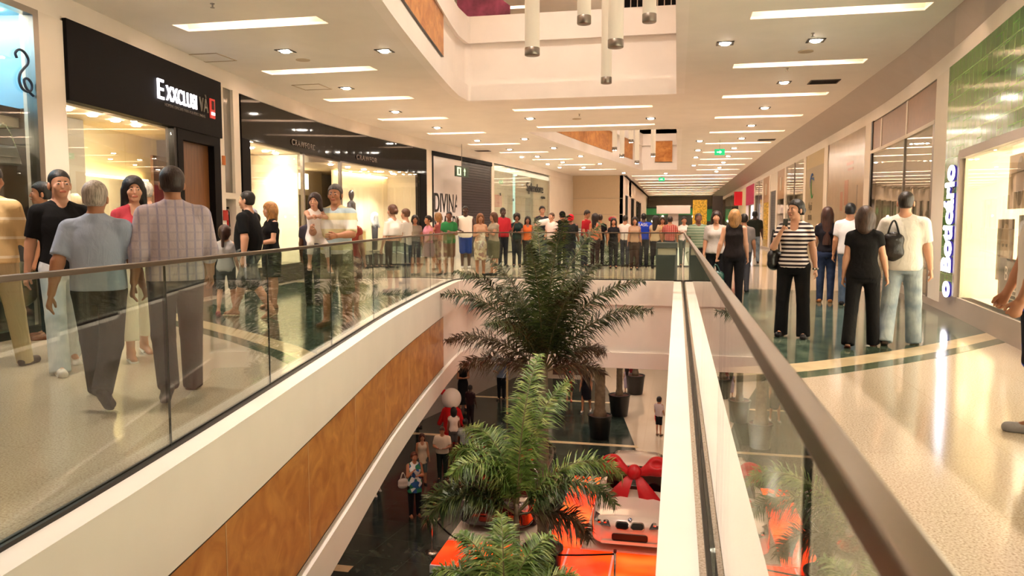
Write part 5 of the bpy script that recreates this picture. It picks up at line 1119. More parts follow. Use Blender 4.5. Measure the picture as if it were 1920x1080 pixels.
    # ---- shoes
    if shoes and res<4.9:
        for hip,kn,an,d2,a2,sd in L:
            fdir=V3(sd*.12,-1,0)
            if a2<-0.15: fdir=V3(sd*.1,-math.cos(a2*.9),math.sin(a2*.9))
            fdir=nrm(fdir); heel=an+V3(0,.03*S,-.04*S); toe=an+fdir*.16*S+V3(0,0,-.048*S)
            l=np.minimum(heel,toe)-.09; h_=np.maximum(heel,toe)+.09; h_[2]=an[2]+.05; st2=max(.006,.007*res)
            Fd=Field(*[np.arange(l[i],h_[i],st2) for i in range(3)])
            un=nrm(np.cross(np.cross(fdir,V3(0,0,1)),fdir)); un=un if un[2]>0 else -un
            sole=heel-un*.034*S
            if sandal:
                Fd.cap(heel-un*.03*S,toe-un*.03*S,.036*S,.042*S,.01,flat=(un,3.5)); Fd.cap(heel+fdir*.10*S+np.cross(fdir,un)*.035*S-un*.01,heel+fdir*.13*S+un*.01,.008,.008,.004); Fd.cap(heel+fdir*.10*S-np.cross(fdir,un)*.035*S-un*.01,heel+fdir*.13*S+un*.01,.008,.008,.004)
            else:
                Fd.cap(heel,toe,.040*S,.038*S,.02,flat=(un,1.0)); Fd.cap(an+V3(0,.004,-.012*S),heel+fdir*.06*S,.044*S,.040*S,.03); Fd.clip(sole,-un)
                Fd.cap(sole+un*.008,sole+un*.008+fdir*.165*S,.036*S,.040*S,.006,flat=(un,3.0))
            V,Q=Fd.mesh()
            if len(Q): link_mesh('shoe',np_mesh('shoe',V+V3(0,0,dz0),Q),cloth('shoe_'+shoes.strip('#'),shoes,rough=.5),root)
    # ---- hair
    if hair!='bald':
        extra_t=.004 if res>2 else 0
        hb=max(.0055*res,.005); top_=HP(0,.0,.15); 
        pts=[HP(x,y,z) for x in(-.13,.13) for y in (-.15,.2) for z in (-.15 if hair in('short','buzz','cap','bun') else -.55,.17)]; pp=np.array(pts); Fd=Field(*[np.arange(pp[:,i].min(),pp[:,i].max(),hb) for i in range(3)])
        t={'short':.009,'buzz':.003,'long':.018,'bun':.012,'bob':.02,'cap':.012,'afro':.05,'curly':.035}.get(hair,.012)+extra_t
        fn_=Rh@V3(0,-1,0); upn=Rh@V3(0,0,1)
        Fd.ell(HP(0,.022,.04),np.array((.079+t,.097+t,.088+t))*hs,.01,Rh)
        if hair in('short','buzz'): Fd.ell(HP(0,.035,-.015),np.array((.069+t,.074+t,.062))*hs,.02,Rh)
        else: Fd.ell(HP(0,.035,-.02),np.array((.080+t,.08+t,.09))*hs,.02,Rh)
        if hair=='long':
            lg=B.get('hairlen',.34)
            Fd.cap(HP(0,.06,-.02),HP(0,.105,-lg*.9),.09*hs,.075*hs,.04,flat=(Rh@V3(0,1,0),1.35)); 
            for sd in (-1,1): Fd.cap(HP(sd*.075,.01,.0),HP(sd*.088,.03,-lg*.65),.034*hs,.03*hs,.03)
        if hair=='bob':
            Fd.cap(HP(0,.04,-.02),HP(0,.05,-.13),.10*hs,.085*hs,.04); 
            for sd in (-1,1): Fd.cap(HP(sd*.08,.0,.0),HP(sd*.082,.01,-.12),.035*hs,.03*hs,.03)
        if hair=='bun': Fd.ell(HP(0,.135,.0),np.array((.04,.035,.042))*hs,.02,Rh)
        if hair=='tail': Fd.cap(HP(0,.12,.02),HP(0,.15,-.2),.03*hs,.02*hs,.02)
        if hair in ('afro','curly'):
            rr=random.Random(5)
            for _ in range(34):
                a=rr.uniform(0,6.28); z=rr.uniform(-.25,1); rad=math.sqrt(max(0,1-z*z)); Fd.ell(HP((.079+t)*rad*math.cos(a),.03+(.09+t)*rad*math.sin(a),.03+(.08+t)*z),np.array((.022,.022,.022))*hs,.01)
        # cut away the face
        if hair in('short','buzz','bun','cap','tail'):
            Fd.cap(HP(-.1,-.10,-.015),HP(.1,-.10,-.015),.084*hs,.084*hs,.0,op='s')
            for sd in (-1,1): Fd.ell(HP(sd*.1,.0,-.07),np.array((.045,.06,.05))*hs,.004,Rh,'s')
        Fd.ell(HP(0,-.10,-.035),np.array((.066 if hair in('long','bob','curly','afro') else .09,.085,.098))*hs,.008,Rh,'s')
        if hair in('short','buzz','cap','bun'):
            p=HP(0,0,-.06); Fd.clip(p,-upn); 
            if True:
                Fd.ell(HP(0,-.05,-.1),np.array((.2,.1,.075))*hs,.004,Rh,'s')
            for sd in (-1,1): Fd.ell(HP(sd*.092,.006,-.02),np.array((.02,.024,.04))*hs,.004,Rh,'s')
        if hair in ('long','bob') : Fd.ell(HP(0,-.09,-.22),np.array((.075,.11,.16))*hs,.01,Rh,'s')
        V,Q=Fd.mesh()
        if len(Q):
            if hair=='cap':
                o=link_mesh('cap',np_mesh('cap',V+V3(0,0,dz0),Q),cloth('cap_'+hairc.strip('#'),hairc),root)
            else: link_mesh('hair',np_mesh('hair',V+V3(0,0,dz0),Q),hairmat(hairc),root)
        if hair=='cap':
            Fd=Field(*[np.arange(pp[:,i].min(),pp[:,i].max(),max(.006,hb)) for i in range(3)]); Fd.ell(HP(0,-.115,.05),np.array((.07,.075,.008))*hs,.01,Rh); V,Q=Fd.mesh(); link_mesh('cap_brim',np_mesh('brim',V+V3(0,0,dz0),Q),cloth('cap_'+hairc.strip('#'),hairc),root) if len(Q) else None
    if extra: extra(root,dict(L=L,A=A,HP=HP,dz=dz0,up=up,S=S,W=W,T=T,shz=shz,grid=grid,child=child_mesh,hs=hs,Rh=Rh))
    return root,dict(L=L,A=A,HP=HP,dz=dz0,up=up,S=S,W=W,shz=shz)
def to_world(root,p,dz):
    a=root.rotation_euler[2]; x,y,z=p; return Vector((root.location.x+x*math.cos(a)-y*math.sin(a),root.location.y+x*math.sin(a)+y*math.cos(a),root.location.z+z+dz))
# ------------------------------------------------------------ people
person('man in yellow thin-striped long-sleeved shirt and beige trousers at the left picture edge',(-6.38,6.20,0.00),196,h=1.93,res=1.00,sex='m',skin='tan',hair='short',hairc='#1c120e',top=dict(c='#d8b470',m=cloth('ylw','#dcbc86','thin','#f0e0c0',scale=5.5),sleeve=1.9,loose=0.03,hem=0.9),bottom=dict(c='#c0ac86',t='pants',loose=0.025),shoes='#3a241a',legs=((10,3,0),(-8,3,8)),arms=((15,8,60,20),(15,8,60,20)))
wq=person('woman in profile with dark tied hair and pale turquoise top, phone at her chin',(-7.47,7.97,0.00),-42,h=1.85,res=1.18,sex='f',skin='tan',hair='bun',hairc='#120c0a',top=dict(c='#bfe0d4',m=cloth('turq','#c8e4da','print','#8fc8bc','#e8f0ea',scale=30),sleeve=0.5,hem=0.92),bottom=dict(c='#101014',t='pants'),arms=((25,5,125,15),(8,6,12,0)),shoes='#7a4a34')
person('young man in black T-shirt and pale jeans walking towards the camera',(-5.70,6.29,0.00),57,h=1.90,res=1.00,sex='m',build=1.0,skin='light',hair='buzz',hairc='#140e0a',top=dict(c='#0e0c0e',sleeve=0.8,hem=0.88,loose=0.018),bottom=dict(c='#c4ccd4',m=cloth('paledenim','#b4bfca','denim','#d4d8dc'),t='pants',loose=0.03,flare=0.012),shoes='#d8d0c8',legs=((18,3,4),(-16,3,16)),arms=((-12,9,8,0),(15,8,15,0)))
person('older grey-haired man in pale blue polo shirt walking away',(-4.42,5.23,0.00),205,h=1.74,res=1.00,sex='m',build=1.08,skin='tan',hair='short',hairc='#a89c90',top=dict(c='#a4b0c6',sleeve=0.82,hem=0.9,loose=0.03,sw=0.02),bottom=dict(c='#2c2628',t='pants',loose=0.028),shoes='#1c1412',legs=((-24,3,26),(22,3,4)),arms=((16,10,18,0),(-20,12,10,0)),collar=True,belly=0.03)
person('dark-haired woman in pink top and white capri trousers facing the camera',(-5.47,7.01,0.00),56,h=1.85,res=1.01,sex='f',skin='light',hair='long',hairc='#120a0c',top=dict(c='#b8404c',sleeve=0.3,hem=0.9,neck=0.05),bottom=dict(c='#e6dfcc',t='pants',len=0.82,loose=0.03),shoes='#e4dcd0',sandal=True,legs=((12,3,4),(-12,3,12)),headrot=(-12,0))
person('white-haired person in dark clothes, half hidden between the two walking men',(-7.31,9.62,0.00),217,h=1.94,res=1.38,sex='m',skin='light',hair='short',hairc='#c4bcb0',top=dict(c='#2a2224',sleeve=1.9,hem=0.88),bottom=dict(c='#3a3432',t='pants'),shoes='#6a4a3a')
person('man in a lilac checked shirt with rolled sleeves walking away',(-3.98,5.56,0.00),222,h=1.83,res=1.00,sex='m',build=1.1,skin='tan',hair='short',hairc='#2c1c16',top=dict(c='#b8aaae',m=cloth('plaid','#c0b2b8','plaid','#a49cb0','#aca2b0',scale=15),sleeve=1.45,hem=0.88,loose=0.035,sw=0.024),bottom=dict(c='#2e2a2e',t='pants',loose=0.03,belt=True),shoes='#181010',legs=((12,2,2),(-15,2,30)),arms=((12,12,22,0),(-8,12,18,0)),collar=True)
person('little girl in grey T-shirt and dark shorts walking hand in hand past the pillar',(-6.64,10.48,0.00),197,h=1.35,res=1.46,sex='f',child=True,skin='light',hair='tail',hairc='#3a2218',top=dict(c='#a8a4a2',sleeve=0.6,hem=0.84),bottom=dict(c='#4a4c50',t='shorts',len=0.45),arms=((8,8,8,0),(70,25,20,0)),shoes='#8a4040',legs=((8,2,0),(-8,2,10)))
person('heavy man in black T-shirt and grey camouflage shorts walking left',(-6.22,10.43,0.00),-84,h=1.89,res=1.45,sex='m',build=1.14,skin='light',hair='buzz',hairc='#1c1410',top=dict(c='#0c0b0d',sleeve=0.8,hem=0.86,loose=0.02),bottom=dict(c='#4c5052',m=cloth('camo','#4c5254','print','#2c3236','#6a6c68',scale=14),t='shorts',len=0.52,loose=0.035),shoes='#c8a888',sandal=True,legs=((22,3,4),(-18,3,16)),arms=((14,8,18,0),(-10,8,12,0)),belly=0.04)
person('blonde woman in black top and dark skirt beside the man in camouflage shorts',(-6.49,11.56,0.00),-41,h=1.70,res=1.59,sex='f',build=1.08,skin='light',hair='bob',hairc='#a8743e',top=dict(c='#100e10',sleeve=0.55,hem=0.88),bottom=dict(c='#1c1c20',t='skirt',len=0.5),arms=((20,8,70,30),(10,8,70,20)),shoes='#6a4838',sandal=True)
km=person('grey-haired man in pale yellow and blue striped shirt carrying a girl',(-4.48,9.70,0.00),-3,h=1.88,res=1.31,sex='m',build=1.1,skin='tan',hair='short',hairc='#4c4440',top=dict(c='#e0d4a4',m=cloth('ystripe','#e2d6a4','bands','#b8ccd4','#f0ece0',scale=5),sleeve=0.95,hem=0.88,loose=0.03),bottom=dict(c='#7a7050',t='shorts',len=0.56,loose=0.04),shoes='#5a3a28',legs=((2,4,0),(-2,4,0)),arms=((30,10,75,25),(25,14,60,20)),headrot=(12,0))
person('woman in a patterned dress behind the man carrying the girl',(-4.70,10.62,0.00),194,h=1.60,res=1.43,sex='f',skin='light',hair='bun',hairc='#2a1a14',top=dict(c='#a04438',sleeve=0.3,hem=0.9),bottom=dict(c='#8a5a50',m=cloth('redprint','#8c5c50','print','#c0a08c','#5c3430',scale=18),t='skirt',len=0.55,flare=1.1),shoes='#b08a70',sandal=True)
person('brown-armed person in a navy shirt behind the carried girl',(-6.06,12.16,0.00),186,h=1.60,res=1.65,sex='m',skin='brown',hair='short',hairc='#1a1210',top=dict(c='#4a4450',sleeve=0.6,hem=0.9),bottom=dict(c='#221e28',t='pants'),shoes='#0c0c10',arms=((30,12,60,0),(10,10,10,0)))
person('woman with pinned-up brown hair, white shawl and black dress near the rail',(-5.60,14.77,0.00),-119,h=1.73,res=1.96,sex='f',skin='light',hair='bun',hairc='#5a3420',top=dict(c='#e8dccf',sleeve=0.95,hem=1.12,neck=0.06),bottom=dict(c='#0c0a0c',t='skirt',len=0.42),shoes='#2a201c')
person('man in white shirt just behind the woman in black dress',(-6.10,16.92,0.00),-100,h=1.69,res=2.23,sex='m',skin='light',hair='short',hairc='#6a4630',top=dict(c='#e4dcd4',sleeve=0.7),bottom=dict(c='#3c4452',t='pants'))
person('woman in grey top with dark loose hair, left of the girl in pink',(-6.86,19.75,0.00),24,h=1.57,res=2.60,sex='f',skin='tan',hair='long',hairc='#1c1210',top=dict(c='#8c8478',sleeve=0.5),bottom=dict(c='#4a3c38',t='skirt',len=0.5))
person('woman in pink top striding past in a mauve skirt',(-6.51,19.82,0.00),-42,h=1.60,res=2.60,sex='f',skin='tan',hair='bun',hairc='#1a0f0c',top=dict(c='#d08aa0',sleeve=0.4),bottom=dict(c='#a88a98',t='skirt',len=0.55),legs=((20,3,4),(-18,3,14)),arms=((30,8,60,0),(10,8,40,0)))
person('blonde woman raising both hands to her face, in brown',(-6.97,22.15,0.00),-83,h=1.66,res=2.89,sex='f',skin='tan',hair='bob',hairc='#8a6234',top=dict(c='#8c4a48',sleeve=0.5),bottom=dict(c='#5c3a34',t='pants'),arms=((40,5,110,20),(40,5,110,20)))
person('boy in a bright green T-shirt and brown shorts with folded hands',(-6.09,20.36,0.00),12,h=1.68,res=2.65,sex='m',build=0.95,skin='brown',hair='buzz',hairc='#1a100c',top=dict(c='#2c7a42',sleeve=0.75,loose=0.03,hem=0.84),bottom=dict(c='#6a4638',t='shorts',len=0.5),arms=((15,8,85,40),(15,8,95,40)))
person('tall dark man in white sleeveless shirt and blue shorts',(-6.39,23.11,0.00),15,h=1.88,res=3.00,sex='m',build=1.08,skin='dark',hair='buzz',hairc='#0c0806',top=dict(c='#e2d8cc',sleeve=0.05,loose=0.03,hem=0.84),bottom=dict(c='#1c3c8c',t='shorts',len=0.52,loose=0.035),shoes='#d8d4d0',arms=((10,14,60,35),(6,16,20,0)))
person('woman with light brown hair in a pale patterned dress facing the rail',(-5.10,19.91,0.00),24,h=1.61,res=2.57,sex='f',skin='tan',hair='long',hairc='#7a4a28',top=dict(c='#c49c80',sleeve=0.1,hem=0.9),bottom=dict(c='#b4a08c',m=cloth('paleprint','#b8a48c','print','#9c7c74','#d4c8ac',scale=14),t='skirt',len=0.42),arms=((20,8,90,40),(20,8,80,40)))
person('woman with long brown hair in a grey-green dress turned to the left',(-4.80,20.19,0.00),-47,h=1.64,res=2.60,sex='f',build=1.1,skin='light',hair='long',hairc='#5c3822',top=dict(c='#a89c88',sleeve=0.5,hem=0.9),bottom=dict(c='#6c6a54',t='skirt',len=0.45),arms=((30,8,80,0),(30,8,80,0)))
person('man in red sweatshirt and dark jeans, left of the curly-haired woman',(-5.39,23.92,0.00),33,h=1.84,res=3.00,sex='m',skin='dark',hair='buzz',hairc='#0c0806',top=dict(c='#a4202a',sleeve=1.2,loose=0.035),bottom=dict(c='#1c1c26',t='pants'))
person('curly-haired woman in a dark teal top with a hand at her chin',(-5.02,24.30,0.00),12,h=1.66,res=3.00,sex='f',skin='brown',hair='curly',hairc='#140c0a',top=dict(c='#142a2a',sleeve=0.5),bottom=dict(c='#20242c',t='pants'),arms=((25,6,140,20),(12,6,90,50)))
person('woman in an orange top with wavy dark hair',(-4.68,24.37,0.00),11,h=1.57,res=3.00,sex='f',skin='brown',hair='long',hairc='#180e0a',top=dict(c='#c8602c',sleeve=0.1,neck=0.05),bottom=dict(c='#2a2428',t='pants'))
wb=person('man in dark shirt holding a white cloth bundle on his arm',(-4.28,24.77,0.00),25,h=1.90,res=3.00,sex='m',skin='light',hair='short',hairc='#181010',top=dict(c='#30303a',sleeve=0.7),bottom=dict(c='#3a4450',t='pants'),arms=((30,10,85,30),(20,10,70,30)))
person('man in pale pink shirt with a yellow collar beside the bundle carrier',(-3.79,23.66,0.00),-31,h=1.68,res=3.00,sex='m',skin='light',hair='buzz',hairc='#4a3222',top=dict(c='#e0c8c0',sleeve=0.7),bottom=dict(c='#5a5048',t='pants'))
person('man in black shirt and black cap before the beige wall',(-3.60,24.60,0.00),-142,h=1.73,res=3.00,sex='m',build=1.15,skin='tan',hair='cap',hairc='#101010',top=dict(c='#121214',sleeve=0.8),bottom=dict(c='#2a2c34',t='pants'))
person('child in black shirt wearing a red cap',(-3.10,22.97,0.00),178,h=1.62,res=2.89,sex='m',skin='brown',hair='cap',hairc='#c01c2c',top=dict(c='#1c2020',sleeve=0.7),bottom=dict(c='#2c3038',t='pants'))
person('man in red shirt bowing his head before the beige wall',(-2.86,24.45,0.00),67,h=1.77,res=3.00,sex='m',skin='tan',hair='buzz',hairc='#2c1c16',top=dict(c='#a81c26',sleeve=0.8),bottom=dict(c='#34343c',t='pants'),headrot=(0,25),lean=8)
person('woman in orange top with long dark hair seen from behind',(-2.45,23.66,0.00),156,h=1.65,res=2.96,sex='f',skin='tan',hair='long',hairc='#20120e',top=dict(c='#c07050',sleeve=0.2),bottom=dict(c='#3c2c2c',t='pants'))
person('person in black right behind the long-haired woman in orange',(-2.45,25.16,0.00),186,h=1.64,res=3.00,sex='m',skin='tan',hair='short',hairc='#2a1a14',top=dict(c='#18141a',sleeve=0.7),bottom=dict(c='#28242a',t='pants'))
person('woman with long dark hair in black facing the rail',(-1.92,24.06,0.00),5,h=1.52,res=3.00,sex='f',skin='tan',hair='long',hairc='#160e0c',top=dict(c='#1c181c',sleeve=0.6),bottom=dict(c='#28282e',t='pants'))
person('person in white shirt with short dark hair left of the blue shirt',(-1.63,25.02,0.00),174,h=1.61,res=3.00,sex='m',skin='tan',hair='short',hairc='#1c120e',top=dict(c='#e0d4cc',sleeve=0.6),bottom=dict(c='#3a3c48',t='pants'))
person('person in a tan top just left of the blue shirt',(-1.24,23.37,0.00),3,h=1.54,res=2.89,sex='f',skin='tan',hair='bob',hairc='#241812',top=dict(c='#b09078',sleeve=0.3),bottom=dict(c='#40302c',t='pants'))
bs=person('man in a bright blue shirt with white back print',(-1.04,24.84,0.00),182,h=1.67,res=3.00,sex='m',build=1.12,skin='dark',hair='buzz',hairc='#0c0808',top=dict(c='#1c3cb0',sleeve=0.8,loose=0.03),bottom=dict(c='#20242e',t='pants'),arms=((0,14,10,0),(0,14,10,0)))
person('woman in cream top with dark loose hair right of the blue shirt',(-0.65,24.05,0.00),162,h=1.58,res=2.96,sex='f',skin='tan',hair='long',hairc='#1c1210',top=dict(c='#b8a080',sleeve=0.4),bottom=dict(c='#222028',t='pants'))
person('person in a yellowish top next to the red checked shirt',(-0.47,25.59,0.00),1,h=1.56,res=3.00,sex='f',skin='tan',hair='long',hairc='#3c2418',top=dict(c='#c4a868',sleeve=0.3),bottom=dict(c='#4a4038',t='pants'))
person('person in a red checked shirt and dark jeans on the bridge',(-0.22,24.42,0.00),181,h=1.57,res=3.00,sex='m',build=1.08,skin='tan',hair='short',hairc='#20140f',top=dict(c='#a84a44',m=cloth('redcheck','#a84840','plaid','#d0a090','#703030',scale=16),sleeve=0.8),bottom=dict(c='#1c2030',t='pants'))
person('woman in white blouse holding something to her chest on the bridge',(0.21,25.41,0.00),10,h=1.56,res=3.00,sex='f',skin='tan',hair='bun',hairc='#281812',top=dict(c='#e0d8d4',sleeve=0.6),bottom=dict(c='#54605c',t='pants'),arms=((25,8,95,40),(25,8,95,40)))
person('man in pale green striped polo shirt by the right rail',(0.47,18.32,0.00),9,h=1.59,res=2.23,sex='m',build=1.12,skin='brown',hair='buzz',hairc='#4a3c34',top=dict(c='#8a9880',m=cloth('greenstripe','#7c9078','thin','#c8c8b0',scale=16),sleeve=0.8,loose=0.03),bottom=dict(c='#282428',t='pants'))
person('woman in grey blouse with brown hair walking towards the camera beside the rail',(0.72,15.18,0.00),-3,h=1.59,res=1.85,sex='f',build=1.1,skin='tan',hair='long',hairc='#2c1812',top=dict(c='#a49a92',sleeve=0.85,loose=0.03,neck=0.05),bottom=dict(c='#0e0c10',t='pants'))
bl=person('blonde woman in black sleeveless top walking away with a green bag',(0.95,13.66,0.00),174,h=1.59,res=1.65,sex='f',build=1.12,skin='light',hair='bob',hairc='#9c7040',top=dict(c='#1a1212',sleeve=0,hem=0.84,loose=0.012),bottom=dict(c='#120e12',t='pants'),arms=((5,8,5,0),(-6,14,4,0)),grip=(0,60))
person('man in grey T-shirt partly hidden by the blonde woman',(1.31,16.24,0.00),173,h=1.55,res=1.96,sex='m',skin='tan',hair='short',hairc='#20160f',top=dict(c='#7c7470',sleeve=0.8,loose=0.03),bottom=dict(c='#3a3a40',t='pants'))
person('man in dark green T-shirt and jeans walking away down the right walkway',(2.61,27.94,0.00),175,h=1.79,res=3.00,sex='m',build=1.08,skin='dark',hair='buzz',hairc='#0c0a0a',top=dict(c='#1c2018',sleeve=0.85,loose=0.02),bottom=dict(c='#6c7c88',m=cloth('denim2','#62727e','denim','#8492a0'),t='pants'),legs=((10,3,4),(-10,3,14)))
sw=person('woman in black and white striped top and black trousers, phone at her mouth',(1.40,9.95,0.00),-16,h=1.65,res=1.19,sex='f',build=1.08,skin='light',hair='bun',hairc='#140e0e',top=dict(c='#e6dcd8',m=cloth('bwstripe','#e6dad6','stripe','#2a2026',scale=20),sleeve=0.6,hem=0.88,neck=0.05,loose=0.016),bottom=dict(c='#0c0a0c',t='pants',flare=0.02,loose=0.02),shoes='#140e10',arms=((28,14,128,25),(-2,12,10,0)),grip=(50,0),legs=((-3,4,3),(3,4,0)),headrot=(-35,0))
person('woman with very long brown hair, dark top and jeans, walking away',(2.57,14.46,0.00),172,h=1.64,res=1.71,sex='f',skin='light',hair='long',hairc='#3a1c14',top=dict(c='#141018',sleeve=0.6,hem=0.9),bottom=dict(c='#26304c',m=cloth('denimdark','#222c48','denim','#34405e'),t='pants',hairlen=0.62),shoes='#a06438')
person('man in white T-shirt and jeans walking away beside the long-haired woman',(2.86,14.06,0.00),168,h=1.70,res=1.65,sex='m',skin='tan',hair='short',hairc='#0e0a0c',top=dict(c='#d8d2d4',sleeve=0.75,loose=0.03,hem=0.86),bottom=dict(c='#4c5a6c',m=cloth('denim3','#44546a','denim','#5c6c80'),t='pants'),shoes='#181418',arms=((8,10,15,0),(0,8,8,0)))
person('brown-haired woman dressed all in black walking away',(2.06,9.33,0.00),164,h=1.56,res=1.10,sex='f',build=1.05,skin='light',hair='bob',hairc='#3c2820',top=dict(c='#0c0a0c',sleeve=0.45,hem=0.84,loose=0.02),bottom=dict(c='#0e0c0e',t='pants',flare=0.015,loose=0.02),shoes='#5a2a20',sandal=True,legs=((12,3,4),(-10,3,12)),arms=((8,12,10,0),(-2,8,8,0)))
bp=person('tall man in white T-shirt and faded jeans, black bag on his back',(2.54,9.59,0.00),161,h=1.73,res=1.12,sex='m',build=1.08,skin='light',hair='buzz',hairc='#20140e',top=dict(c='#d8d4cc',sleeve=0.8,hem=0.84,loose=0.032),bottom=dict(c='#8c98a0',m=cloth('faded','#7c8a94','denim','#a4aeb2'),t='pants',loose=0.032,flare=0.01),shoes='#5a4a3c',legs=((8,3,4),(-10,4,10)),arms=((0,10,10,0),(-2,20,12,0)),grip=(0,40))
person('man in white T-shirt and blue patterned shorts at the right picture edge',(2.30,5.54,0.00),-103,h=1.76,res=1.00,sex='m',build=1.02,skin='tan',hair='short',hairc='#1a120e',top=dict(c='#d8d0c8',sleeve=0.8,hem=0.86,loose=0.03),bottom=dict(c='#2038a0',m=cloth('blueprint','#101828','print','#1c3cb8','#0c1020',scale=7),t='shorts',len=0.52,loose=0.04),shoes='#a8a4a4',legs=((-2,3,0),(-18,3,12)),arms=((16,8,6,0),(14,8,8,0)),grip=(45,45))
fd=person('woman in blue and white floral dress over dark leggings on the lower floor',(-6.54,18.58,-6.20),34,h=1.67,res=2.51,sex='f',build=1.12,skin='tan',hair='bun',hairc='#5a2c1c',top=dict(c='#c8d8e0',m=cloth('floral','#dce4e8','print','#2c5c9c','#2a7a5a',scale=9),sleeve=0,hem=0.66,flare=1.15,loose=0.02),bottom=dict(c='#14161c',t='pants'),arms=((20,8,125,30),(15,8,90,50)),shoes='#8a5a44')
person('woman in beige sleeveless dress on the lower floor',(-7.14,20.98,-6.20),29,h=1.48,res=2.82,sex='f',build=1.05,skin='tan',hair='long',hairc='#4a2418',top=dict(c='#c4b49c',sleeve=0,hem=0.7,flare=1.1,neck=0.05),bottom=dict(c='#4c5c5c',t='pants',len=0.6))
person('man in white shirt and dark trousers looking down on the lower floor',(-6.68,21.47,-6.20),7,h=1.57,res=2.87,sex='m',build=1.15,skin='tan',hair='buzz',hairc='#4a3024',top=dict(c='#dccfb8',sleeve=0.8,loose=0.035),bottom=dict(c='#1a2420',t='pants'),headrot=(0,20),arms=((15,12,70,40),(15,12,70,40)))
person('dark-haired person in white top seen from behind on the lower floor',(-7.00,23.76,-6.20),196,h=1.60,res=3.00,sex='f',skin='brown',hair='bob',hairc='#0c0a0a',top=dict(c='#d8c8bc',sleeve=0.4),bottom=dict(c='#54504c',t='shorts'))
person('boy in a checked shirt and dark trousers on the lower floor',(-6.25,22.47,-6.20),191,h=1.59,res=2.98,sex='m',skin='brown',hair='short',hairc='#0e0a0a',top=dict(c='#a8b0b8',m=cloth('bluecheck','#a4acb4','plaid','#707c90','#d0d0d0',scale=18),sleeve=0.8,loose=0.03),bottom=dict(c='#16181e',t='pants'))
person('person in jeans and white shoes mostly hidden under the left gallery edge',(-8.14,19.99,-6.20),42,h=1.70,res=2.73,sex='m',skin='tan',hair='short',hairc='#1a120e',top=dict(c='#5a6068',sleeve=0.7),bottom=dict(c='#5a6878',t='pants'),shoes='#d8d4d0',legs=((12,3,4),(-12,3,12)))
person('woman in a long black dress with hands folded on the lower floor',(-8.43,29.97,-6.20),26,h=2.03,res=3.00,sex='f',skin='tan',hair='bun',hairc='#100c0c',top=dict(c='#0e0c0e',sleeve=0.3),bottom=dict(c='#0e0c0e',t='skirt',len=0.15),arms=((15,8,80,50),(15,8,80,50)))
person('dark-haired person in black beside the figure in red on the lower floor',(-7.44,27.46,-6.20),165,h=1.55,res=3.00,sex='m',skin='dark',hair='short',hairc='#0c0808',top=dict(c='#2a1418',sleeve=0.7),bottom=dict(c='#1c1418',t='pants'))
person('man in light blue shirt and dark trousers on the lower floor',(-7.28,31.97,-6.20),-7,h=1.91,res=3.00,sex='m',build=1.08,skin='tan',hair='short',hairc='#1a120e',top=dict(c='#7c8ca8',sleeve=1.0,loose=0.03),bottom=dict(c='#0e1016',t='pants'),arms=((20,14,60,50),(10,14,30,0)))
person('woman in short dark dress and white shoes walking on the lower floor',(-3.47,30.66,-6.20),-4,h=1.86,res=3.00,sex='f',skin='tan',hair='bun',hairc='#140c0c',top=dict(c='#14121a',sleeve=0,neck=0.05,hem=0.9),bottom=dict(c='#14121a',t='skirt',len=0.45,flare=1.1),shoes='#d8d0c8',legs=((10,3,4),(-8,3,10)))
person('woman in a red and green patterned dress beside the pale column on the lower floor',(-4.40,32.38,-6.20),8,h=1.67,res=3.00,sex='f',skin='tan',hair='long',hairc='#1c100e',top=dict(c='#8c2420',m=cloth('rgprint','#9c2c24','print','#2c3c24','#5a1c1c',scale=12),sleeve=0.2,hem=0.9),bottom=dict(c='#8c2420',m=cloth('rgprint','#9c2c24'),t='skirt',len=0.4),shoes='#a84a34')
person('woman in a dark red dress near the far plant pot on the lower floor',(-1.86,34.97,-6.20),183,h=1.65,res=3.00,sex='f',skin='tan',hair='long',hairc='#20120e',top=dict(c='#6c141c',sleeve=0.3,hem=0.9),bottom=dict(c='#6c141c',t='skirt',len=0.45))
person('child in lavender beside the woman in dark red on the lower floor',(-2.09,34.47,-6.20),183,h=1.20,res=3.00,sex='f',child=True,skin='tan',hair='long',hairc='#20120e',top=dict(c='#b8a8b8',sleeve=0.4),bottom=dict(c='#a89cb0',t='skirt',len=0.3))
kd=person('child in white shirt and black shorts with a red toy on the lower floor',(-0.52,27.67,-6.20),151,h=1.40,res=3.00,sex='m',child=True,skin='tan',hair='short',hairc='#100c0a',top=dict(c='#c4b8bc',sleeve=0.7,loose=0.03),bottom=dict(c='#101014',t='shorts',len=0.5),shoes='#6a5848')
person('person in dark clothes at the shaded left edge of the lower floor',(-9.33,26.91,-6.20),109,h=1.65,res=3.00,sex='m',skin='brown',hair='short',hairc='#0c0808',top=dict(c='#14141a',sleeve=0.8),bottom=dict(c='#101016',t='pants'))
# ------------------------------------------------------------ things people hold
hr,hi=person('dark-haired little girl in white carried on the man\'s arm',(km[0].location.x+.02,km[0].location.y+.0,0.0),math.degrees(km[0].rotation_euler[2])+38,h=1.22,res=1.2,sex='f',child=True,skin='light',hair='long',hairc='#2c1612',top=dict(c='#e6dcd8',sleeve=.0,hem=.86),bottom=dict(t='pants',c='#e2dad4',len=.72,hairlen=.2),shoes='#d8c8c0',sandal=True,legs=((78,8,72),(70,8,66)),arms=((72,0,25,30),(74,4,20,50)),headrot=(-25,0),seat=.575)
def place_local(root,lx,ly):
    a=root.rotation_euler[2]; return Vector((root.location.x+lx*math.cos(a)-ly*math.sin(a),root.location.y+lx*math.sin(a)+ly*math.cos(a),0))
_p=place_local(km[0],-.25,-.12); hr.location=(_p.x,_p.y,0)
def wp(inf,p): return to_world(inf[0],np.asarray(p,float),inf[1]['dz'])
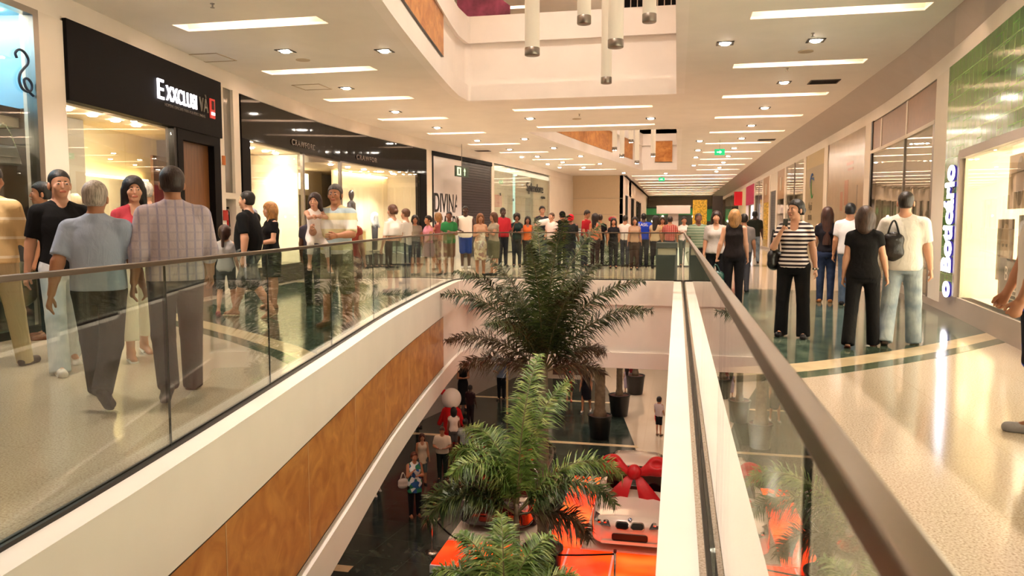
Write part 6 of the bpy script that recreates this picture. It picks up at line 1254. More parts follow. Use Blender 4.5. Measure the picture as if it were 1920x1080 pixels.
def phone(inf,side,lab,c='#141214'):
    A=inf[1]['A'][side]; p=wp(inf,A[2]+A[3]*.12); e=empty('mobile_phone',p,0); tag(e,lab,'phone')
    M=Matrix.Rotation(R(20),3,'X'); MB().obox((0,0,0),.055,.016,.11,M).build('case',mat('phone_'+c.strip('#'),c,rough=.2),e,bevel=.005); MB().obox((0,-.012,0.01),.045,.004,.08,M).build('screen',mat('phone_screen','#20242a',rough=.05),e)
phone(sw,0,'dark mobile phone held to the mouth of the woman in stripes'); phone(wq,0,'small phone held at the chin of the woman in turquoise','#6a5a50')
A=sw[1]['A'][1]; p=wp(sw,sw[1]['A'][0][0]); p2=place_local(sw[0],-.25,.05)
def softbag(name,loc,rz,w_,h,d_,col,lab,cat='bag',handles=.2,rough=.4):
    e=empty(name,loc,rz); tag(e,lab,cat); m=mat('bag_'+col.strip('#'),col,rough=rough,bump=.5,bscale=14)
    F_=Field(np.arange(-w_*.7,w_*.7,.012),np.arange(-d_,d_,.012),np.arange(-h*.7,h*.7,.012))
    F_.ell((0,0,-h*.12),(w_*.5,d_*.5,h*.42),.03); F_.cap((-w_*.28,0,h*.1),(w_*.28,0,h*.1),d_*.42,d_*.42,.05); F_.cap((-w_*.3,0,-h*.3),(w_*.3,0,-h*.3),d_*.4,d_*.4,.05)
    V,Q=F_.mesh(); link_mesh('bag_body',np_mesh('bag',V,Q),m,e)
    b=MB()
    for s_ in (-1,1): b.tube([(-w_*.28+w_*.56*t,s_*d_*.18,h*.22+handles*math.sin(math.pi*t)) for t in [k/10 for k in range(11)]],.009,6)
    b.build('handle',m,e,smooth=True); return e
p=place_local(sw[0],-.23,.03); softbag('shoulder_bag',(p.x,p.y,.98),sw[0].rotation_euler[2]+R(80),.30,.30,.13,'#100e10','black shoulder bag hanging at the side of the woman in stripes',handles=.28,rough=.3)
A=bl[1]['A'][1]; p=wp(bl,A[2]+A[3]*.09); softbag('handbag',(p.x,p.y,p.z-.26),bl[0].rotation_euler[2],.26,.34,.16,'#1c4a44','dark green handbag carried low by the blonde woman',handles=.14,rough=.3)
p=place_local(bp[0],.10,.17); q_=softbag('backpack',(p.x,p.y,1.18),bp[0].rotation_euler[2]+R(12),.21,.40,.12,'#141012','black bag slung on the back of the tall man in white','backpack',handles=.16,rough=.35)
# watch of the striped woman
A=sw[1]['A'][1]; p=wp(sw,A[2]); 
b=MB(); b.lathe([(.034,-.012),(.037,0),(.034,.012)],n=16); o=b.build('wristwatch',M_steel,fix=True); o.location=p; tag(o,'silver wristwatch on the lowered arm of the woman in stripes','watch')
# bundle
A=wb[1]['A'][0]; p=wp(wb,(wb[1]['A'][0][2]+wb[1]['A'][1][2])/2+V3(0,-.06,.08)); F_=Field(np.arange(-.4,.4,.02),np.arange(-.2,.2,.02),np.arange(-.2,.25,.02)); F_.cap((-.22,0,0),(.18,0,.06),.09,.11,.02); V,Q=F_.mesh(); o=link_mesh('cloth_bundle',np_mesh('bundle',V,Q),cloth('bundle','#e8e4e0')); o.location=p; tag(o,'white cloth bundle held on the arm of the man in the dark shirt','bundle')
a=bs[0].rotation_euler[2]; text_mesh('back_print','BRASIL',.13,mat('print_white','#efe6d6'),bs[0],frame((.25,.175,1.30),(-1,0,0)),.004)
A=fd[1]['A'][1]; p=place_local(fd[0],-.3,.0); softbag('handbag',(p.x,p.y,ZL+.95),fd[0].rotation_euler[2],.26,.3,.12,'#c4beb6','white handbag on the arm of the woman in the floral dress',handles=.18)
A=kd[1]['A'][1]; p=wp(kd,A[2]+A[3]*.1); b=MB(); b.tube([(0,0,.1),(0.02,0,-.05),(.05,0,-.2)],[.03,.045,.035],10); o=b.build('toy_balloon',mat('toy_red','#c01420',rough=.3),smooth=True); o.location=p; tag(o,'red stick-like toy in the hand of the child in white','toy')
# red rose-like balloon on a thin stick above the crowd
e=empty('stick_balloon',(-1.98,24.3,1.0)); tag(e,'dark red balloon on a thin stick above the crowd by the beige wall','balloon'); b=MB(); b.tube([(0,0,0),(-.05,0,.45)],.008,6); b.build('stick',M_dark,e); F_=Field(np.arange(-.2,.2,.02),np.arange(-.2,.2,.02),np.arange(-.2,.2,.02)); F_.ell((-.04,0,.02),(.09,.06,.08),.02); F_.ell((.04,0,.02),(.09,.06,.08),.02); F_.cap((0,0,.0),(0,0,-.08),.06,.02,.03); V,Q=F_.mesh(); o=link_mesh('balloon',np_mesh('balloon',V+V3(.0,0,.5),Q),mat('rose_red','#8c1420',rough=.3),e)
# ------------------------------------------------------------ litter bin on the bridge
def bin_(x,y,lab):
    e=empty('litter_bin',(x,y,0.0)); tag(e,lab,'litter bin'); m=mat('bin_grey','#5d6462',rough=.4,metal=.3)
    MB().box(-.26,.26,-.2,.2,0,.62).build('body',m,e,bevel=.01); b=MB(); 
    for k in range(13): b.box(-.225+.037*k-.006,-.225+.037*k+.006,-.212,-.2,.04,.56)
    b.build('ribs',m,e); MB().box(-.24,.24,-.17,.17,.62,.78).build('opening_panel',mat('bin_cream','#cfc4ae'),e); MB().box(-.26,.26,-.2,.2,.78,.92).build('lid',m,e,bevel=.015)
    b=MB(); b.box(-.26,-.22,-.2,.2,.62,.78); b.box(.22,.26,-.2,.2,.62,.78); b.build('post',m,e)
bin_(-.24,19.55,'grey ribbed litter bin with a cream slot on the bridge behind the glass')
# ------------------------------------------------------------ palms
def palm_mats():
    def lm(n,a,b_,c):
        m=mat(n,a,rough=.36); h=NT(m); tc=h.new('TexCoord'); t=h.new('TexNoise'); t.inputs['Scale'].default_value=5; h.l(tc.outputs['Object'],t.inputs['Vector']); r=ramp(h,t.outputs[0],[(.3,srgb(a)),(.5,srgb(b_)),(.72,srgb(c))]); h.l(r.outputs[0],h.b.inputs['Base Color']); return m
    return lm('palm_leaf_backlit','#20281a','#34421f','#4c5028'),lm('palm_leaf_toplit','#3a5420','#5f7c34','#a0a860'),lm('palm_leaf_brown','#3c3020','#5c4a34','#6e6044'),lm('palm_leaf_mid','#26361c','#3c5024','#6c7440')
L_backlit,L_toplit,L_brown,L_mid=palm_mats()  # leaf colours carry the light: darkened as backlit, yellowed as lit from above
M_trunk=mat('palm_trunk','#6b5c48',rough=.8,noise=.25,nscale=7,bump=.5,bscale=18); M_stalk=mat('palm_stalk','#5c5230',rough=.5); M_pot=mat('black_pot','#0e0c0c',rough=.35); M_soil=mat('bark_chips','#4a2418',rough=.95,noise=.4,nscale=25,bump=1,bscale=30)
def frond_mesh(az,el,L,rr,droop=1.0,ll=.42,n=62,bushy=True,w_=.021):
    """leaf stalk leaves the crown at azimuth az / elevation el (deg) and arches over"""
    pts=[];p=Vector((0,0,0)); e=math.radians(el); a=math.radians(az); N=22; stp=L/N
    hx,hy=math.cos(a),math.sin(a); bend=math.radians(100*droop)/N
    T_=[]
    for i in range(N+1):
        pts.append(p.copy()); d=Vector((hx*math.cos(e),hy*math.cos(e),math.sin(e))); T_.append(d); p=p+d*stp; e-=bend*(.25+1.6*(i/N)**1.2)
    side=Vector((-hy,hx,0)); b=MB(); b.tube(pts,[.022*(1-.82*i/N) for i in range(N+1)],5,mi=1)
    vs=b.v; fs=b.f; mi=b.mi
    for k in range(n):
        t=.16+.84*(k/(n-1)); x=t*N; i=min(N-1,int(x)); f=x-i; P=pts[i].lerp(pts[i+1],f); d=T_[i]; up_=side.cross(d).normalized()*-1
        if up_.z<0: up_=-up_
        prof=math.sin(math.pi*min(1,(.12+t*.88)))**.55 if t<.98 else .35
        for s_ in (-1,1):
            for rep in range(2 if bushy else 1):
                roll=math.radians(rr.uniform(-55,50) if bushy else rr.uniform(-8,18)); fw=rr.uniform(.35,.75)
                dirn=(side*s_*math.cos(roll)+up_*math.sin(roll)+d*fw).normalized(); l=ll*prof*rr.uniform(.8,1.12); wd=w_*rr.uniform(.8,1.2)
                wv=d.cross(dirn).cross(dirn).normalized() if d.cross(dirn).length>.01 else d
                m_=P+dirn*l*.5+Vector((0,0,-.05*l)); tp=P+dirn*l*.92+Vector((0,0,-.34*l*rr.uniform(.5,1.3)))
                q0=len(vs); vs+=[tuple(P-wv*wd*.35),tuple(P+wv*wd*.35),tuple(m_+wv*wd*.5),tuple(m_-wv*wd*.5),tuple(tp)]; fs+=[(q0,q0+1,q0+2,q0+3),(q0+3,q0+2,q0+4)]; mi+=[0,0]
    return b
CAMAZ=math.degrees(YAW)
def palm(x,y,zbase,zcrown,lab,fr,leaf,seed,trunk=.13,pot=True,ll=.42,n=60,bare=.0,group=None):
    e=empty('potted_palm',(x,y,zbase)); tag(e,lab,'palm tree',group); rr=random.Random(seed); h=zcrown-zbase
    if pot:
        MB().lathe([(.30,0),(.33,.02),(.41,.80),(.43,.82),(.43,.86),(.39,.86),(.38,.80),(.001,.79)],n=28).build('pot',M_pot,e,smooth=True,fix=True); MB().lathe([(.385,.74),(.38,.815),(.2,.83),(.001,.835)],n=20).build('soil',M_soil,e,fix=True)
    prof=[(trunk*1.35,.76),(trunk*1.1,1.0)]; z=1.0
    while z<h-.5: prof+=[(trunk*(1.02-.2*z/h),z+.05),(trunk*(.96-.2*z/h),z+.10)]; z+=.14
    prof+=[(trunk*.75,h-.4),(trunk*.62,h-.05),(trunk*.3,h+.1)]
    MB().lathe(prof,n=16).build('trunk',M_trunk,e,smooth=True,fix=True)
    for az,el,L,dr,lf in fr:
        m=leaf if lf is None else lf
        b=frond_mesh(az+CAMAZ+rr.uniform(-6,6),el,L,rr,dr,ll=ll,n=n); o=b.build('frond',[m,M_stalk],e); o.location=(0,0,h-.1)
    return e
# azimuth: 0 = image right, 180 = image left, -90 = towards the camera, 90 = away
palm(-2.63,15.45,ZL,-1.55,'tallest potted palm, its dark crown reaching above the bridge glass',[
 (175,62,2.9,.85,None),(168,38,2.3,.72,L_brown),(200,70,2.9,.65,None),(160,20,1.9,.6,L_brown),(150,76,2.7,.5,None),
 (5,52,2.7,.72,None),(-12,66,2.9,.7,None),(8,20,1.35,.75,L_brown),(20,38,1.6,.8,L_brown),(30,76,2.6,.5,None),(-60,72,2.6,.6,None),(-110,78,3.0,.42,L_mid),(-75,84,3.4,.4,L_mid),(90,80,3.5,.45,L_mid),(30,82,3.4,.5,L_mid),(60,68,2.8,.7,None),(120,64,2.8,.8,None),(-130,62,2.2,.9,None)],L_backlit,3,ll=.5,n=84)
palm(-2.68,12.95,ZL,-3.62,'mid-height potted palm with bright green arching fronds in front of the dark car',[
 (178,44,1.95,1.3,L_mid),(196,40,1.9,1.25,L_mid),(165,82,2.0,1.5,None),(205,80,1.9,1.45,None),(130,80,2.2,1.2,None),(65,84,3.0,.55,None),(45,82,2.7,.7,None),(2,56,2.35,1.2,None),(-20,50,2.1,1.25,L_mid),(-8,14,1.5,1.0,L_brown),(110,74,2.0,1.0,L_mid)],L_toplit,5,trunk=.075,ll=.52,n=95)
palm(-2.45,10.95,ZL,-4.55,'low potted palm at the bottom of the picture',[
 (170,66,1.5,1.1,None),(150,80,1.6,.8,None),(30,78,1.6,.8,None),(5,62,1.5,1.1,None),(-60,70,1.3,1.0,None),(90,82,1.7,.7,None),(60,60,1.5,1.0,None),(120,56,1.5,1.0,None),(-120,62,1.3,1.1,None),(200,50,1.4,1.1,None)],L_toplit,8,trunk=.08,ll=.50,n=84)
palm(-4.35,10.6,ZL,-5.4,'low potted palm whose tips touch the bottom edge left of the others',[
 (170,70,1.25,.9,None),(120,84,1.4,.6,None),(10,70,1.25,.9,None),(60,82,1.4,.7,None),(-80,70,1.2,1.0,None)],L_toplit,9,trunk=.08,ll=.34,n=46)
far_fr=[(k*40+10*(k%2),[70,45,58][k%3],[2.2,2.0,2.3][k%3],[.7,.9,.8][k%3],None) for k in range(9)]
palm(-2.56,26.9,ZL,-1.15,'potted palm with a ringed trunk in the second opening, nearest of the three black pots',far_fr,L_backlit,11,trunk=.2,ll=.42,n=40)
palm(-2.12,30.3,ZL,-.9,'potted palm in the second opening, middle one of the three black pots',far_fr,L_mid,12,trunk=.13,ll=.42,n=40)
palm(-1.71,34.4,ZL,-.9,'potted palm in the second opening, farthest of the three black pots',far_fr,L_mid,13,trunk=.13,ll=.42,n=36)
# ------------------------------------------------------------ display platforms and cars
M_glow=mat('orange_lit_panel','#ff3a08',emit=1.7,ecol='#ff2a04',rough=.25); M_glow2=mat('red_lit_panel','#e82008',emit=1.1,ecol='#ff2204',rough=.25); M_platw=mat('platform_white','#cfc2b4',rough=.25); M_platedge=mat('platform_edge','#c8d0d4',rough=.3)
def glowmat():
    m=mat('orange_lit_floor','#ff4a10',rough=.2); h=NT(m); tc=h.new('TexCoord'); mp=h.new('Mapping'); mp.inputs['Scale'].default_value=(.9,1.3,1); h.l(tc.outputs['Object'],mp.inputs[0]); n=h.new('TexNoise'); n.inputs['Scale'].default_value=1.1; n.inputs['Detail'].default_value=1; h.l(mp.outputs[0],n.inputs['Vector'])
    r=ramp(h,n.outputs[0],[(.38,srgb('#e01c04')),(.55,srgb('#ff4410')),(.7,srgb('#ff6a28'))]); h.l(r.outputs[0],h.b.inputs['Emission Color']); h.b.inputs['Emission Strength'].default_value=.48; return m
M_gf=glowmat()
e=empty('display_platform',(-1.2,17,ZL)); tag(e,'white platform with glowing orange floor panels under the white car','platform')
def bx_(x0,x1,y0,y1,z0,z1,name,m): MB().box(x0+1.2,x1+1.2,y0-17,y1-17,z0,z1).build(name,m,e)
bx_(-2.85,0.3,15.6,22.2,0,.17,'base',M_platedge); bx_(-2.0,.28,17.05,22.1,.17,.22,'plate',M_platw)
for a,b_,c_,d_ in ((-2.83,-2.03,17.05,18.7),(-2.83,-2.03,18.75,20.4),(-2.83,-2.03,20.45,22.1),(-2.83,-2.32,15.65,17.0),(-2.27,-1.3,15.65,17.0),(-1.25,-.3,15.65,17.0),(-.25,.28,15.65,17.0)): bx_(a,b_,c_,d_,.17,.2,'lit_panel',M_gf)
e=empty('display_platform',(-4.3,17,ZL)); tag(e,'white platform with glowing orange panel under the dark car','platform')
def bx2(x0,x1,y0,y1,z0,z1,name,m): MB().box(x0+4.3,x1+4.3,y0-17,y1-17,z0,z1).build(name,m,e)
bx2(-5.15,-3.15,15.55,22.2,0,.17,'base',M_platedge); bx2(-5.13,-3.17,16.9,22.1,.17,.22,'plate',M_platw); bx2(-5.13,-4.6,15.6,16.85,.17,.2,'lit_panel',M_gf); bx2(-4.57,-3.9,15.6,16.85,.17,.2,'lit_panel',M_gf); bx2(-3.87,-3.17,15.6,16.85,.17,.2,'lit_panel',M_gf)
def car(loc,lab,paint,front):
    e=empty('car',loc); tag(e,lab,'car')
    FX=np.array([0,.05,.18,.55,1.05,1.42,1.75,2.15,2.9,3.45,3.75,4.1,4.4,4.5]); TZ=np.array([.60,.70,.77,.85,.92,.97,1.20,1.37,1.41,1.35,1.20,1.06,1.02,.85]); HW=np.array([.66,.76,.83,.885,.90,.905,.905,.905,.905,.90,.895,.88,.84,.78])
    cab=np.array([0,0,0,0,0,0,.55,1,1,1,.6,0,0,0])
    X=[];N=70
    fx=np.concatenate([np.linspace(0,.2,10),np.linspace(.25,4.3,60),np.linspace(4.34,4.5,6)])
    def sm(a): 
        return np.array([X_of(list(FX),list(a),x) for x in fx])
    tz,hw,cb=np.interp(fx,FX,TZ),sm(HW),np.clip(np.interp(fx,FX,cab),0,1)
    k=np.array([.25,.5,.25]); tz=np.convolve(np.pad(tz,1,'edge'),k,'valid')
    rows=[]
    for f_,t,w_,c in zip(fx,tz,hw,cb):
        hood=[(0,.2),(w_*.92,.2),(w_*.99,.34),(w_,.55),(w_*.975,max(.6,t-.14) if c<.01 else .80),(w_*.90,t-.055),(w_*.72,t-.02),(w_*.36,t),(0,t+.005)]
        tt=t; wr=.60+.12*(1-c); cabp=[(0,.2),(w_*.92,.2),(w_*.99,.34),(w_,.55),(w_*.985,.80),(w_*.93,.93),(wr,tt-.06),(wr*.62,tt-.01),(0,tt+.01)]
        rows.append([(a[0]*(1-c)+b_[0]*c,a[1]*(1-c)+b_[1]*c) for a,b_ in zip(hood,cabp)])
    # refine the half profile
    def refine(p):
        p=np.array(p); t=np.arange(len(p)); q=np.linspace(0,len(p)-1,(len(p)-1)*3+1); return np.stack([[X_of(list(t),list(p[:,j]),x) for x in q] for j in (0,1)],1)
    rf=[refine(r) for r in rows]; m=len(rf[0]); V=[];body=[];glass=[];sg=[];rear=[]
    for f_,r in zip(fx,rf):
        for y,z in r: V.append((max(y,0),f_,z))
        for y,z in r[::-1][1:]: V.append((-max(y,0),f_,z))
    W_=2*m-1
    for i in range(len(fx)-1):
        for j in range(W_-1):
            q=(i*W_+j,i*W_+j+1,(i+1)*W_+j+1,(i+1)*W_+j); jj=min(j,W_-2-j); x=(fx[i]+fx[i+1])/2
            if jj>=18 and 1.44<x<2.13: glass.append(q)
            elif 15<=jj<=17 and 1.75<x<3.7 and not (2.62<x<2.72): sg.append(q)
            elif jj>=18 and 3.42<x<3.95: rear.append(q)
            else: body.append(q)
    body.append(tuple(range(W_))); body.append(tuple((len(fx)-1)*W_+j for j in range(W_))[::-1])
    for nm,F_,mm in (('body',body,paint),('windscreen',glass,mat('car_glass','#0c0e10',rough=.04,spec=.9)),('rear_window',rear,mat('car_glass','#0c0e10')),('side_window',sg,mat('car_glass','#0c0e10'))):
        b=MB(); b.add(V,F_); o=b.build(nm,mm,e,smooth=True)
        bm=bmesh.new(); bm.from_mesh(o.data); bmesh.ops.delete(bm,geom=[v for v in bm.verts if not v.link_faces],context='VERTS'); bmesh.ops.recalc_face_normals(bm,faces=bm.faces); bm.to_mesh(o.data); bm.free()
    Mt=mat('tyre','#141414',rough=.8)
    for sx in (-1,1):
        for fy in (.80,3.60):
            b=MB(); b.lathe([(.2,-.1),(.31,-.1),(.325,-.06),(.325,.06),(.31,.1),(.2,.1)],n=28); o=b.build('wheel',Mt,e,smooth=True,fix=True); o.rotation_euler=(0,R(90),0); o.location=(sx*.80,fy,.325)
            b=MB(); b.lathe([(.2,-.02),(.21,.11),(.001,.10)],n=20); r_=b.build('rim',M_steel,o,fix=True)
            if sx<0: r_.rotation_euler=(math.pi,0,0)
        b=MB(); F_=Field(np.arange(-.2,.2,.014),np.arange(-.15,.15,.014),np.arange(-.12,.12,.014)); F_.ell((0,0,0),(.12,.07,.075),.02); F_.cap((0,0,-.02),(-sx*.14,.0,-.05),.03,.025,.02); Vv,Qq=F_.mesh(); o=link_mesh('wing_mirror',np_mesh('m',Vv,Qq),paint,e); o.location=(sx*1.02,1.62,.98)
    return e
def ysurf(x,z): return max(float(np.interp(abs(x)+.015,[.66,.76,.83,.885],[0,.05,.18,.55])),float(np.interp(z+.045,[.60,.70,.77,.85],[0,.05,.18,.55])))-.06
def plate_on(par,name,m,pts,y,t=.02,zc=0):
    """flat shape given as (x,z) outline on the car nose"""
    b=MB(); n=len(pts); vs=[(x,y(x,z) if callable(y) else y,z) for x,z in pts]+[(x,(y(x,z) if callable(y) else y)-t,z) for x,z in pts]
    b.add(vs,[tuple(range(n)),tuple(range(2*n-1,n-1,-1))]+[(k,(k+1)%n,n+(k+1)%n,n+k) for k in range(n)]); return b.build(name,m,par,fix=True,bevel=.004)
def rrect(cx,cz,w_,h,r,n=5,sk=0):
    o=[]
    for qx,qz,a0 in ((1,1,0),(-1,1,90),(-1,-1,180),(1,-1,270)):
        for k in range(n+1): a=math.radians(a0+90*k/n); x=cx+qx*(w_/2-r)+r*math.cos(a); z=cz+qz*(h/2-r)+r*math.sin(a); o.append((x+sk*(z-cz),z))
    return o
Pw=mat('car_paint_white','#d8ccc0',rough=.18,coat=1.0,metal=.1); Pd=mat('car_paint_dark','#1a0c0c',rough=.15,coat=1.0,metal=.3)
c1=car((-.92,16.95,ZL+.22),'white saloon car with a big red ribbon bow on its windscreen',Pw,'kidney')
ny=lambda x,z: -.02+.28*x*x+max(0,(z-.62))*.55
Mblk=mat('car_black','#0a0a0b',rough=.3); Mchr=mat('car_chrome','#d8d8d8',rough=.08,metal=1)
for s_ in (-1,1):
    plate_on(c1,'kidney_grille',Mchr,rrect(s_*.17,.635,.30,.17,.07),lambda x,z: ny(x,z)-.012,.02); plate_on(c1,'grille_mesh',Mblk,rrect(s_*.17,.635,.26,.135,.055),lambda x,z: ny(x,z)-.03,.012)
    hp=[(s_*.42,.60),(s_*.48,.70),(s_*.70,.76),(s_*.80,.78),(s_*.81,.68),(s_*.62,.62)]; plate_on(c1,'headlight',mat('headlight_dark','#3a3434',rough=.1,spec=.8),hp,ysurf,.02)
    for cx_ in (.55,.68):
        b=MB(); b.lathe([(.045,0),(.04,.02),(.001,.025)],n=14); o=b.build('headlight_lens',Mchr,c1,fix=True); o.rotation_euler=(R(90),0,0); o.location=(s_*cx_,ysurf(cx_,.69)-.03,.69)
    plate_on(c1,'fog_intake',Mblk,rrect(s_*.62,.33,.22,.12,.04),lambda x,z: -.03+.30*x*x,.03)
plate_on(c1,'lower_intake',Mblk,rrect(0,.36,.8,.16,.05),lambda x,z: -.03+.24*x*x,.025); plate_on(c1,'bumper_lip',Pw,rrect(0,.235,1.3,.07,.03),lambda x,z: -.08+.26*x*x,.05)
b=MB(); b.lathe([(.045,0),(.042,.008),(.001,.01)],n=20); o=b.build('badge_ring',Mblk,c1,fix=True); o.rotation_euler=(R(55),0,0); o.location=(0,.03,.765)
for a0,m in ((0,mat('badge_blue','#3a78b8')),(90,mat('badge_white','#f0f0f0')),(180,_m['badge_blue'] if 'badge_blue' in _m else None),(270,None)):
    m=m or _m['badge_white']; b=MB(); b.prism([(0,0)]+[(.03*math.cos(R(a0+k*18)),.03*math.sin(R(a0+k*18))) for k in range(6)],.010,.012); q_=b.build('badge_quarter',m,o)
c2=car((-4.15,17.35,ZL+.22),'dark saloon car with chrome grille and a red ribbon bow, behind the palm fronds',Pd,'mesh')
plate_on(c2,'grille',Mchr,rrect(0,.60,1.1,.2,.06),lambda x,z: ny(x,z)-.012,.02)
b=MB()
for k in range(16): 
    x=-.5+k*.0667; b.obox((x,ny(x,.6)-.036,.6),.02,.01,.17)
for k in range(4): 
    for j in range(10): x=-.45+j*.1; b.obox((x,ny(x,.6)-.038,.54+.04*k),.1,.008,.012)
b.build('grille_bars',Mblk,c2)
for s_ in (-1,1):
    b=MB(); b.lathe([(.14,0),(.13,.04),(.08,.07),(.001,.08)],n=24); o=b.build('headlight',mat('headlight_clear','#b8b8c0',rough=.05,metal=.6),c2,smooth=True,fix=True); o.rotation_euler=(R(75),0,0); o.location=(s_*.70,.12,.66)
    plate_on(c2,'fog_lamp',Mchr,rrect(s_*.6,.33,.2,.1,.04),lambda x,z: -.03+.30*x*x,.03)
plate_on(c2,'lower_intake',Mblk,rrect(0,.36,.7,.14,.05),lambda x,z: -.03+.24*x*x,.025); plate_on(c2,'number_plate',mat('plate_dark','#3a3c40',rough=.2),rrect(.1,.45,.5,.12,.01),lambda x,z: -.06+.1*x*x,.02)
b=MB(); b.box(-.1,.28,.45,1.35,.90,.93); 
# ribbon bows
M_bow=mat('red_satin','#c4101c',rough=.42,bump=.3,bscale=9)
def bow(loc,lab,s_=1.0,rz=0,tilt=28):
    e=empty('ribbon_bow',loc,R(rz)); tag(e,lab,'bow'); e.rotation_euler=(R(-tilt),0,R(rz)); e.scale=(s_,)*3
    F_=Field(np.arange(-.85,.85,.022),np.arange(-.3,.3,.022),np.arange(-.35,.45,.022))
    for sd in (-1,1):
        F_.cap((sd*.12,0,.02),(sd*.42,0,.16),.07,.19,.05,flat=((0,1,0),1.15)); F_.ell((sd*.46,0,.16),(.22,.15,.19),.05)
        F_.ell((sd*.42,-.19,.17),(.14,.1,.09),.03,op='s'); F_.cap((sd*.2,-.14,.06),(sd*.45,-.2,.24),.02,.03,.03,op='s'); F_.cap((sd*.2,-.14,.02),(sd*.5,-.2,.05),.02,.03,.03,op='s')
    V,Q=F_.mesh(); link_mesh('loops',np_mesh('loops',V,Q),M_bow,e)
    F_=Field(np.arange(-.2,.2,.016),np.arange(-.25,.2,.016),np.arange(-.2,.25,.016)); F_.ell((0,-.05,.02),(.14,.13,.15),.02); F_.cap((-.05,-.2,.12),(-.03,-.2,-.1),.012,.012,.02,op='s'); F_.cap((.05,-.2,.12),(.06,-.2,-.1),.012,.012,.02,op='s'); V,Q=F_.mesh(); link_mesh('knot',np_mesh('knot',V,Q),M_bow,e)
    for sd,L_ in ((-1,.85),(1,.9)):
        b=MB(); n=9; vs=[]
        for k in range(n+1):
            t=k/n; cx=sd*(.08+.42*t); z=-.05-L_*t*.85; w_=.08+.24*t; y=-.02-.05*math.sin(t*5)
            zz=(z-.12*t if k==n else z); vs+=[(cx-w_,y,z+.02*sd+(.0 if k<n else .16)),(cx-w_*.3,y-.03,z),(cx+w_*.3,y+.02,z),(cx+w_,y-.02,z-.02*sd-(.12 if k==n else 0))]
        vs2=[(x,y+.015,z) for x,y,z in vs]; N_=len(vs); fs=[]
        for k in range(n):
            for j in range(3): q=(k*4+j,k*4+j+1,k*4+j+5,k*4+j+4); fs.append(q); fs.append(tuple(i+N_ for i in q[::-1]))
        b.add(vs+vs2,fs); b.build('tail',M_bow,e,smooth=True)
    return e
bow((-.90,18.3,ZL+1.62),'big red ribbon bow on the windscreen of the white car',1.22,0,30); bow((-4.12,18.75,ZL+1.62),'big red ribbon bow on the windscreen of the dark car, behind fronds',1.05,-8,30)
# stanchions
def stanchion(x,y,lab):
    e=empty('barrier_post',(x,y,ZL)); tag(e,lab,'barrier post'); MB().lathe([(.17,0),(.17,.02),(.03,.05),(.001,.05)],n=24).build('base',M_steel,e,smooth=True,fix=True); MB().tube([(0,0,.04),(0,0,.95)],.024,12).build('pole',M_steel,e,smooth=True); MB().lathe([(.032,.93),(.032,.99),(.001,1.0)],n=14).build('cap',mat('belt_red','#5c1418'),e,fix=True)
stanchion(-5.42,16.55,'chrome barrier post in front of the dark car platform, nearest the left'); stanchion(-5.97,18.5,'chrome barrier post behind, farther from the camera'); stanchion(-1.12,15.3,'chrome barrier post in front of the white car'); stanchion(-4.2,15.2,'chrome barrier post between the orange panel and the low palm')
b=MB()
def belt(a,b2): 
    pts=[]
    for k in range(9): t=k/8; pts.append((a[0]+(b2[0]-a[0])*t,a[1]+(b2[1]-a[1])*t,ZL+.9-.12*math.sin(math.pi*t)))
    return pts
b.tube(belt((-5.42,16.55),(-4.2,15.2)),.018,6); o=b.build('barrier_belt',M_black,smooth=True); tag(o,'dark belt strung between the two left barrier posts of the dark car','barrier belt')
b=MB(); b.tube(belt((-5.97,18.5),(-5.42,16.55)),.018,6); o=b.build('barrier_belt',M_black,smooth=True); tag(o,'dark belt from the rear barrier post to the nearest left one','barrier belt')
b=MB(); b.tube(belt((-4.2,15.2),(-1.12,15.3)),.018,6); o=b.build('barrier_belt',M_black,smooth=True); tag(o,'dark belt in front of the white car','barrier belt')
# figure in red with round white hood
e=empty('costumed_figure',(-7.5,25.2,ZL)); tag(e,'figure in red with a big round white head-dress on the lower floor','figure')
F_=Field(np.arange(-.6,.6,.03),np.arange(-.5,.5,.03),np.arange(0,1.5,.03)); F_.cap((0,0,.35),(0,0,1.15),.3,.26,.05); F_.cap((-.1,0,.3),(-.12,0,.02),.13,.1,.05); F_.cap((.1,0,.3),(.12,0,.02),.13,.1,.05); F_.cap((.24,0,1.15),(.42,-.05,.7),.1,.08,.05); F_.cap((-.24,0,1.15),(-.42,-.05,.7),.1,.08,.05); V,Q=F_.mesh(); link_mesh('red_suit',np_mesh('suit',V,Q),cloth('suit_red','#b81418'),e)
F_=Field(np.arange(-.5,.5,.025),np.arange(-.5,.5,.025),np.arange(1.1,2.1,.025)); F_.ell((0,0,1.58),(.34,.32,.36),.02); V,Q=F_.mesh(); link_mesh('white_headdress',np_mesh('head',V,Q),mat('plush_white','#e4dad0',rough=.9),e)
for sx in (-.27,): F_=Field(np.arange(-.5,.0,.02),np.arange(-.3,.3,.02),np.arange(1.5,2.1,.02)); F_.ell((sx,-.05,1.8),(.11,.08,.11),.02); V,Q=F_.mesh(); link_mesh('red_tuft',np_mesh('ear',V,Q),cloth('suit_red','#b81418'),e)
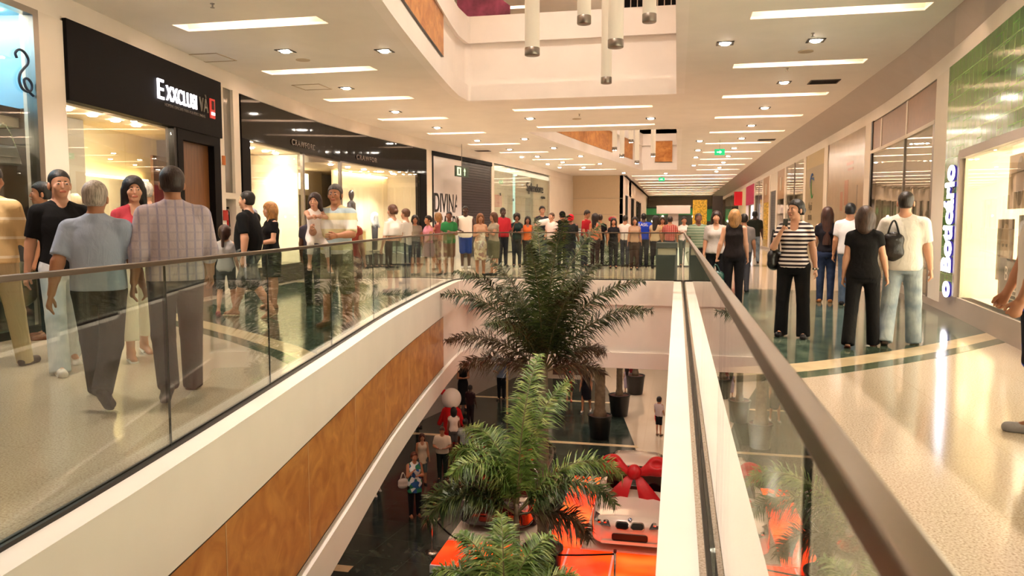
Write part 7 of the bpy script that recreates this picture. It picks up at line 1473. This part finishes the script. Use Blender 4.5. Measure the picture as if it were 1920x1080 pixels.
# lower-level left hoarding with red and green graphics
e=empty('hoarding',(-9.3,30,ZL)); tag(e,'grey hoarding with red and green graphics along the lower floor','hoarding')
b=MB(); P=[(-10.6,22),(-9.9,26),(-9.1,30),(-8.4,34),(-7.4,38)]; P=[(x+9.3,y-30) for x,y in P]; b.ribbon(P,0,4.0,0,.1); b.build('panel',mat('hoard_grey','#a89c94',rough=.3,noise=.06,nscale=.6),e,fix=True)
for (x0,x1,z0,z1,m) in ((.2,.45,1.6,3.6,mat('gr_red','#a01420',rough=.3)),(.5,.6,1.4,3.0,mat('gr_green','#4a6a30',rough=.3)),(.62,.82,1.9,3.8,_m['gr_red']),(.86,.92,2.2,3.4,mat('gr_dark','#1c2018',rough=.3))):
    def at_(t): k=min(3,int(t*4)); f=t*4-k; return (P[k][0]*(1-f)+P[k+1][0]*f,P[k][1]*(1-f)+P[k+1][1]*f)
    b=MB(); b.ribbon([at_(x0+(x1-x0)*j/4) for j in range(5)],z0,z1,-.012,0); b.build('printed_shape',m,e,fix=True)
MB().box(-6.0,-4.4,38,38.2,ZL,ZL+3.8).build('column_clad',mat('brown_clad','#4a3428')).name='wall_panel'
bpy.data.objects['wall_panel']['label']='brown clad column at the end of the lower hoarding'; bpy.data.objects['wall_panel']['category']='column'
b=MB(); b.tube([(0,0,0),(0,0,2.2)],.04,8); o=b.build('marker_pole',mat('pole_cream','#c8b078')); o.location=(-6.5,29.6,ZL); tag(o,'thin cream pole standing on the lower floor by the man in blue','pole')
# tube lamps
for x,y,zb,lab in ((-2.35,12.6,4.10+.0,'hanging white tube lamp, leftmost of the near opening'),(-1.45,12.1,4.43,'hanging white tube lamp, second from the left in the near opening'),(-1.42,15.6,4.14,'slim hanging white tube lamp with the lowest end, near opening'),(-.99,12.4,4.12,'thick hanging white tube lamp to the right of the slim one'),(-.47,12.2,4.43,'hanging white tube lamp, rightmost of the near opening')):
    tube_lamp(x,y,zb,lab,r=.105 if 'thick' not in lab and 'leftmost' not in lab else .12)
for k,(x,y,zb) in enumerate(((-2.55,32.0,4.35),(-2.28,32.4,4.1),(-1.75,34,3.95),(-1.95,33,4.75),(-1.05,33.5,4.2))): tube_lamp(x,y,zb,'slender hanging tube lamp in the second ceiling opening, '+['first from the left','second from the left','fourth from the left','third from the left, hanging highest','rightmost'][k],'tube lamps of the second opening',r=.10,lit=True)
